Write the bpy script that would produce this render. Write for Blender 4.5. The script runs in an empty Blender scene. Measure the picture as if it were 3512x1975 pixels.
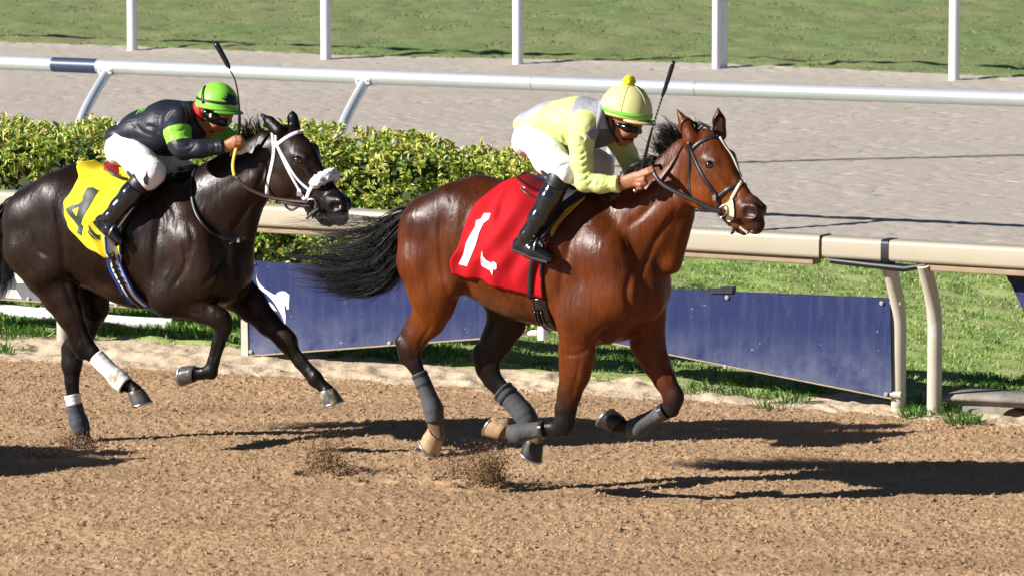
import bpy, bmesh, math, random
import numpy as np
from mathutils import Vector, Matrix
from mathutils.bvhtree import BVHTree
from mathutils.geometry import tessellate_polygon

random.seed(7)
RNG = np.random.default_rng(7)
scene = bpy.context.scene
COL = scene.collection

# ------------------------------------------------------------------ camera
CAM_H = 4.6                  # eye height in the stand, metres
F_PX, CX, CY = 17369.0, 1756.0, 987.5      # long lens, measured on the photograph
PITCH = math.atan((CY + 1022.0) / F_PX)
cam_data = bpy.data.cameras.new("camera")
cam = bpy.data.objects.new("camera", cam_data)
COL.objects.link(cam)
cam.location = (0, 0, CAM_H)
cam.rotation_euler = (math.pi / 2 - PITCH, 0, 0)
cam_data.sensor_width = 36.0
cam_data.lens = 36.0 * F_PX / 3512.0
cam_data.clip_start = 0.5
cam_data.clip_end = 3000
cam_data.dof.use_dof = True
cam_data.dof.focus_distance = 30.5
cam_data.dof.aperture_fstop = 9.0
scene.camera = cam

# ------------------------------------------------------------------ daylight
SUN_AZ, SUN_EL = math.radians(17.0), math.radians(27.0)   # shadows run right and a little away
to_sun = Vector((-math.cos(SUN_AZ) * math.cos(SUN_EL), -math.sin(SUN_AZ) * math.cos(SUN_EL), math.sin(SUN_EL)))
world = bpy.data.worlds.new("World")
scene.world = world
world.use_nodes = True
wn = world.node_tree
wn.nodes.clear()
sky = wn.nodes.new("ShaderNodeTexSky")
sky.sky_type = 'NISHITA'
sky.sun_disc = False
sky.sun_elevation = SUN_EL
sky.sun_rotation = math.atan2(to_sun.x, to_sun.y)
sky.air_density = 0.4        # a clear, dry, deep blue sky
sky.dust_density = 0.1
bg = wn.nodes.new("ShaderNodeBackground")
bg.inputs[1].default_value = 0.05
wo = wn.nodes.new("ShaderNodeOutputWorld")
wn.links.new(sky.outputs[0], bg.inputs[0])
wn.links.new(bg.outputs[0], wo.inputs[0])
sun_data = bpy.data.lights.new("sun", 'SUN')
sun_data.energy = 5.0
sun_data.angle = math.radians(0.53)
sun_data.color = (1.0, 0.955, 0.90)
sun = bpy.data.objects.new("sun", sun_data)
sun.rotation_euler = (-to_sun).to_track_quat('-Z', 'Y').to_euler()
sun.location = (-20, -5, 20)
COL.objects.link(sun)
scene.view_settings.view_transform = 'Standard'
scene.view_settings.look = 'None'
scene.view_settings.gamma = 1.0
scene.view_settings.use_curve_mapping = False
scene.view_settings.exposure = 0.85
scene.cycles.max_bounces = 6
scene.cycles.diffuse_bounces = 2
scene.cycles.use_denoising = True

# ------------------------------------------------------------------ helpers: rays, frames
UPV = np.array([0.0, math.sin(PITCH), math.cos(PITCH)])
FWD = np.array([0.0, math.cos(PITCH), -math.sin(PITCH)])
CAM = np.array([0.0, 0.0, CAM_H])

def ray(px, py):
    d = FWD + np.array([1.0, 0, 0]) * ((px - CX) / F_PX) - UPV * ((py - CY) / F_PX)
    return d / np.linalg.norm(d)

def ground(px, py, z=0.0):
    """point of the world at height z that the photograph shows at (px, py)"""
    d = ray(px, py)
    return CAM + d * ((z - CAM_H) / d[2])

class Frame:
    """local axes: x = heading, y = left, z = up"""
    def __init__(self, origin, yaw):
        self.o = np.array([origin[0], origin[1], 0.0])
        c, s = math.cos(yaw), math.sin(yaw)
        self.ex = np.array([c, -s, 0.0]); self.ey = np.array([s, c, 0.0]); self.ez = np.array([0, 0, 1.0])
        self.R = np.stack([self.ex, self.ey, self.ez])     # world -> local rows
        self.mat = Matrix([[c, s, 0, origin[0]], [-s, c, 0, origin[1]], [0, 0, 1, 0], [0, 0, 0, 1]])
        self.scale = F_PX / float(np.linalg.norm(self.o - CAM))   # pixels per metre at the frame
    def L(self, w): return self.R @ (np.asarray(w) - self.o)
    def W(self, l): return self.o + np.asarray(l) @ self.R
    def p(self, px, py, s=0.0):
        """local point seen at (px, py) lying s metres to the right of the mid plane"""
        d = ray(px, py); n = -self.ey
        t = (s - np.dot(CAM - self.o, n)) / np.dot(d, n)
        return self.L(CAM + d * t)
    def lray(self, px, py):
        return Vector(self.L(CAM)), Vector(self.R @ ray(px, py))
WORLD_FRAME = Frame((0, 0), 0.0)

# ------------------------------------------------------------------ helpers: objects
def set_props(o, label=None, cat=None, group=None, kind=None):
    if label: o['label'] = label
    if cat: o['category'] = cat
    if group: o['group'] = group
    if kind: o['kind'] = kind
    return o

def mesh_from(name, V, Fc, mat=None, smooth=True, cols=None, mats=None, fmat=None):
    me = bpy.data.meshes.new(name)
    V = np.asarray(V, dtype=np.float32)
    if isinstance(Fc, np.ndarray):
        nf, k = Fc.shape
        me.vertices.add(len(V)); me.vertices.foreach_set("co", V.ravel())
        me.loops.add(nf * k); me.loops.foreach_set("vertex_index", Fc.astype(np.int32).ravel())
        me.polygons.add(nf)
        me.polygons.foreach_set("loop_start", np.arange(0, nf * k, k, dtype=np.int32))
        me.polygons.foreach_set("loop_total", np.full(nf, k, dtype=np.int32))
        me.update(calc_edges=True)
    else:
        me.from_pydata([tuple(map(float, v)) for v in V], [], [tuple(map(int, f)) for f in Fc])
        me.update()
    if smooth: me.polygons.foreach_set("use_smooth", np.ones(len(me.polygons), dtype=bool))
    if cols is not None:
        a = me.color_attributes.new("tint", 'FLOAT_COLOR', 'POINT')
        c = np.ones((len(V), 4), dtype=np.float32); c[:, :cols.shape[1]] = cols
        a.data.foreach_set("color", c.ravel())
    for m in (mats or ([mat] if mat else [])): me.materials.append(m)
    if fmat is not None: me.polygons.foreach_set("material_index", np.asarray(fmat, dtype=np.int32))
    return me

class Thing:
    """collects parts given in a frame's coordinates, then roots them on an Empty at the base of the thing"""
    def __init__(self, name, label, cat, frame=WORLD_FRAME, group=None):
        self.name, self.label, self.cat, self.group, self.frame = name, label, cat, group, frame
        self.items = []
    def part(self, name, V, Fc, mat=None, parent=None, **kw):
        self.items.append(dict(name=name, V=np.asarray(V, dtype=np.float64), F=Fc, mat=mat, parent=parent, kw=kw))
        return len(self.items) - 1
    def finish(self):
        allv = np.concatenate([i['V'] for i in self.items])
        lo, hi = allv.min(0), allv.max(0)
        b = np.array([(lo[0] + hi[0]) / 2, (lo[1] + hi[1]) / 2, lo[2]])
        root = bpy.data.objects.new(self.name, None)
        root.empty_display_size = 0.1
        COL.objects.link(root)
        root.matrix_world = self.frame.mat @ Matrix.Translation(Vector(b))
        set_props(root, self.label, self.cat, self.group)
        obs = []
        for it in self.items:
            kw = dict(it['kw']); lab = kw.pop('label', None); kind = kw.pop('kind', None)
            o = bpy.data.objects.new(it['name'], mesh_from(it['name'], it['V'] - b, it['F'], it['mat'], **kw))
            COL.objects.link(o)
            o.parent = root if it['parent'] is None else obs[it['parent']]
            if lab: o['label'] = lab
            if kind: o['kind'] = kind
            obs.append(o)
        self.root, self.obs = root, obs
        return root

# ------------------------------------------------------------------ helpers: materials
def new_mat(name):
    m = bpy.data.materials.new(name); m.use_nodes = True
    nt = m.node_tree
    return m, nt, nt.nodes["Principled BSDF"]

def node(nt, kind, **kw):
    n = nt.nodes.new(kind)
    for k, v in kw.items():
        if k.startswith("i_"):
            key = k[2:]
            n.inputs[int(key) if key.isdigit() else key.replace("_", " ")].default_value = v
        else: setattr(n, k, v)
    return n

def M(name, col, rough=0.6, metal=0.0, spec=0.5, var=0.0, vscale=20.0, bump=0.0, bscale=60.0, bdist=0.004,
      attr=False, coat=0.0, stretch=None, sheen=0.0, col2=None, c2scale=8.0, c2lo=0.5, c2hi=0.65, detail=5.0):
    """procedural material: base colour (optionally per-vertex), mottling, a second colour in patches, fine relief"""
    m, nt, b = new_mat(name)
    lk = nt.links
    tc = node(nt, "ShaderNodeTexCoord")
    vec = tc.outputs["Object"]
    if stretch:
        mp = node(nt, "ShaderNodeMapping"); mp.inputs["Scale"].default_value = stretch
        lk.new(vec, mp.inputs[0]); vec = mp.outputs[0]
    if attr:
        at = node(nt, "ShaderNodeAttribute", attribute_name="tint"); csock = at.outputs["Color"]
    else:
        rgb = node(nt, "ShaderNodeRGB"); rgb.outputs[0].default_value = (*col, 1); csock = rgb.outputs[0]
    if col2:
        n2 = node(nt, "ShaderNodeTexNoise", i_Scale=c2scale, i_Detail=detail, i_Roughness=0.65)
        lk.new(vec, n2.inputs["Vector"])
        mr = node(nt, "ShaderNodeMapRange", interpolation_type='SMOOTHSTEP')
        mr.inputs[1].default_value = c2lo; mr.inputs[2].default_value = c2hi
        lk.new(n2.outputs[0], mr.inputs[0])
        mx = node(nt, "ShaderNodeMix", data_type='RGBA'); mx.inputs[7].default_value = (*col2, 1)
        lk.new(mr.outputs[0], mx.inputs[0]); lk.new(csock, mx.inputs[6]); csock = mx.outputs[2]
    if var > 0:
        nz = node(nt, "ShaderNodeTexNoise", i_Scale=vscale, i_Detail=detail, i_Roughness=0.6)
        lk.new(vec, nz.inputs["Vector"])
        mr = node(nt, "ShaderNodeMapRange")
        mr.inputs[1].default_value = 0.25; mr.inputs[2].default_value = 0.75
        mr.inputs[3].default_value = 1 - var; mr.inputs[4].default_value = 1 + var
        lk.new(nz.outputs[0], mr.inputs[0])
        mx = node(nt, "ShaderNodeVectorMath", operation='SCALE')
        lk.new(csock, mx.inputs[0]); lk.new(mr.outputs[0], mx.inputs[3]); csock = mx.outputs[0]
    lk.new(csock, b.inputs["Base Color"])
    b.inputs["Roughness"].default_value = rough
    b.inputs["Metallic"].default_value = metal
    b.inputs["Specular IOR Level"].default_value = spec
    b.inputs["Coat Weight"].default_value = coat
    b.inputs["Coat Roughness"].default_value = 0.15
    if sheen: b.inputs["Sheen Weight"].default_value = sheen
    if bump > 0:
        bn = node(nt, "ShaderNodeTexNoise", i_Scale=bscale, i_Detail=4.0, i_Roughness=0.6)
        lk.new(vec, bn.inputs["Vector"])
        bu = node(nt, "ShaderNodeBump", i_Strength=bump, i_Distance=bdist)
        lk.new(bn.outputs[0], bu.inputs["Height"]); lk.new(bu.outputs[0], b.inputs["Normal"])
    return m

# ------------------------------------------------------------------ helpers: plain shapes (return V, F)
def merge(*vf):
    V, Fc, n = [], [], 0
    for v, f in vf:
        V.append(np.asarray(v, dtype=np.float64)); Fc += [tuple(int(i) + n for i in q) for q in f]; n += len(v)
    return np.concatenate(V), Fc

def catmull(P, n):
    P = np.asarray(P, dtype=np.float64)
    if len(P) == 2: return P[0] + (P[1] - P[0]) * np.linspace(0, 1, n)[:, None]
    Q = np.concatenate([[2 * P[0] - P[1]], P, [2 * P[-1] - P[-2]]])
    seg = np.linalg.norm(np.diff(P, axis=0), axis=1); cum = np.concatenate([[0], np.cumsum(seg)])
    out = []
    for t in np.linspace(0, cum[-1], n):
        i = min(max(np.searchsorted(cum, t, side='right') - 1, 0), len(P) - 2)
        u = (t - cum[i]) / max(seg[i], 1e-9)
        a, b, c, d = Q[i], Q[i + 1], Q[i + 2], Q[i + 3]
        out.append(0.5 * (2 * b + (c - a) * u + (2 * a - 5 * b + 4 * c - d) * u * u + (3 * b - a - 3 * c + d) * u ** 3))
    return np.array(out)

def frames_along(P, ref=(0, 0, 1)):
    P = np.asarray(P); T = np.gradient(P, axis=0); T /= np.linalg.norm(T, axis=1)[:, None] + 1e-12
    A, B = [], []
    r = np.asarray(ref, dtype=float)
    for t in T:
        a = r - np.dot(r, t) * t
        if np.linalg.norm(a) < 1e-3: a = np.array([1.0, 0, 0]) - t[0] * t
        a /= np.linalg.norm(a); A.append(a); B.append(np.cross(t, a)); r = a
    return T, np.array(A), np.array(B)

def tube(P, rad, k=12, caps=True, ref=(0, 0, 1), flat=1.0):
    P = np.asarray(P, dtype=np.float64); n = len(P)
    rad = np.broadcast_to(np.asarray(rad, dtype=float), (n,))
    T, A, B = frames_along(P, ref)
    V, Fc = [], []
    for i in range(n):
        for j in range(k):
            th = 2 * math.pi * j / k
            V.append(P[i] + rad[i] * (math.cos(th) * A[i] * flat + math.sin(th) * B[i]))
    for i in range(n - 1):
        for j in range(k):
            j2 = (j + 1) % k
            Fc.append((i * k + j, i * k + j2, (i + 1) * k + j2, (i + 1) * k + j))
    if caps: end_caps(V, Fc, n, k)
    return np.array(V), Fc

def end_caps(V, Fc, n, k):
    """flat ends on their own vertices, so that the shading of the sides stays clean"""
    m = len(V)
    V += [V[j] for j in range(k)] + [V[(n - 1) * k + j] for j in range(k)]
    Fc.append(tuple(range(m + k - 1, m - 1, -1))); Fc.append(tuple(range(m + k, m + 2 * k)))

def sweep(P, prof, A, B, closed=True, caps=True):
    """profile (u along A, v along B) carried along P"""
    n, k = len(P), len(prof); V, Fc = [], []
    for i in range(n):
        for (u, v) in prof: V.append(P[i] + u * A[i] + v * B[i])
    for i in range(n - 1):
        for j in range(k if closed else k - 1):
            j2 = (j + 1) % k
            Fc.append((i * k + j, i * k + j2, (i + 1) * k + j2, (i + 1) * k + j))
    if caps and closed: end_caps(V, Fc, n, k)
    return np.array(V), Fc

def ribbon(P, N, width, thick):
    """strap following P with surface normals N"""
    P = np.asarray(P); N = np.asarray(N)
    T = np.gradient(P, axis=0); T /= np.linalg.norm(T, axis=1)[:, None] + 1e-12
    N = N - (N * T).sum(1)[:, None] * T; N /= np.linalg.norm(N, axis=1)[:, None] + 1e-12
    S = np.cross(T, N)
    w = np.broadcast_to(np.asarray(width, dtype=float), (len(P),)) / 2
    V, Fc = [], []
    for i in range(len(P)):
        for (u, v) in ((-1, -0.5), (-0.92, 0.5), (0, 0.56), (0.92, 0.5), (1, -0.5)):
            V.append(P[i] + S[i] * w[i] * u + N[i] * thick * v)
    for i in range(len(P) - 1):
        for j in range(5):
            j2 = (j + 1) % 5
            Fc.append((i * 5 + j, (i + 1) * 5 + j, (i + 1) * 5 + j2, i * 5 + j2))
    Fc.append(tuple(range(5))); Fc.append(tuple((len(P) - 1) * 5 + j for j in range(4, -1, -1)))
    return np.array(V), Fc

def box(c, size, R=None):
    c = np.asarray(c, dtype=float); s = np.asarray(size) / 2
    V = np.array([[x, y, z] for z in (-1, 1) for y in (-1, 1) for x in (-1, 1)], dtype=float) * s
    if R is not None: V = V @ np.asarray(R)
    return V + c, [(0, 2, 3, 1), (4, 5, 7, 6), (0, 1, 5, 4), (2, 6, 7, 3), (0, 4, 6, 2), (1, 3, 7, 5)]

def ball(c, r, nu=12, nv=8, R=None):
    r = np.broadcast_to(np.asarray(r, dtype=float), (3,))
    V = [(0, 0, 1)]; Fc = []
    for i in range(1, nv):
        ph = math.pi * i / nv
        for j in range(nu):
            th = 2 * math.pi * j / nu
            V.append((math.sin(ph) * math.cos(th), math.sin(ph) * math.sin(th), math.cos(ph)))
    V.append((0, 0, -1))
    for j in range(nu):
        j2 = (j + 1) % nu
        Fc.append((0, 1 + j, 1 + j2)); Fc.append((len(V) - 1, 1 + (nv - 2) * nu + j2, 1 + (nv - 2) * nu + j))
    for i in range(nv - 2):
        for j in range(nu):
            j2 = (j + 1) % nu
            Fc.append((1 + i * nu + j, 1 + (i + 1) * nu + j, 1 + (i + 1) * nu + j2, 1 + i * nu + j2))
    V = np.array(V) * r
    if R is not None: V = V @ np.asarray(R)
    return V + np.asarray(c), Fc

def prism(poly3, depth_vec):
    """solid plate: 3-D outline pushed along depth_vec"""
    P = np.asarray(poly3, dtype=float); n = len(P); d = np.asarray(depth_vec)
    V = np.concatenate([P, P + d])
    tri = tessellate_polygon([[Vector(p) for p in P]])
    Fc = [tuple(t) for t in tri] + [tuple(i + n for i in reversed(t)) for t in tri]
    for i in range(n): Fc.append((i, i + n, (i + 1) % n + n, (i + 1) % n))
    return V, Fc

def fnoise(nx, ny, lo, hi, seed, asp=1.0):
    """band limited noise, wavelengths lo..hi in cells, unit variance"""
    r = np.random.default_rng(seed).standard_normal((nx, ny))
    fx = np.fft.fftfreq(nx)[:, None]; fy = np.fft.rfftfreq(ny)[None, :]
    f = np.sqrt(fx * fx + (fy * asp) ** 2) + 1e-9
    w = np.exp(-(np.log(f * math.sqrt(lo * hi)) / math.log(math.sqrt(hi / lo)) ) ** 2)
    g = np.fft.irfft2(np.fft.rfft2(r) * w, s=(nx, ny))
    return g / g.std()

# ------------------------------------------------------------------ helpers: implicit bodies
class Prim:
    __slots__ = ("a", "b", "ra", "rb", "lat", "k", "op", "col")
    def __init__(self, a, b, ra, rb, lat=(0, 1, 0), k=0.03, op='add', col=None):
        self.a, self.b = np.asarray(a, float), np.asarray(b, float)
        f = lambda r: np.array([r, r], float) if np.isscalar(r) else np.asarray(r, float)
        self.ra, self.rb = f(ra), f(rb)
        self.lat, self.k, self.op, self.col = np.asarray(lat, float), k, op, col
    def dist(self, X, Y, Z, grow=0.0):
        ab = self.b - self.a; Ln = np.linalg.norm(ab)
        e1 = ab / Ln if Ln > 1e-6 else np.array([1.0, 0, 0])
        e2 = self.lat - np.dot(self.lat, e1) * e1
        if np.linalg.norm(e2) < 1e-3: e2 = np.array([0, 0, 1.0]) - e1[2] * e1
        e2 = e2 / np.linalg.norm(e2); e3 = np.cross(e1, e2)
        dx, dy, dz = X - self.a[0], Y - self.a[1], Z - self.a[2]
        q1 = dx * e1[0] + dy * e1[1] + dz * e1[2]
        q2 = dx * e2[0] + dy * e2[1] + dz * e2[2]
        q3 = dx * e3[0] + dy * e3[1] + dz * e3[2]
        if Ln > 1e-6:
            t = np.clip(q1 / Ln, 0, 1); q1 = q1 - t * Ln
        else: t = 0.0
        r2 = self.ra[0] + (self.rb[0] - self.ra[0]) * t + grow
        r3 = self.ra[1] + (self.rb[1] - self.ra[1]) * t + grow
        r1 = np.maximum(r2, r3) if Ln > 1e-6 else np.minimum(r2, r3)
        u, v, w = q1 / r1, q2 / r2, q3 / r3
        k0 = np.sqrt(u * u + v * v + w * w) + 1e-6
        k1 = np.sqrt((u / r1) ** 2 + (v / r2) ** 2 + (w / r3) ** 2) + 1e-6
        return k0 * (k0 - 1) / k1
    def bounds(self, grow):
        m = max(self.ra.max(), self.rb.max()) + grow
        return np.minimum(self.a, self.b) - m, np.maximum(self.a, self.b) + m

def chain(pts, **kw):
    """pts: list of (point, radius) -> prims"""
    return [Prim(pts[i][0], pts[i + 1][0], pts[i][1], pts[i + 1][1], **kw) for i in range(len(pts) - 1)]

def surface(prims, h, grow=0.0, cuts=(), relief=None):
    lo = np.min([p.bounds(grow)[0] for p in prims if p.op == 'add'], axis=0) - 3 * h
    hi = np.max([p.bounds(grow)[1] for p in prims if p.op == 'add'], axis=0) + 3 * h
    n = np.ceil((hi - lo) / h).astype(int) + 1
    ax = [lo[i] + h * np.arange(n[i]) for i in range(3)]
    Fd = np.full(n, 0.25, dtype=np.float32)
    for p in prims:
        b0, b1 = p.bounds(grow + p.k + 0.03)
        i0 = np.maximum(((b0 - lo) / h).astype(int), 0); i1 = np.minimum(((b1 - lo) / h).astype(int) + 2, n)
        sl = tuple(slice(a, b) for a, b in zip(i0, i1))
        X = ax[0][sl[0]][:, None, None].astype(np.float32); Y = ax[1][sl[1]][None, :, None].astype(np.float32); Z = ax[2][sl[2]][None, None, :].astype(np.float32)
        d = p.dist(X, Y, Z, grow if p.op == 'add' else 0.0).astype(np.float32)
        cur = Fd[sl]; k = p.k
        if p.op == 'add':
            hh = np.clip(0.5 + 0.5 * (cur - d) / k, 0, 1)
            Fd[sl] = cur + (d - cur) * hh - k * hh * (1 - hh)
        else:
            hh = np.clip(0.5 - 0.5 * (cur + d) / k, 0, 1)
            Fd[sl] = cur + (-d - cur) * hh + k * hh * (1 - hh)
    for (c, nrm, rad) in cuts:                       # trim beyond a plane, within rad of c
        c = np.asarray(c); nrm = np.asarray(nrm) / np.linalg.norm(nrm)
        X = ax[0][:, None, None]; Y = ax[1][None, :, None]; Z = ax[2][None, None, :]
        pd = (X - c[0]) * nrm[0] + (Y - c[1]) * nrm[1] + (Z - c[2]) * nrm[2]
        near = (X - c[0]) ** 2 + (Y - c[1]) ** 2 + (Z - c[2]) ** 2 < rad * rad
        Fd = np.where(near, np.maximum(Fd, pd), Fd).astype(np.float32)
    V, Fc = surface_nets(Fd, lo, h)
    return V, Fc

def surface_nets(Fd, lo, h):
    s = Fd < 0
    nx, ny, nz = Fd.shape
    c = np.zeros((nx - 1, ny - 1, nz - 1), dtype=np.uint8)
    for dx in (0, 1):
        for dy in (0, 1):
            for dz in (0, 1):
                c += s[dx:nx - 1 + dx, dy:ny - 1 + dy, dz:nz - 1 + dz]
    act = (c > 0) & (c < 8)
    I, J, K = np.nonzero(act)
    idx = np.full(act.shape, -1, dtype=np.int32); idx[I, J, K] = np.arange(len(I))
    acc = np.zeros((len(I), 3)); cnt = np.zeros(len(I))
    corners = [(0, 0, 0), (1, 0, 0), (0, 1, 0), (1, 1, 0), (0, 0, 1), (1, 0, 1), (0, 1, 1), (1, 1, 1)]
    val = [Fd[I + a, J + b, K + g] for a, b, g in corners]
    for e0, e1 in ((0, 1), (2, 3), (4, 5), (6, 7), (0, 2), (1, 3), (4, 6), (5, 7), (0, 4), (1, 5), (2, 6), (3, 7)):
        v0, v1 = val[e0], val[e1]
        m = (v0 < 0) != (v1 < 0)
        t = np.where(m, v0 / np.where(m, v0 - v1, 1), 0)
        p0, p1 = np.array(corners[e0], float), np.array(corners[e1], float)
        acc += np.where(m[:, None], p0 + (p1 - p0) * t[:, None], 0); cnt += m
    V = np.stack([I, J, K], 1) + acc / cnt[:, None]
    V = V * h + lo
    quads = []
    for axn in range(3):
        sl0 = [slice(None)] * 3; sl1 = [slice(None)] * 3
        sl0[axn] = slice(0, -1); sl1[axn] = slice(1, None)
        ch = s[tuple(sl0)] != s[tuple(sl1)]
        o = [1, 1, 1]; o[axn] = 0
        P = np.stack(np.nonzero(ch), 1)
        b1, b2 = [i for i in range(3) if i != axn]
        ok = (P[:, b1] > 0) & (P[:, b2] > 0) & (P[:, b1] < Fd.shape[b1] - 1) & (P[:, b2] < Fd.shape[b2] - 1)
        P = P[ok]
        def at(d1, d2):
            Q = P.copy(); Q[:, b1] += d1; Q[:, b2] += d2
            return idx[Q[:, 0], Q[:, 1], Q[:, 2]]
        q = np.stack([at(-1, -1), at(0, -1), at(0, 0), at(-1, 0)], 1)
        flip = ~s[P[:, 0], P[:, 1], P[:, 2]]
        if axn == 1: flip = ~flip
        q[flip] = q[flip][:, ::-1]
        quads.append(q)
    return V, np.concatenate(quads)

def relax(V, Fc, n=2, lam=0.5):
    """light Laplacian smoothing"""
    e = np.concatenate([Fc[:, [0, 1]], Fc[:, [1, 2]], Fc[:, [2, 3]], Fc[:, [3, 0]]])
    for it in range(n * 2):
        acc = np.zeros_like(V); cnt = np.zeros(len(V))
        np.add.at(acc, e[:, 0], V[e[:, 1]]); np.add.at(cnt, e[:, 0], 1)
        np.add.at(acc, e[:, 1], V[e[:, 0]]); np.add.at(cnt, e[:, 1], 1)
        l = lam if it % 2 == 0 else -lam * 1.04
        V = V + l * (acc / np.maximum(cnt, 1)[:, None] - V)
    return V

def prim_colours(V, prims, default, sharp=0.022):
    W = np.full(len(V), 1e-6); C = np.tile(np.asarray(default, float), (len(V), 1)) * 1e-6
    for p in prims:
        if p.op != 'add': continue
        b0, b1 = p.bounds(0.08)
        m = np.all((V > b0) & (V < b1), axis=1)
        if not m.any(): continue
        d = p.dist(V[m, 0], V[m, 1], V[m, 2])
        w = np.exp(-np.maximum(d, -0.03) / sharp)
        col = np.asarray(default if p.col is None else p.col, float)
        W[m] += w; C[m] += w[:, None] * col
    return C / W[:, None]

def bvh_of(V, Fc):
    return BVHTree.FromPolygons([tuple(map(float, v)) for v in V], [tuple(map(int, f)) for f in Fc])

def cast_px(frame, bvhs, px, py, off=0.0):
    """where the line of sight at (px, py) meets the given surfaces (frame coordinates)"""
    o, d = frame.lray(px, py)
    best = None
    for b in bvhs:
        hit = b.ray_cast(o, d)
        if hit[0] is not None and (best is None or hit[3] < best[3]): best = hit
    if best is None: return None
    n = best[1].copy()
    if n.dot(d) > 0: n.negate()
    return np.array(best[0] + n * off), np.array(n)

def strap_px(frame, bvhs, pts, width, thick=0.004, off=0.004, n=None):
    pts = np.asarray(pts, float)
    n = n or max(4, int(np.linalg.norm(np.diff(pts, axis=0), axis=1).sum() / 8))
    Q = catmull(pts, n); P, N = [], []
    for q in Q:
        h = cast_px(frame, bvhs, q[0], q[1], off)
        if h is not None: P.append(h[0]); N.append(h[1])
    P, N = np.array(P), np.array(N)
    for _ in range(2):
        if len(P) > 4:
            P[1:-1] = P[1:-1] * 0.5 + (P[:-2] + P[2:]) * 0.25
            N[1:-1] = N[1:-1] * 0.5 + (N[:-2] + N[2:]) * 0.25
    return P, N

def decal_px(frame, bvhs, poly, off=0.004, step=14.0, thick=0.0):
    """thin patch with the outline poly (photograph coordinates) laid on a surface"""
    bm = bmesh.new()
    vs = [bm.verts.new((x, y, 0)) for x, y in poly]
    es = [bm.edges.new((vs[i], vs[(i + 1) % len(vs)])) for i in range(len(vs))]
    bmesh.ops.triangle_fill(bm, use_beauty=True, edges=es)
    for _ in range(3):
        long_e = [e for e in bm.edges if e.calc_length() > step]
        if not long_e: break
        bmesh.ops.subdivide_edges(bm, edges=long_e, cuts=1, use_grid_fill=False)
        bmesh.ops.triangulate(bm, faces=bm.faces[:])
    bm.verts.index_update()
    V, bad = [], set()
    for v in bm.verts:
        h = cast_px(frame, bvhs, v.co.x, v.co.y, off)
        if h is None: bad.add(v.index); V.append(np.zeros(3))
        else: V.append(h[0])
    Fc = [tuple(v.index for v in f.verts) for f in bm.faces if not any(v.index in bad for v in f.verts)]
    bm.free()
    used = sorted({i for f in Fc for i in f}); mp = {j: i for i, j in enumerate(used)}
    return np.array([V[i] for i in used]), [tuple(mp[i] for i in f) for f in Fc]
# ================================================================== SETTING
def lerp_line(pts):
    pts = np.asarray(pts, float)
    return lambda x: np.interp(x, pts[:, 0], pts[:, 1])
def line2(ax, ay, bx, by):
    m = (by - ay) / (bx - ax)
    return lambda x: ay + m * (np.asarray(x) - ax)
near_foot = line2(-3.205, 36.12, 2.722, 32.65)          # where the near rail's posts stand
dirt_edge = lerp_line([(-30, 47.2), (-3.58, 35.45), (-0.9, 34.26), (1.59, 33.15), (3.25, 32.15), (30, 17)])
far_rail = lerp_line([(-30, 60.5), (-8, 48.4), (-4.53, 46.62), (0.04, 44.18), (4.04, 42.48), (8, 40.8), (30, 31.4)])
turf_edge = lerp_line([(-40, 83), (-4.96, 66.2), (-2.37, 64.6), (0.07, 63.9), (2.58, 63.0), (5.34, 61.2), (40, 44)])
RAIL_DIR = np.array([math.cos(math.radians(29)), -math.sin(math.radians(29)), 0.0])
RAIL_OUT = np.array([-math.sin(math.radians(29)), -math.cos(math.radians(29)), 0.0])   # towards the dirt track

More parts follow.
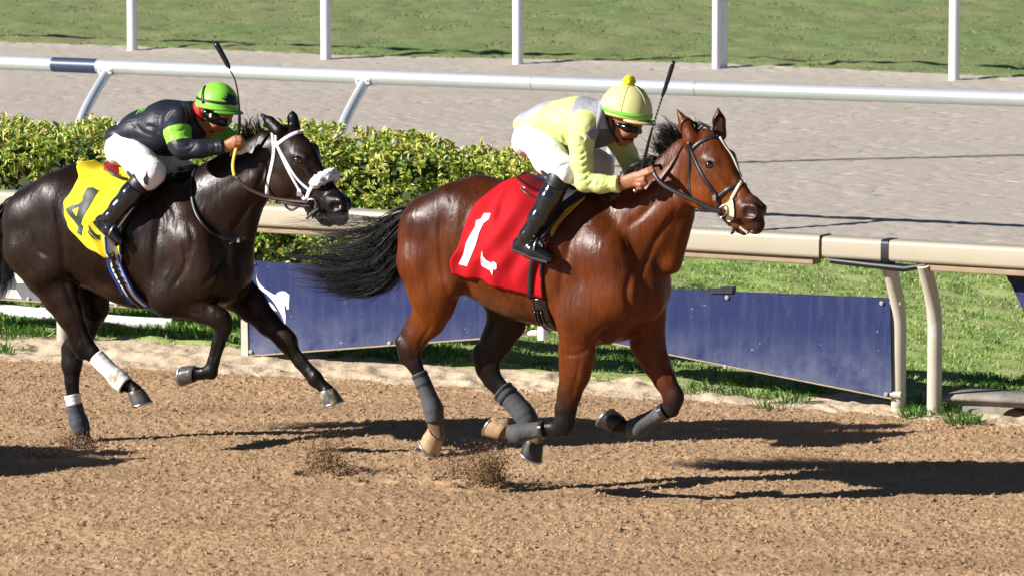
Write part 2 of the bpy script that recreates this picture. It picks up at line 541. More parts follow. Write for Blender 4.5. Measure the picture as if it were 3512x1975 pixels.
# ---- materials of the ground
def dirt_mat(name, c1, c2, c3, scale, bump, dist, rough=0.95, bands=0.0):
    m, nt, b = new_mat(name); lk = nt.links
    tc = node(nt, "ShaderNodeTexCoord")
    n1 = node(nt, "ShaderNodeTexNoise", i_Scale=scale, i_Detail=6.0, i_Roughness=0.7)
    n2 = node(nt, "ShaderNodeTexNoise", i_Scale=scale * 0.06, i_Detail=4.0, i_Roughness=0.6)
    n3 = node(nt, "ShaderNodeTexNoise", i_Scale=scale * 5, i_Detail=3.0, i_Roughness=0.7)
    for n in (n1, n2, n3): lk.new(tc.outputs["Object"], n.inputs["Vector"])
    r1 = node(nt, "ShaderNodeMapRange"); r1.inputs[1].default_value = 0.3; r1.inputs[2].default_value = 0.7
    r2 = node(nt, "ShaderNodeMapRange"); r2.inputs[1].default_value = 0.4; r2.inputs[2].default_value = 0.66
    lk.new(n1.outputs[0], r1.inputs[0]); lk.new(n2.outputs[0], r2.inputs[0])
    a = node(nt, "ShaderNodeMix", data_type='RGBA'); a.inputs[6].default_value = (*c1, 1); a.inputs[7].default_value = (*c2, 1)
    lk.new(r1.outputs[0], a.inputs[0])
    c = node(nt, "ShaderNodeMix", data_type='RGBA'); c.inputs[7].default_value = (*c3, 1)
    lk.new(a.outputs[2], c.inputs[6])
    mm = node(nt, "ShaderNodeMath", operation='MULTIPLY'); mm.inputs[1].default_value = 0.55
    lk.new(r2.outputs[0], mm.inputs[0]); lk.new(mm.outputs[0], c.inputs[0])
    csock = c.outputs[2]
    if bands:                                     # pale dry streaks left by the harrow, along the rails
        mp = node(nt, "ShaderNodeMapping"); mp.inputs["Rotation"].default_value = (0, 0, math.radians(29)); mp.inputs["Scale"].default_value = (0.22, 2.6, 1)
        nb = node(nt, "ShaderNodeTexNoise", i_Scale=1.0, i_Detail=5.0, i_Roughness=0.6); lk.new(tc.outputs["Object"], mp.inputs[0]); lk.new(mp.outputs[0], nb.inputs["Vector"])
        rb = node(nt, "ShaderNodeMapRange"); rb.inputs[1].default_value = 0.35; rb.inputs[2].default_value = 0.68; rb.inputs[3].default_value = 1 - bands; rb.inputs[4].default_value = 1 + bands
        vs = node(nt, "ShaderNodeVectorMath", operation='SCALE'); lk.new(nb.outputs[0], rb.inputs[0]); lk.new(csock, vs.inputs[0]); lk.new(rb.outputs[0], vs.inputs[3]); csock = vs.outputs[0]
    lk.new(csock, b.inputs["Base Color"])
    b.inputs["Roughness"].default_value = rough; b.inputs["Specular IOR Level"].default_value = 0.2
    bu = node(nt, "ShaderNodeBump", i_Strength=bump, i_Distance=dist)
    lk.new(n3.outputs[0], bu.inputs["Height"]); lk.new(bu.outputs[0], b.inputs["Normal"])
    return m
m_dirt = dirt_mat("dirt", (0.40, 0.258, 0.142), (0.50, 0.330, 0.190), (0.36, 0.228, 0.122), 24, 0.6, 0.012, bands=0.16)
m_spray_dark = dirt_mat("dark_spray_dirt", (0.17, 0.10, 0.052), (0.26, 0.16, 0.085), (0.12, 0.07, 0.035), 40, 0.3, 0.004)  # thrown dirt, its backlit shading put into the darker colour
m_sand = dirt_mat("pale_sand", (0.54, 0.42, 0.29), (0.62, 0.50, 0.36), (0.50, 0.37, 0.24), 18, 0.5, 0.008)
m_synth = dirt_mat("grey_sand", (0.445, 0.392, 0.335), (0.515, 0.462, 0.40), (0.42, 0.365, 0.31), 14, 0.7, 0.015)
m_soil = dirt_mat("lawn_soil", (0.21, 0.29, 0.08), (0.29, 0.36, 0.12), (0.33, 0.32, 0.17), 16, 0.5, 0.02)
m_turf = dirt_mat("turf_sward", (0.145, 0.215, 0.070), (0.22, 0.28, 0.105), (0.29, 0.275, 0.14), 6, 0.9, 0.03)
m_base = dirt_mat("land", (0.10, 0.12, 0.05), (0.16, 0.15, 0.08), (0.2, 0.16, 0.1), 0.5, 0.3, 0.05)

def sheet(name, V, Fc, mat, kind='structure', **kw):
    o = bpy.data.objects.new(name, mesh_from(name, V, Fc, mat, **kw)); COL.objects.link(o)
    o['kind'] = kind
    return o

# one sheet below everything, out to the horizon
sheet("ground", [(-900, -300, -0.25), (900, -300, -0.25), (900, 1800, -0.25), (-900, 1800, -0.25)], [(0, 1, 2, 3)], m_base)

def grid_faces(nx, ny):
    i = np.arange(nx - 1)[:, None] * ny + np.arange(ny - 1)[None, :]
    return np.stack([i, i + ny, i + ny + 1, i + 1], -1).reshape(-1, 4)

# ---- dirt track with its clods, and the pale sand margin under the rail
def berm(w):                         # w = metres past the edge of the loose dirt
    return 0.045 * np.clip(w / 0.7, 0, 1) ** 1.3
SX_, SY_ = 0.0105, 0.0155            # the grid is finer across the view than along it
xs = np.arange(-4.6, 4.6, SX_); ys = np.arange(25.8, 36.9, SY_)
nx, ny = len(xs), len(ys); ASP = SX_ / SY_
XX, YY = np.meshgrid(xs, ys, indexing='ij')
fn_ = lambda lo, hi, seed: fnoise(nx, ny, lo, hi, seed, ASP)      # wavelengths in steps of 10.5 mm
n_fine = fn_(2.2, 4.2, 1); n_cell = fn_(3.4, 6.0, 4); n_mid = fn_(7, 16, 2); n_big = fn_(40, 160, 3); n_edge = fn_(18, 80, 5); n_mask = fn_(24, 80, 8)
rake = np.sin((YY + 0.55 * XX) * 2 * math.pi / 0.62 + 1.2 * fn_(60, 200, 9))          # faint bands left by the harrow
clod = 0.0026 * n_fine + 0.0070 * np.minimum(np.abs(n_cell), 1.0) ** 0.6 * np.clip(0.75 + 0.4 * n_mid, 0.1, 1.4) - 0.006 + 0.0010 * n_mid - 0.010 * np.clip(-n_cell - 1.35, 0, 1.5)
loose = np.clip(0.88 + 0.18 * n_mask + 0.10 * rake, 0.45, 1.4)
wdist = YY - dirt_edge(XX) + 0.05 * n_edge + 0.16
zone = np.clip(wdist / 0.3, 0, 1)
HZ = (clod * loose + 0.0025 * n_big + 0.0015 * rake) * (1 - zone) + (0.0012 * n_fine + 0.0016 * n_mid + 0.0045 * n_edge) * zone + berm(np.clip(wdist, 0, 3))
# hollows punched by the hooves and the dirt thrown up round them
HOLES = []
def hoof_hole(px, py, r, depth):
    g = ground(px, py); HOLES.append((g[0], g[1], r, depth))
for a in ((1650, 1668, 0.13, 0.05), (1560, 1640, 0.11, 0.04), (1120, 1622, 0.16, 0.05), (300, 1535, 0.13, 0.035), (205, 1560, 0.14, 0.03),
          (1290, 1650, 0.10, 0.03)):
    hoof_hole(*a)
for hx, hy, r, dp in HOLES:
    d = np.sqrt((XX - hx) ** 2 + (YY - hy) ** 2) / r
    HZ += -dp * np.exp(-d ** 4) + dp * 0.25 * np.exp(-((d - 1.35) / 0.35) ** 2)
def dirt_z(x, y):
    i = np.clip(((np.asarray(x) - xs[0]) / SX_).astype(int), 0, nx - 1); j = np.clip(((np.asarray(y) - ys[0]) / SY_).astype(int), 0, ny - 1)
    return HZ[i, j]
Vg = np.stack([XX, YY, HZ], -1).reshape(-1, 3); Fg = grid_faces(nx, ny)
wf = wdist.reshape(-1)[Fg].mean(1); yf = Vg[Fg][:, :, 1].mean(1); xf = Vg[Fg][:, :, 0].mean(1)
def sub(V, Fc):
    u, inv = np.unique(Fc, return_inverse=True)
    return V[u], inv.reshape(Fc.shape)
near_view = np.abs(xf) < yf * 0.1035 + 0.7
sheet("dirt_track", *sub(Vg, Fg[(wf < 0.07) & near_view]), m_dirt)
keep = near_view & (wf >= 0.07) & (yf < near_foot(xf) + 0.9)
sheet("sand_margin", *sub(Vg, Fg[keep]), m_sand)
# the same track beyond the part in view
def strip(name, fa, fb, x0, x1, nxs, z, mat, skip=None, amp=0.0, seed=0, ny_=2):
    X = np.linspace(x0, x1, nxs); V = []
    for x in X:
        for k in range(ny_):
            V.append((x, fa(x) + (fb(x) - fa(x)) * k / (ny_ - 1), z))
    return sheet(name, np.array(V), grid_faces(nxs, ny_), mat)
strip("dirt_track", lambda x: -20 + 0 * x, dirt_edge, -40, 40, 60, -0.045, m_dirt)
strip("sand_margin", dirt_edge, lambda x: near_foot(x) + 0.9, -40, 40, 60, -0.025, m_sand)

# ---- lawn between the rails (left: under the hedge)
lawn_far = lambda x: far_rail(x) - 0.62
lawn_near = lambda x: near_foot(x) - 0.02
lx = np.arange(-9, 9, 0.08); lt = np.linspace(0, 1, 140)
LX = np.repeat(lx[:, None], len(lt), 1)
LY = lawn_near(LX) + (lawn_far(LX) - lawn_near(LX)) * lt[None, :]
ln = fnoise(*LX.shape, 5, 30, 11); l2 = fnoise(*LX.shape, 3, 8, 12)
wl_ = LY - lawn_near(LX)
LZ = 0.055 - 0.11 * np.clip(1 - (wl_ + 0.05 * ln) / 0.32, 0, 1) ** 0.7 + 0.012 * ln + 0.006 * l2 + 0.03 * np.clip((LY - lawn_near(LX)) / 3, 0, 1)
sheet("lawn", np.stack([LX, LY, LZ], -1).reshape(-1, 3), grid_faces(*LX.shape), m_soil)
strip("lawn", lawn_near, lawn_far, -40, 40, 60, -0.02, m_soil)
def lawn_z(x, y):
    t = np.clip((y - lawn_near(x)) / (lawn_far(x) - lawn_near(x)), 0, 1)
    i = np.clip(((x - lx[0]) / 0.08).astype(int), 0, len(lx) - 1); j = np.clip((t * 139).astype(int), 0, 139)
    return LZ[i, j]

# ---- the synthetic track behind the far rail
sx = np.arange(-8.5, 8.5, 0.055); st = np.linspace(0, 1, 380)
SX = np.repeat(sx[:, None], len(st), 1)
SY = lawn_far(SX) - 0.1 + (turf_edge(SX) + 0.35 - lawn_far(SX) + 0.1) * st[None, :]
s1 = fnoise(*SX.shape, 2.2, 5, 21); s2 = fnoise(*SX.shape, 5, 14, 22); s3 = fnoise(*SX.shape, 60, 200, 23)
SZ = 0.055 + 0.0030 * s1 + 0.0010 * s2 - 0.010 * np.clip(s2 - 1.7, 0, 1.5) - 0.055 * np.clip(s1 - 1.55, 0, 1) + 0.003 * s3 + 0.04 * np.exp(-(1 - st[None, :]) * 60)
sheet("synthetic_track", np.stack([SX, SY, SZ], -1).reshape(-1, 3), grid_faces(*SX.shape), m_synth)
strip("synthetic_track", lawn_far, turf_edge, -40, 40, 60, -0.015, m_synth)

# ---- turf course
tx = np.arange(-11, 11, 0.13); tt = np.linspace(0, 1, 200) ** 1.3
TX = np.repeat(tx[:, None], len(tt), 1)
TY = turf_edge(TX) + 0.15 + 45 * tt[None, :]
t1 = fnoise(*TX.shape, 2.2, 5, 31); t2 = fnoise(*TX.shape, 6, 30, 32)
ragged = np.clip(tt[None, :] * 45 / 0.5, 0, 1)
TZ = 0.02 + 0.075 * ragged + 0.010 * t1 + 0.012 * t2
sheet("turf_course", np.stack([TX, TY, TZ], -1).reshape(-1, 3), grid_faces(*TX.shape), m_turf)
strip("turf_course", turf_edge, lambda x: turf_edge(x) + 260, -90, 90, 40, -0.01, m_turf)

# ---- grass blades
def blade_mesh(P, H, Wd, seed, lean=0.6, az=None, segs=2):
    """P (n,3) roots -> bent blades of two segments"""
    r = np.random.default_rng(seed); n = len(P)
    th = r.uniform(0, 2 * math.pi, n) if az is None else az
    d = np.stack([np.cos(th), np.sin(th), 0 * th], 1); side = np.stack([-np.sin(th), np.cos(th), 0 * th], 1)
    f = r.uniform(0, math.pi, n); side = side * np.cos(f)[:, None] + d * np.sin(f)[:, None] * 0.6
    le = lean * r.uniform(0.3, 1.3, n)
    up = np.array([0, 0, 1.0])
    h = H[:, None]; w = Wd[:, None]
    mid = P + up * h * 0.6 + d * h * le[:, None] * 0.3
    tip = P + up * h * (1.0 - 0.25 * le[:, None]) + d * h * le[:, None]
    V = np.stack([P - side * w / 2, P + side * w / 2, mid + side * w * 0.42, mid - side * w * 0.42, tip], 1).reshape(-1, 3)
    b = np.arange(n)[:, None] * 5
    tri = np.concatenate([b + [0, 1, 2], b + [0, 2, 3], b + [3, 2, 4]])
    return V, tri
def blade_cols(n, pal, seed, jitter=0.25):
    r = np.random.default_rng(seed); pal = np.asarray(pal)
    c = pal[r.integers(0, len(pal), n)] * (1 + jitter * r.uniform(-1, 1, (n, 1)))
    return np.repeat(c, 5, 0)
m_blade, nt, b_ = new_mat("grass_blade")
at = node(nt, "ShaderNodeAttribute", attribute_name="tint"); nt.links.new(at.outputs["Color"], b_.inputs["Base Color"])
b_.inputs["Roughness"].default_value = 0.55; b_.inputs["Specular IOR Level"].default_value = 0.3
tr = node(nt, "ShaderNodeBsdfTranslucent"); nt.links.new(at.outputs["Color"], tr.inputs[0])
ms = node(nt, "ShaderNodeMixShader"); ms.inputs[0].default_value = 0.35
out = nt.nodes["Material Output"]
nt.links.new(b_.outputs[0], ms.inputs[1]); nt.links.new(tr.outputs[0], ms.inputs[2]); nt.links.new(ms.outputs[0], out.inputs[0])
GREEN = [(0.20, 0.40, 0.055), (0.26, 0.47, 0.08), (0.33, 0.52, 0.12), (0.17, 0.34, 0.05), (0.42, 0.52, 0.19), (0.55, 0.52, 0.30)]
WEED = [(0.075, 0.20, 0.025), (0.10, 0.26, 0.03), (0.055, 0.15, 0.02), (0.14, 0.27, 0.05)]
def scatter(n, x0, x1, fa, fb, seed):
    r = np.random.default_rng(seed); x = r.uniform(x0, x1, n); t = r.uniform(0, 1, n)
    return x, fa(x) + (fb(x) - fa(x)) * t
# mown lawn to the right of the hedge
x, y = scatter(74000, -0.6, 6.2, lambda x: lawn_near(x) + 0.05, lambda x: lawn_far(x) - 0.0 + 0.06 * np.sin(x * 9) + 0.05 * np.sin(x * 23 + 1), 41)
P = np.stack([x, y, lawn_z(x, y) - 0.004], 1)
r = np.random.default_rng(42)
V, T = blade_mesh(P, r.uniform(0.018, 0.048, len(P)), r.uniform(0.006, 0.013, len(P)), 43, lean=1.3)
sheet("lawn_grass", V, T, m_blade, kind='stuff', cols=blade_cols(len(P), GREEN, 44))
# rougher grass on the left, under and before the hedge
x, y = scatter(26000, -6.2, -0.4, lambda x: lawn_near(x) + 0.1, lambda x: lawn_near(x) + 2.6, 45)
bare = fnoise(240, 120, 8, 30, 46)
k = bare[np.clip(((x + 6.2) / 5.8 * 239).astype(int), 0, 239), np.clip(((y - lawn_near(x)) / 2.6 * 119).astype(int), 0, 119)] < 1.2
x, y = x[k], y[k]
P = np.stack([x, y, lawn_z(x, y) - 0.004], 1)
V, T = blade_mesh(P, r.uniform(0.03, 0.085, len(P)), r.uniform(0.007, 0.014, len(P)), 47, lean=1.0)
sheet("rough_grass", V, T, m_blade, kind='stuff', cols=blade_cols(len(P), WEED + GREEN[:3], 48))
# the ragged edge of the turf course and its sward
x, y = scatter(17000, -8, 8, lambda x: turf_edge(x) + 0.32 + 0.08 * np.sin(x * 11) + 0.06 * np.sin(x * 31), lambda x: turf_edge(x) + 20, 49)
rr = np.random.default_rng(50)
P = np.stack([x, y, 0.085 + 0 * x], 1)
V, T = blade_mesh(P, rr.uniform(0.010, 0.024, len(P)), rr.uniform(0.02, 0.06, len(P)), 51, lean=1.5)
TG = [(0.18, 0.235, 0.090), (0.215, 0.27, 0.105), (0.165, 0.22, 0.08), (0.25, 0.28, 0.125), (0.28, 0.27, 0.15)]
sheet("turf_grass", V, T, m_blade, kind='stuff', cols=blade_cols(len(P), TG, 52, 0.2))

# weed tufts growing out of the sand beside the boards
TUFTS = [(1850, 1255, .10, 60), (1980, 1262, .06, 30), (2105, 1225, .20, 150), (2170, 1240, .20, 180), (2235, 1270, .18, 150), (2060, 1235, .12, 70), (2330, 1290, .12, 70),
         (2420, 1330, .18, 90), (2500, 1315, .20, 130), (2580, 1335, .22, 120), (2700, 1355, .22, 110), (2790, 1335, .16, 80), (2650, 1375, .18, 40),
         (3150, 1385, .16, 150), (3130, 1405, .10, 80), (3260, 1400, .16, 120), (3300, 1425, .14, 110), (3350, 1330, .2, 120), (3420, 1310, .22, 150), (3480, 1335, .2, 120),
         (1130, 1220, .10, 40), (1310, 1222, .12, 50), (1370, 1235, .08, 30), (1560, 1228, .10, 40), (1240, 1226, .05, 20), (1430, 1215, .15, 50), (1750, 1225, .15, 60),
         (40, 1150, .3, 200), (150, 1140, .3, 150), (20, 1190, .15, 60)]
Pt, Ht, Az = [], [], []
rt = np.random.default_rng(61)
for (px, py, sp, n) in TUFTS:
    g = ground(px, py, 0.05)
    m = n
    a = rt.uniform(0, 2 * math.pi, m); q = sp * np.sqrt(rt.uniform(0, 1, m)) * 0.7
    X = g[0] + np.cos(a) * q * 1.2; Y = g[1] + np.sin(a) * q
    Z = np.maximum(dirt_z(X, Y), 0.0)
    Pt.append(np.stack([X, Y, Z], 1)); Ht.append(rt.uniform(0.03, 0.11, m) * (0.6 + sp * 2)); Az.append(a + rt.normal(0, .5, m))
Pt = np.concatenate(Pt); Ht = np.concatenate(Ht); Az = np.concatenate(Az)
V, T = blade_mesh(Pt, Ht, rt.uniform(0.006, 0.016, len(Pt)), 62, lean=1.5, az=Az)
sheet("weeds", V, T, m_blade, kind='stuff', cols=blade_cols(len(Pt), WEED, 63))

# ---- crumbs of dirt lying on the loose track and on the sand
def crumbs(P, S, seed, half=False):
    """little irregular tetra/octa lumps"""
    r = np.random.default_rng(seed); n = len(P)
    base = np.array([[1, 0, 0], [-1, 0, 0], [0, 1, 0], [0, -1, 0], [0, 0, 1], [0, 0, -1.0]])
    V = P[:, None, :] + base[None] * S[:, None, None] * r.uniform(0.5, 1.25, (n, 6, 1)) + r.normal(0, 0.22, (n, 6, 3)) * S[:, None, None]
    f = np.array([[0, 2, 4], [2, 1, 4], [1, 3, 4], [3, 0, 4], [2, 0, 5], [1, 2, 5], [3, 1, 5], [0, 3, 5]])
    if half: V = V[:, :5]; f = f[:4]                   # lying in the dirt: only the upper faces show
    return V.reshape(-1, 3), (np.arange(n)[:, None, None] * V.shape[1] + f[None]).reshape(-1, 3)
rc = np.random.default_rng(71)
n = 42000
x = rc.uniform(-4.2, 4.2, n); y = 25.8 + (dirt_edge(x) - 0.14 + 0.1 * rc.gamma(1.0, 0.6, n) - 25.8) * rc.uniform(0, 1, n) ** 0.95
S = rc.gamma(3.0, 0.0022, n).clip(0.003, 0.014)
P = np.stack([x, y, dirt_z(x, y) + S * 0.25], 1)
V, T = crumbs(P, S, 72, half=True)
sheet("dirt_crumbs", V, T, m_dirt, kind='stuff', smooth=False)
# ================================================================== RAILS, BOARDS, HEDGE
m_cream = M("cream_paint", (0.43, 0.385, 0.285), rough=0.35, var=0.06, vscale=3, col2=(0.40, 0.38, 0.33), c2scale=2.5, c2lo=0.55, c2hi=0.75, bump=0.15, bscale=90, bdist=0.002)
m_under = M("bare_timber_under", (0.32, 0.24, 0.15), rough=0.8, var=0.2, vscale=8)
m_dark = M("black_plastic", (0.015, 0.016, 0.02), rough=0.45, var=0.1)
m_post = M("cream_post_paint", (0.46, 0.43, 0.345), rough=0.4, var=0.08, vscale=12, col2=(0.55, 0.55, 0.52), c2scale=5, c2lo=0.5, c2hi=0.7)
m_white = M("white_paint", (0.80, 0.80, 0.80), rough=0.35, var=0.05, vscale=14, col2=(0.6, 0.57, 0.5), c2scale=6, c2lo=0.6, c2hi=0.8)
m_alu = M("aluminium_rail", (0.72, 0.75, 0.80), rough=0.33, metal=0.55, var=0.05, vscale=4, bump=0.05, bscale=30, bdist=0.002)
m_navy_wrap = M("navy_tape", (0.035, 0.055, 0.11), rough=0.4, var=0.15, vscale=10)
m_bolt = M("zinc_bolt", (0.55, 0.53, 0.48), rough=0.4, metal=0.7)

def board_mat(name, c1, dusty):
    """sun-faded printed board: streaks, mud splashes, dust towards its foot (object z)"""
    m, nt, b = new_mat(name); lk = nt.links
    tc = node(nt, "ShaderNodeTexCoord")
    mp = node(nt, "ShaderNodeMapping"); mp.inputs["Scale"].default_value = (9, 9, 1.6); lk.new(tc.outputs["Object"], mp.inputs[0])
    n1 = node(nt, "ShaderNodeTexNoise", i_Scale=1.6, i_Detail=5.0, i_Roughness=0.7); lk.new(mp.outputs[0], n1.inputs["Vector"])
    n2 = node(nt, "ShaderNodeTexNoise", i_Scale=22.0, i_Detail=4.0, i_Roughness=0.6); lk.new(tc.outputs["Object"], n2.inputs["Vector"])
    n3 = node(nt, "ShaderNodeTexNoise", i_Scale=5.0, i_Detail=6.0, i_Roughness=0.7); lk.new(tc.outputs["Object"], n3.inputs["Vector"])
    se = node(nt, "ShaderNodeSeparateXYZ"); lk.new(tc.outputs["Object"], se.inputs[0])
    zr = node(nt, "ShaderNodeMapRange"); zr.inputs[1].default_value = 0.05; zr.inputs[2].default_value = 0.42; zr.inputs[3].default_value = 1.0; zr.inputs[4].default_value = 0.0
    lk.new(se.outputs[2], zr.inputs[0])
    mu = node(nt, "ShaderNodeMath", operation='MULTIPLY'); lk.new(zr.outputs[0], mu.inputs[0])
    r3 = node(nt, "ShaderNodeMapRange"); r3.inputs[1].default_value = 0.3; r3.inputs[2].default_value = 0.7; lk.new(n3.outputs[0], r3.inputs[0]); lk.new(r3.outputs[0], mu.inputs[1])
    r1 = node(nt, "ShaderNodeMapRange"); r1.inputs[1].default_value = 0.45; r1.inputs[2].default_value = 0.8; r1.inputs[4].default_value = 0.28; lk.new(n1.outputs[0], r1.inputs[0])
    ad = node(nt, "ShaderNodeMath", operation='ADD', use_clamp=True); lk.new(mu.outputs[0], ad.inputs[0]); lk.new(r1.outputs[0], ad.inputs[1])
    a = node(nt, "ShaderNodeMix", data_type='RGBA'); a.inputs[6].default_value = (*c1, 1); a.inputs[7].default_value = (*dusty, 1); lk.new(ad.outputs[0], a.inputs[0])
    r2 = node(nt, "ShaderNodeMapRange"); r2.inputs[1].default_value = 0.69; r2.inputs[2].default_value = 0.78; lk.new(n2.outputs[0], r2.inputs[0])
    c = node(nt, "ShaderNodeMix", data_type='RGBA'); c.inputs[7].default_value = (0.55, 0.52, 0.48, 1); lk.new(a.outputs[2], c.inputs[6]); lk.new(r2.outputs[0], c.inputs[0])
    lk.new(c.outputs[2], b.inputs["Base Color"]); b.inputs["Roughness"].default_value = 0.42; b.inputs["Specular IOR Level"].default_value = 0.2
    return m
m_blue = board_mat("blue_board", (0.018, 0.028, 0.098), (0.125, 0.142, 0.21))
m_slate = board_mat("slate_board", (0.10, 0.105, 0.135), (0.16, 0.16, 0.17))
m_print = M("white_print", (0.82, 0.82, 0.82), rough=0.5, var=0.03)
m_rim = M("board_edge", (0.34, 0.25, 0.15), rough=0.7, var=0.2)
m_cream_print = M("cream_print", (0.72, 0.66, 0.52), rough=0.5, var=0.05)

# ---------------- near rail: boxed cream beam on goose-neck posts
def beam_pt(x, off=0.0, z=0.0):
    """point of the beam's centre line above world x; off towards the dirt track"""
    y = near_foot(x) - 0.26
    zt = np.interp(x, [-6, -1.7, 3.2, 6], [1.04, 1.062, 1.085, 1.10])
    return np.array([x, y, zt + z]) + RAIL_OUT * off
near = Thing("track_rail", "cream boxed running rail on bent posts, crossing behind both horses", "rail fence")
def rprof(w, h, r=0.028, n=4):
    out = []
    for cx, cy, a0 in ((w / 2 - r, h / 2 - r, 0), (-w / 2 + r, h / 2 - r, 90), (-w / 2 + r, -h / 2 + r, 180), (w / 2 - r, -h / 2 + r, 270)):
        for i in range(n + 1):
            a = math.radians(a0 + 90 * i / n); out.append((cx + r * math.cos(a), cy + r * math.sin(a)))
    return out
def beam(x0, x1, w, h, mat, name="beam", dz=0.0, off=0.0, r=0.028, n=14):
    xx = np.linspace(x0, x1, n); P = np.array([beam_pt(x, off, dz) for x in xx])
    A = np.tile(RAIL_OUT, (n, 1)); B = np.tile([0, 0, 1.0], (n, 1))
    return near.part(name, *sweep(P, rprof(w, h, r), A, B), mat)
def x_of(px, near_x=0.0):            # world x of the beam's face at a photograph column
    f = lambda x: CX + F_PX * x / (beam_pt(x, 0.09)[1] * math.cos(PITCH) + (CAM_H - 1.08) * math.sin(PITCH)) - px
    a, b = -9.0, 9.0
    for _ in range(50):
        m_ = (a + b) / 2
        if f(m_) > 0: b = m_
        else: a = m_
    return a
xj1, xb0, xb1 = x_of(2838), x_of(3042), x_of(3068)
xl = x_of(860)
beam(-9.0, xl - 0.004, 0.175, 0.142, m_cream)
beam(xl + 0.004, xj1 - 0.006, 0.175, 0.147, m_cream)
beam(xj1 - 0.02, 9.0, 0.162, 0.138, m_cream)
beam(xj1 - 0.012, xj1 - 0.006, 0.183, 0.155, m_dark, name="joint_strip", n=2)
beam(xb0, xb1, 0.169, 0.145, m_dark, name="band", n=2)
beam(-9.0, x_of(2800), 0.13, 0.05, m_under, name="under_board", dz=-0.096, off=-0.02, r=0.01)
beam(x_of(3200), 9.0, 0.13, 0.05, m_under, name="under_board", dz=-0.094, off=-0.02, r=0.01)
P = np.array([beam_pt(x_of(2860), 0.0, -0.09), beam_pt(x_of(3000), 0.01, -0.105), beam_pt(x_of(3120), 0.02, -0.115), beam_pt(x_of(3190), 0.0, -0.085)])
near.part("bracket", *sweep(P, [(0.06, 0.02), (-0.075, 0.02), (-0.06, -0.015), (0.05, -0.015)], np.tile(RAIL_OUT, (4, 1)), np.tile([0, 0, 1.0], (4, 1))), m_dark)
def goose(foot, h, reach, rad, out, bend=0.45, side=0.0, k=14):
    foot = np.asarray(foot, float); pts = []
    for t in np.linspace(0, 1, 18):
        z = -0.15 + (h + 0.15) * t; u = max(0, (z - h * (1 - bend)) / (h * bend))
        pts.append(foot + out * (reach * (1 - math.cos(u * math.pi / 2)) if u > 0 else 0) + RAIL_DIR * side * u * u + np.array([0, 0, z]))
    return tube(np.array(pts), rad, k)
for px, py in ((3081, 1411), (3204, 1425), (852, 1228), (218, 1190), (-380, 1160), (4100, 1490)):
    g = ground(px, py)
    near.part("post", *goose(g, beam_pt(g[0])[2] - 0.075, 0.19, 0.0485, RAIL_OUT), m_post)
near.finish()

# ---------------- the boards hung under the near rail
def on_boards(px, py, off=0.0):
    """point of the boards' plane (just in front of the posts) at a photograph position"""
    d = ray(px, py); n = np.array([0.5052, 0.863, 0.0])      # plane y = near_foot(x) - .09
    p0 = np.array([0.0, float(near_foot(0.0)) - 0.10 - off, 0.0])
    m = np.array([0.5855, 1.0, 0.0]); t = np.dot(p0 - CAM, m) / np.dot(d, m)
    return CAM + d * t
BACK = np.array([0.505, 0.863, 0.0]) * 0.018
def board(label, poly, mat, marks=(), bolts=(), cat="advertising board", name="board", rim=None, group=None, extra=None, mk_mat=None):
    t = Thing(name, label, cat, group=group)
    P = [on_boards(*q) for q in poly]
    b = t.part("panel", *prism(P, BACK), mat, smooth=False)
    for nm, mk in marks:
        t.part(nm, *prism([on_boards(*q, 0.004) for q in mk], BACK * 0.12), mk_mat or m_print, parent=b, smooth=False)
    for q in bolts:
        c = on_boards(*q, 0.004)
        V, Fc = tube(np.array([c + BACK * 0.3, c - BACK * 0.45]), 0.014, 10)
        V2, F2 = tube(np.array([c - BACK * 0.2, c - BACK * 0.75]), 0.006, 8)
        t.part("bolt", *merge((V, Fc), (V2, F2)), m_bolt, parent=b)
    if rim:
        for (q0, q1) in rim:
            t.part("edge_strip", *tube(np.array([on_boards(*q0, 0.003), on_boards(*q1, 0.003)]), 0.0055, 6), m_rim, parent=b)
    if extra: extra(t, b)
    t.finish()
# the emblem: a swooping tail over a body with a horse's head
def cat2(pts, n):
    return [tuple(q) for q in catmull(np.array(pts, float), n)]
def crop3(x, y): return (x / 2.0, 560 + y / 2.0)
emb1 = [crop3(*q) for q in cat2([(1757, 752), (1766, 800), (1805, 852), (1860, 890), (1890, 905)], 12) + cat2([(1890, 905), (1900, 890), (1925, 878), (1955, 880), (1984, 902)], 9)[1:]
        + [(1980, 1000), (1966, 1000), (1964, 985)] + cat2([(1952, 966), (1950, 985), (1958, 1040), (1956, 1108)], 7) + cat2([(1956, 1108), (1935, 1050), (1905, 995), (1870, 940), (1820, 890), (1780, 860), (1762, 815), (1757, 760)], 14)[1:-1]]
emb2 = [crop3(*q) for q in cat2([(1750, 850), (1765, 880), (1790, 905), (1830, 940), (1870, 970), (1900, 1015)], 12) + cat2([(1900, 1015), (1860, 1000), (1815, 985), (1785, 945), (1760, 895)], 9)[1:]]
board("long blue board with a white horse emblem, behind the dark horse's forelegs",
      [(848, 893), (1765, 952), (1765, 1152), (842, 1220)], m_blue, [("emblem", emb1), ("emblem", emb2)], [(871, 903), (861, 1205), (1336, 1176), (1500, 935)],
      rim=[((846, 1221), (1764, 1153))],
      extra=lambda t, b: t.part("end_post", *prism([on_boards(826, 1098, .012), on_boards(848, 1098, .012), on_boards(851, 1228, .012), on_boards(827, 1230, .012)], BACK * 2.6), m_post, smooth=False))
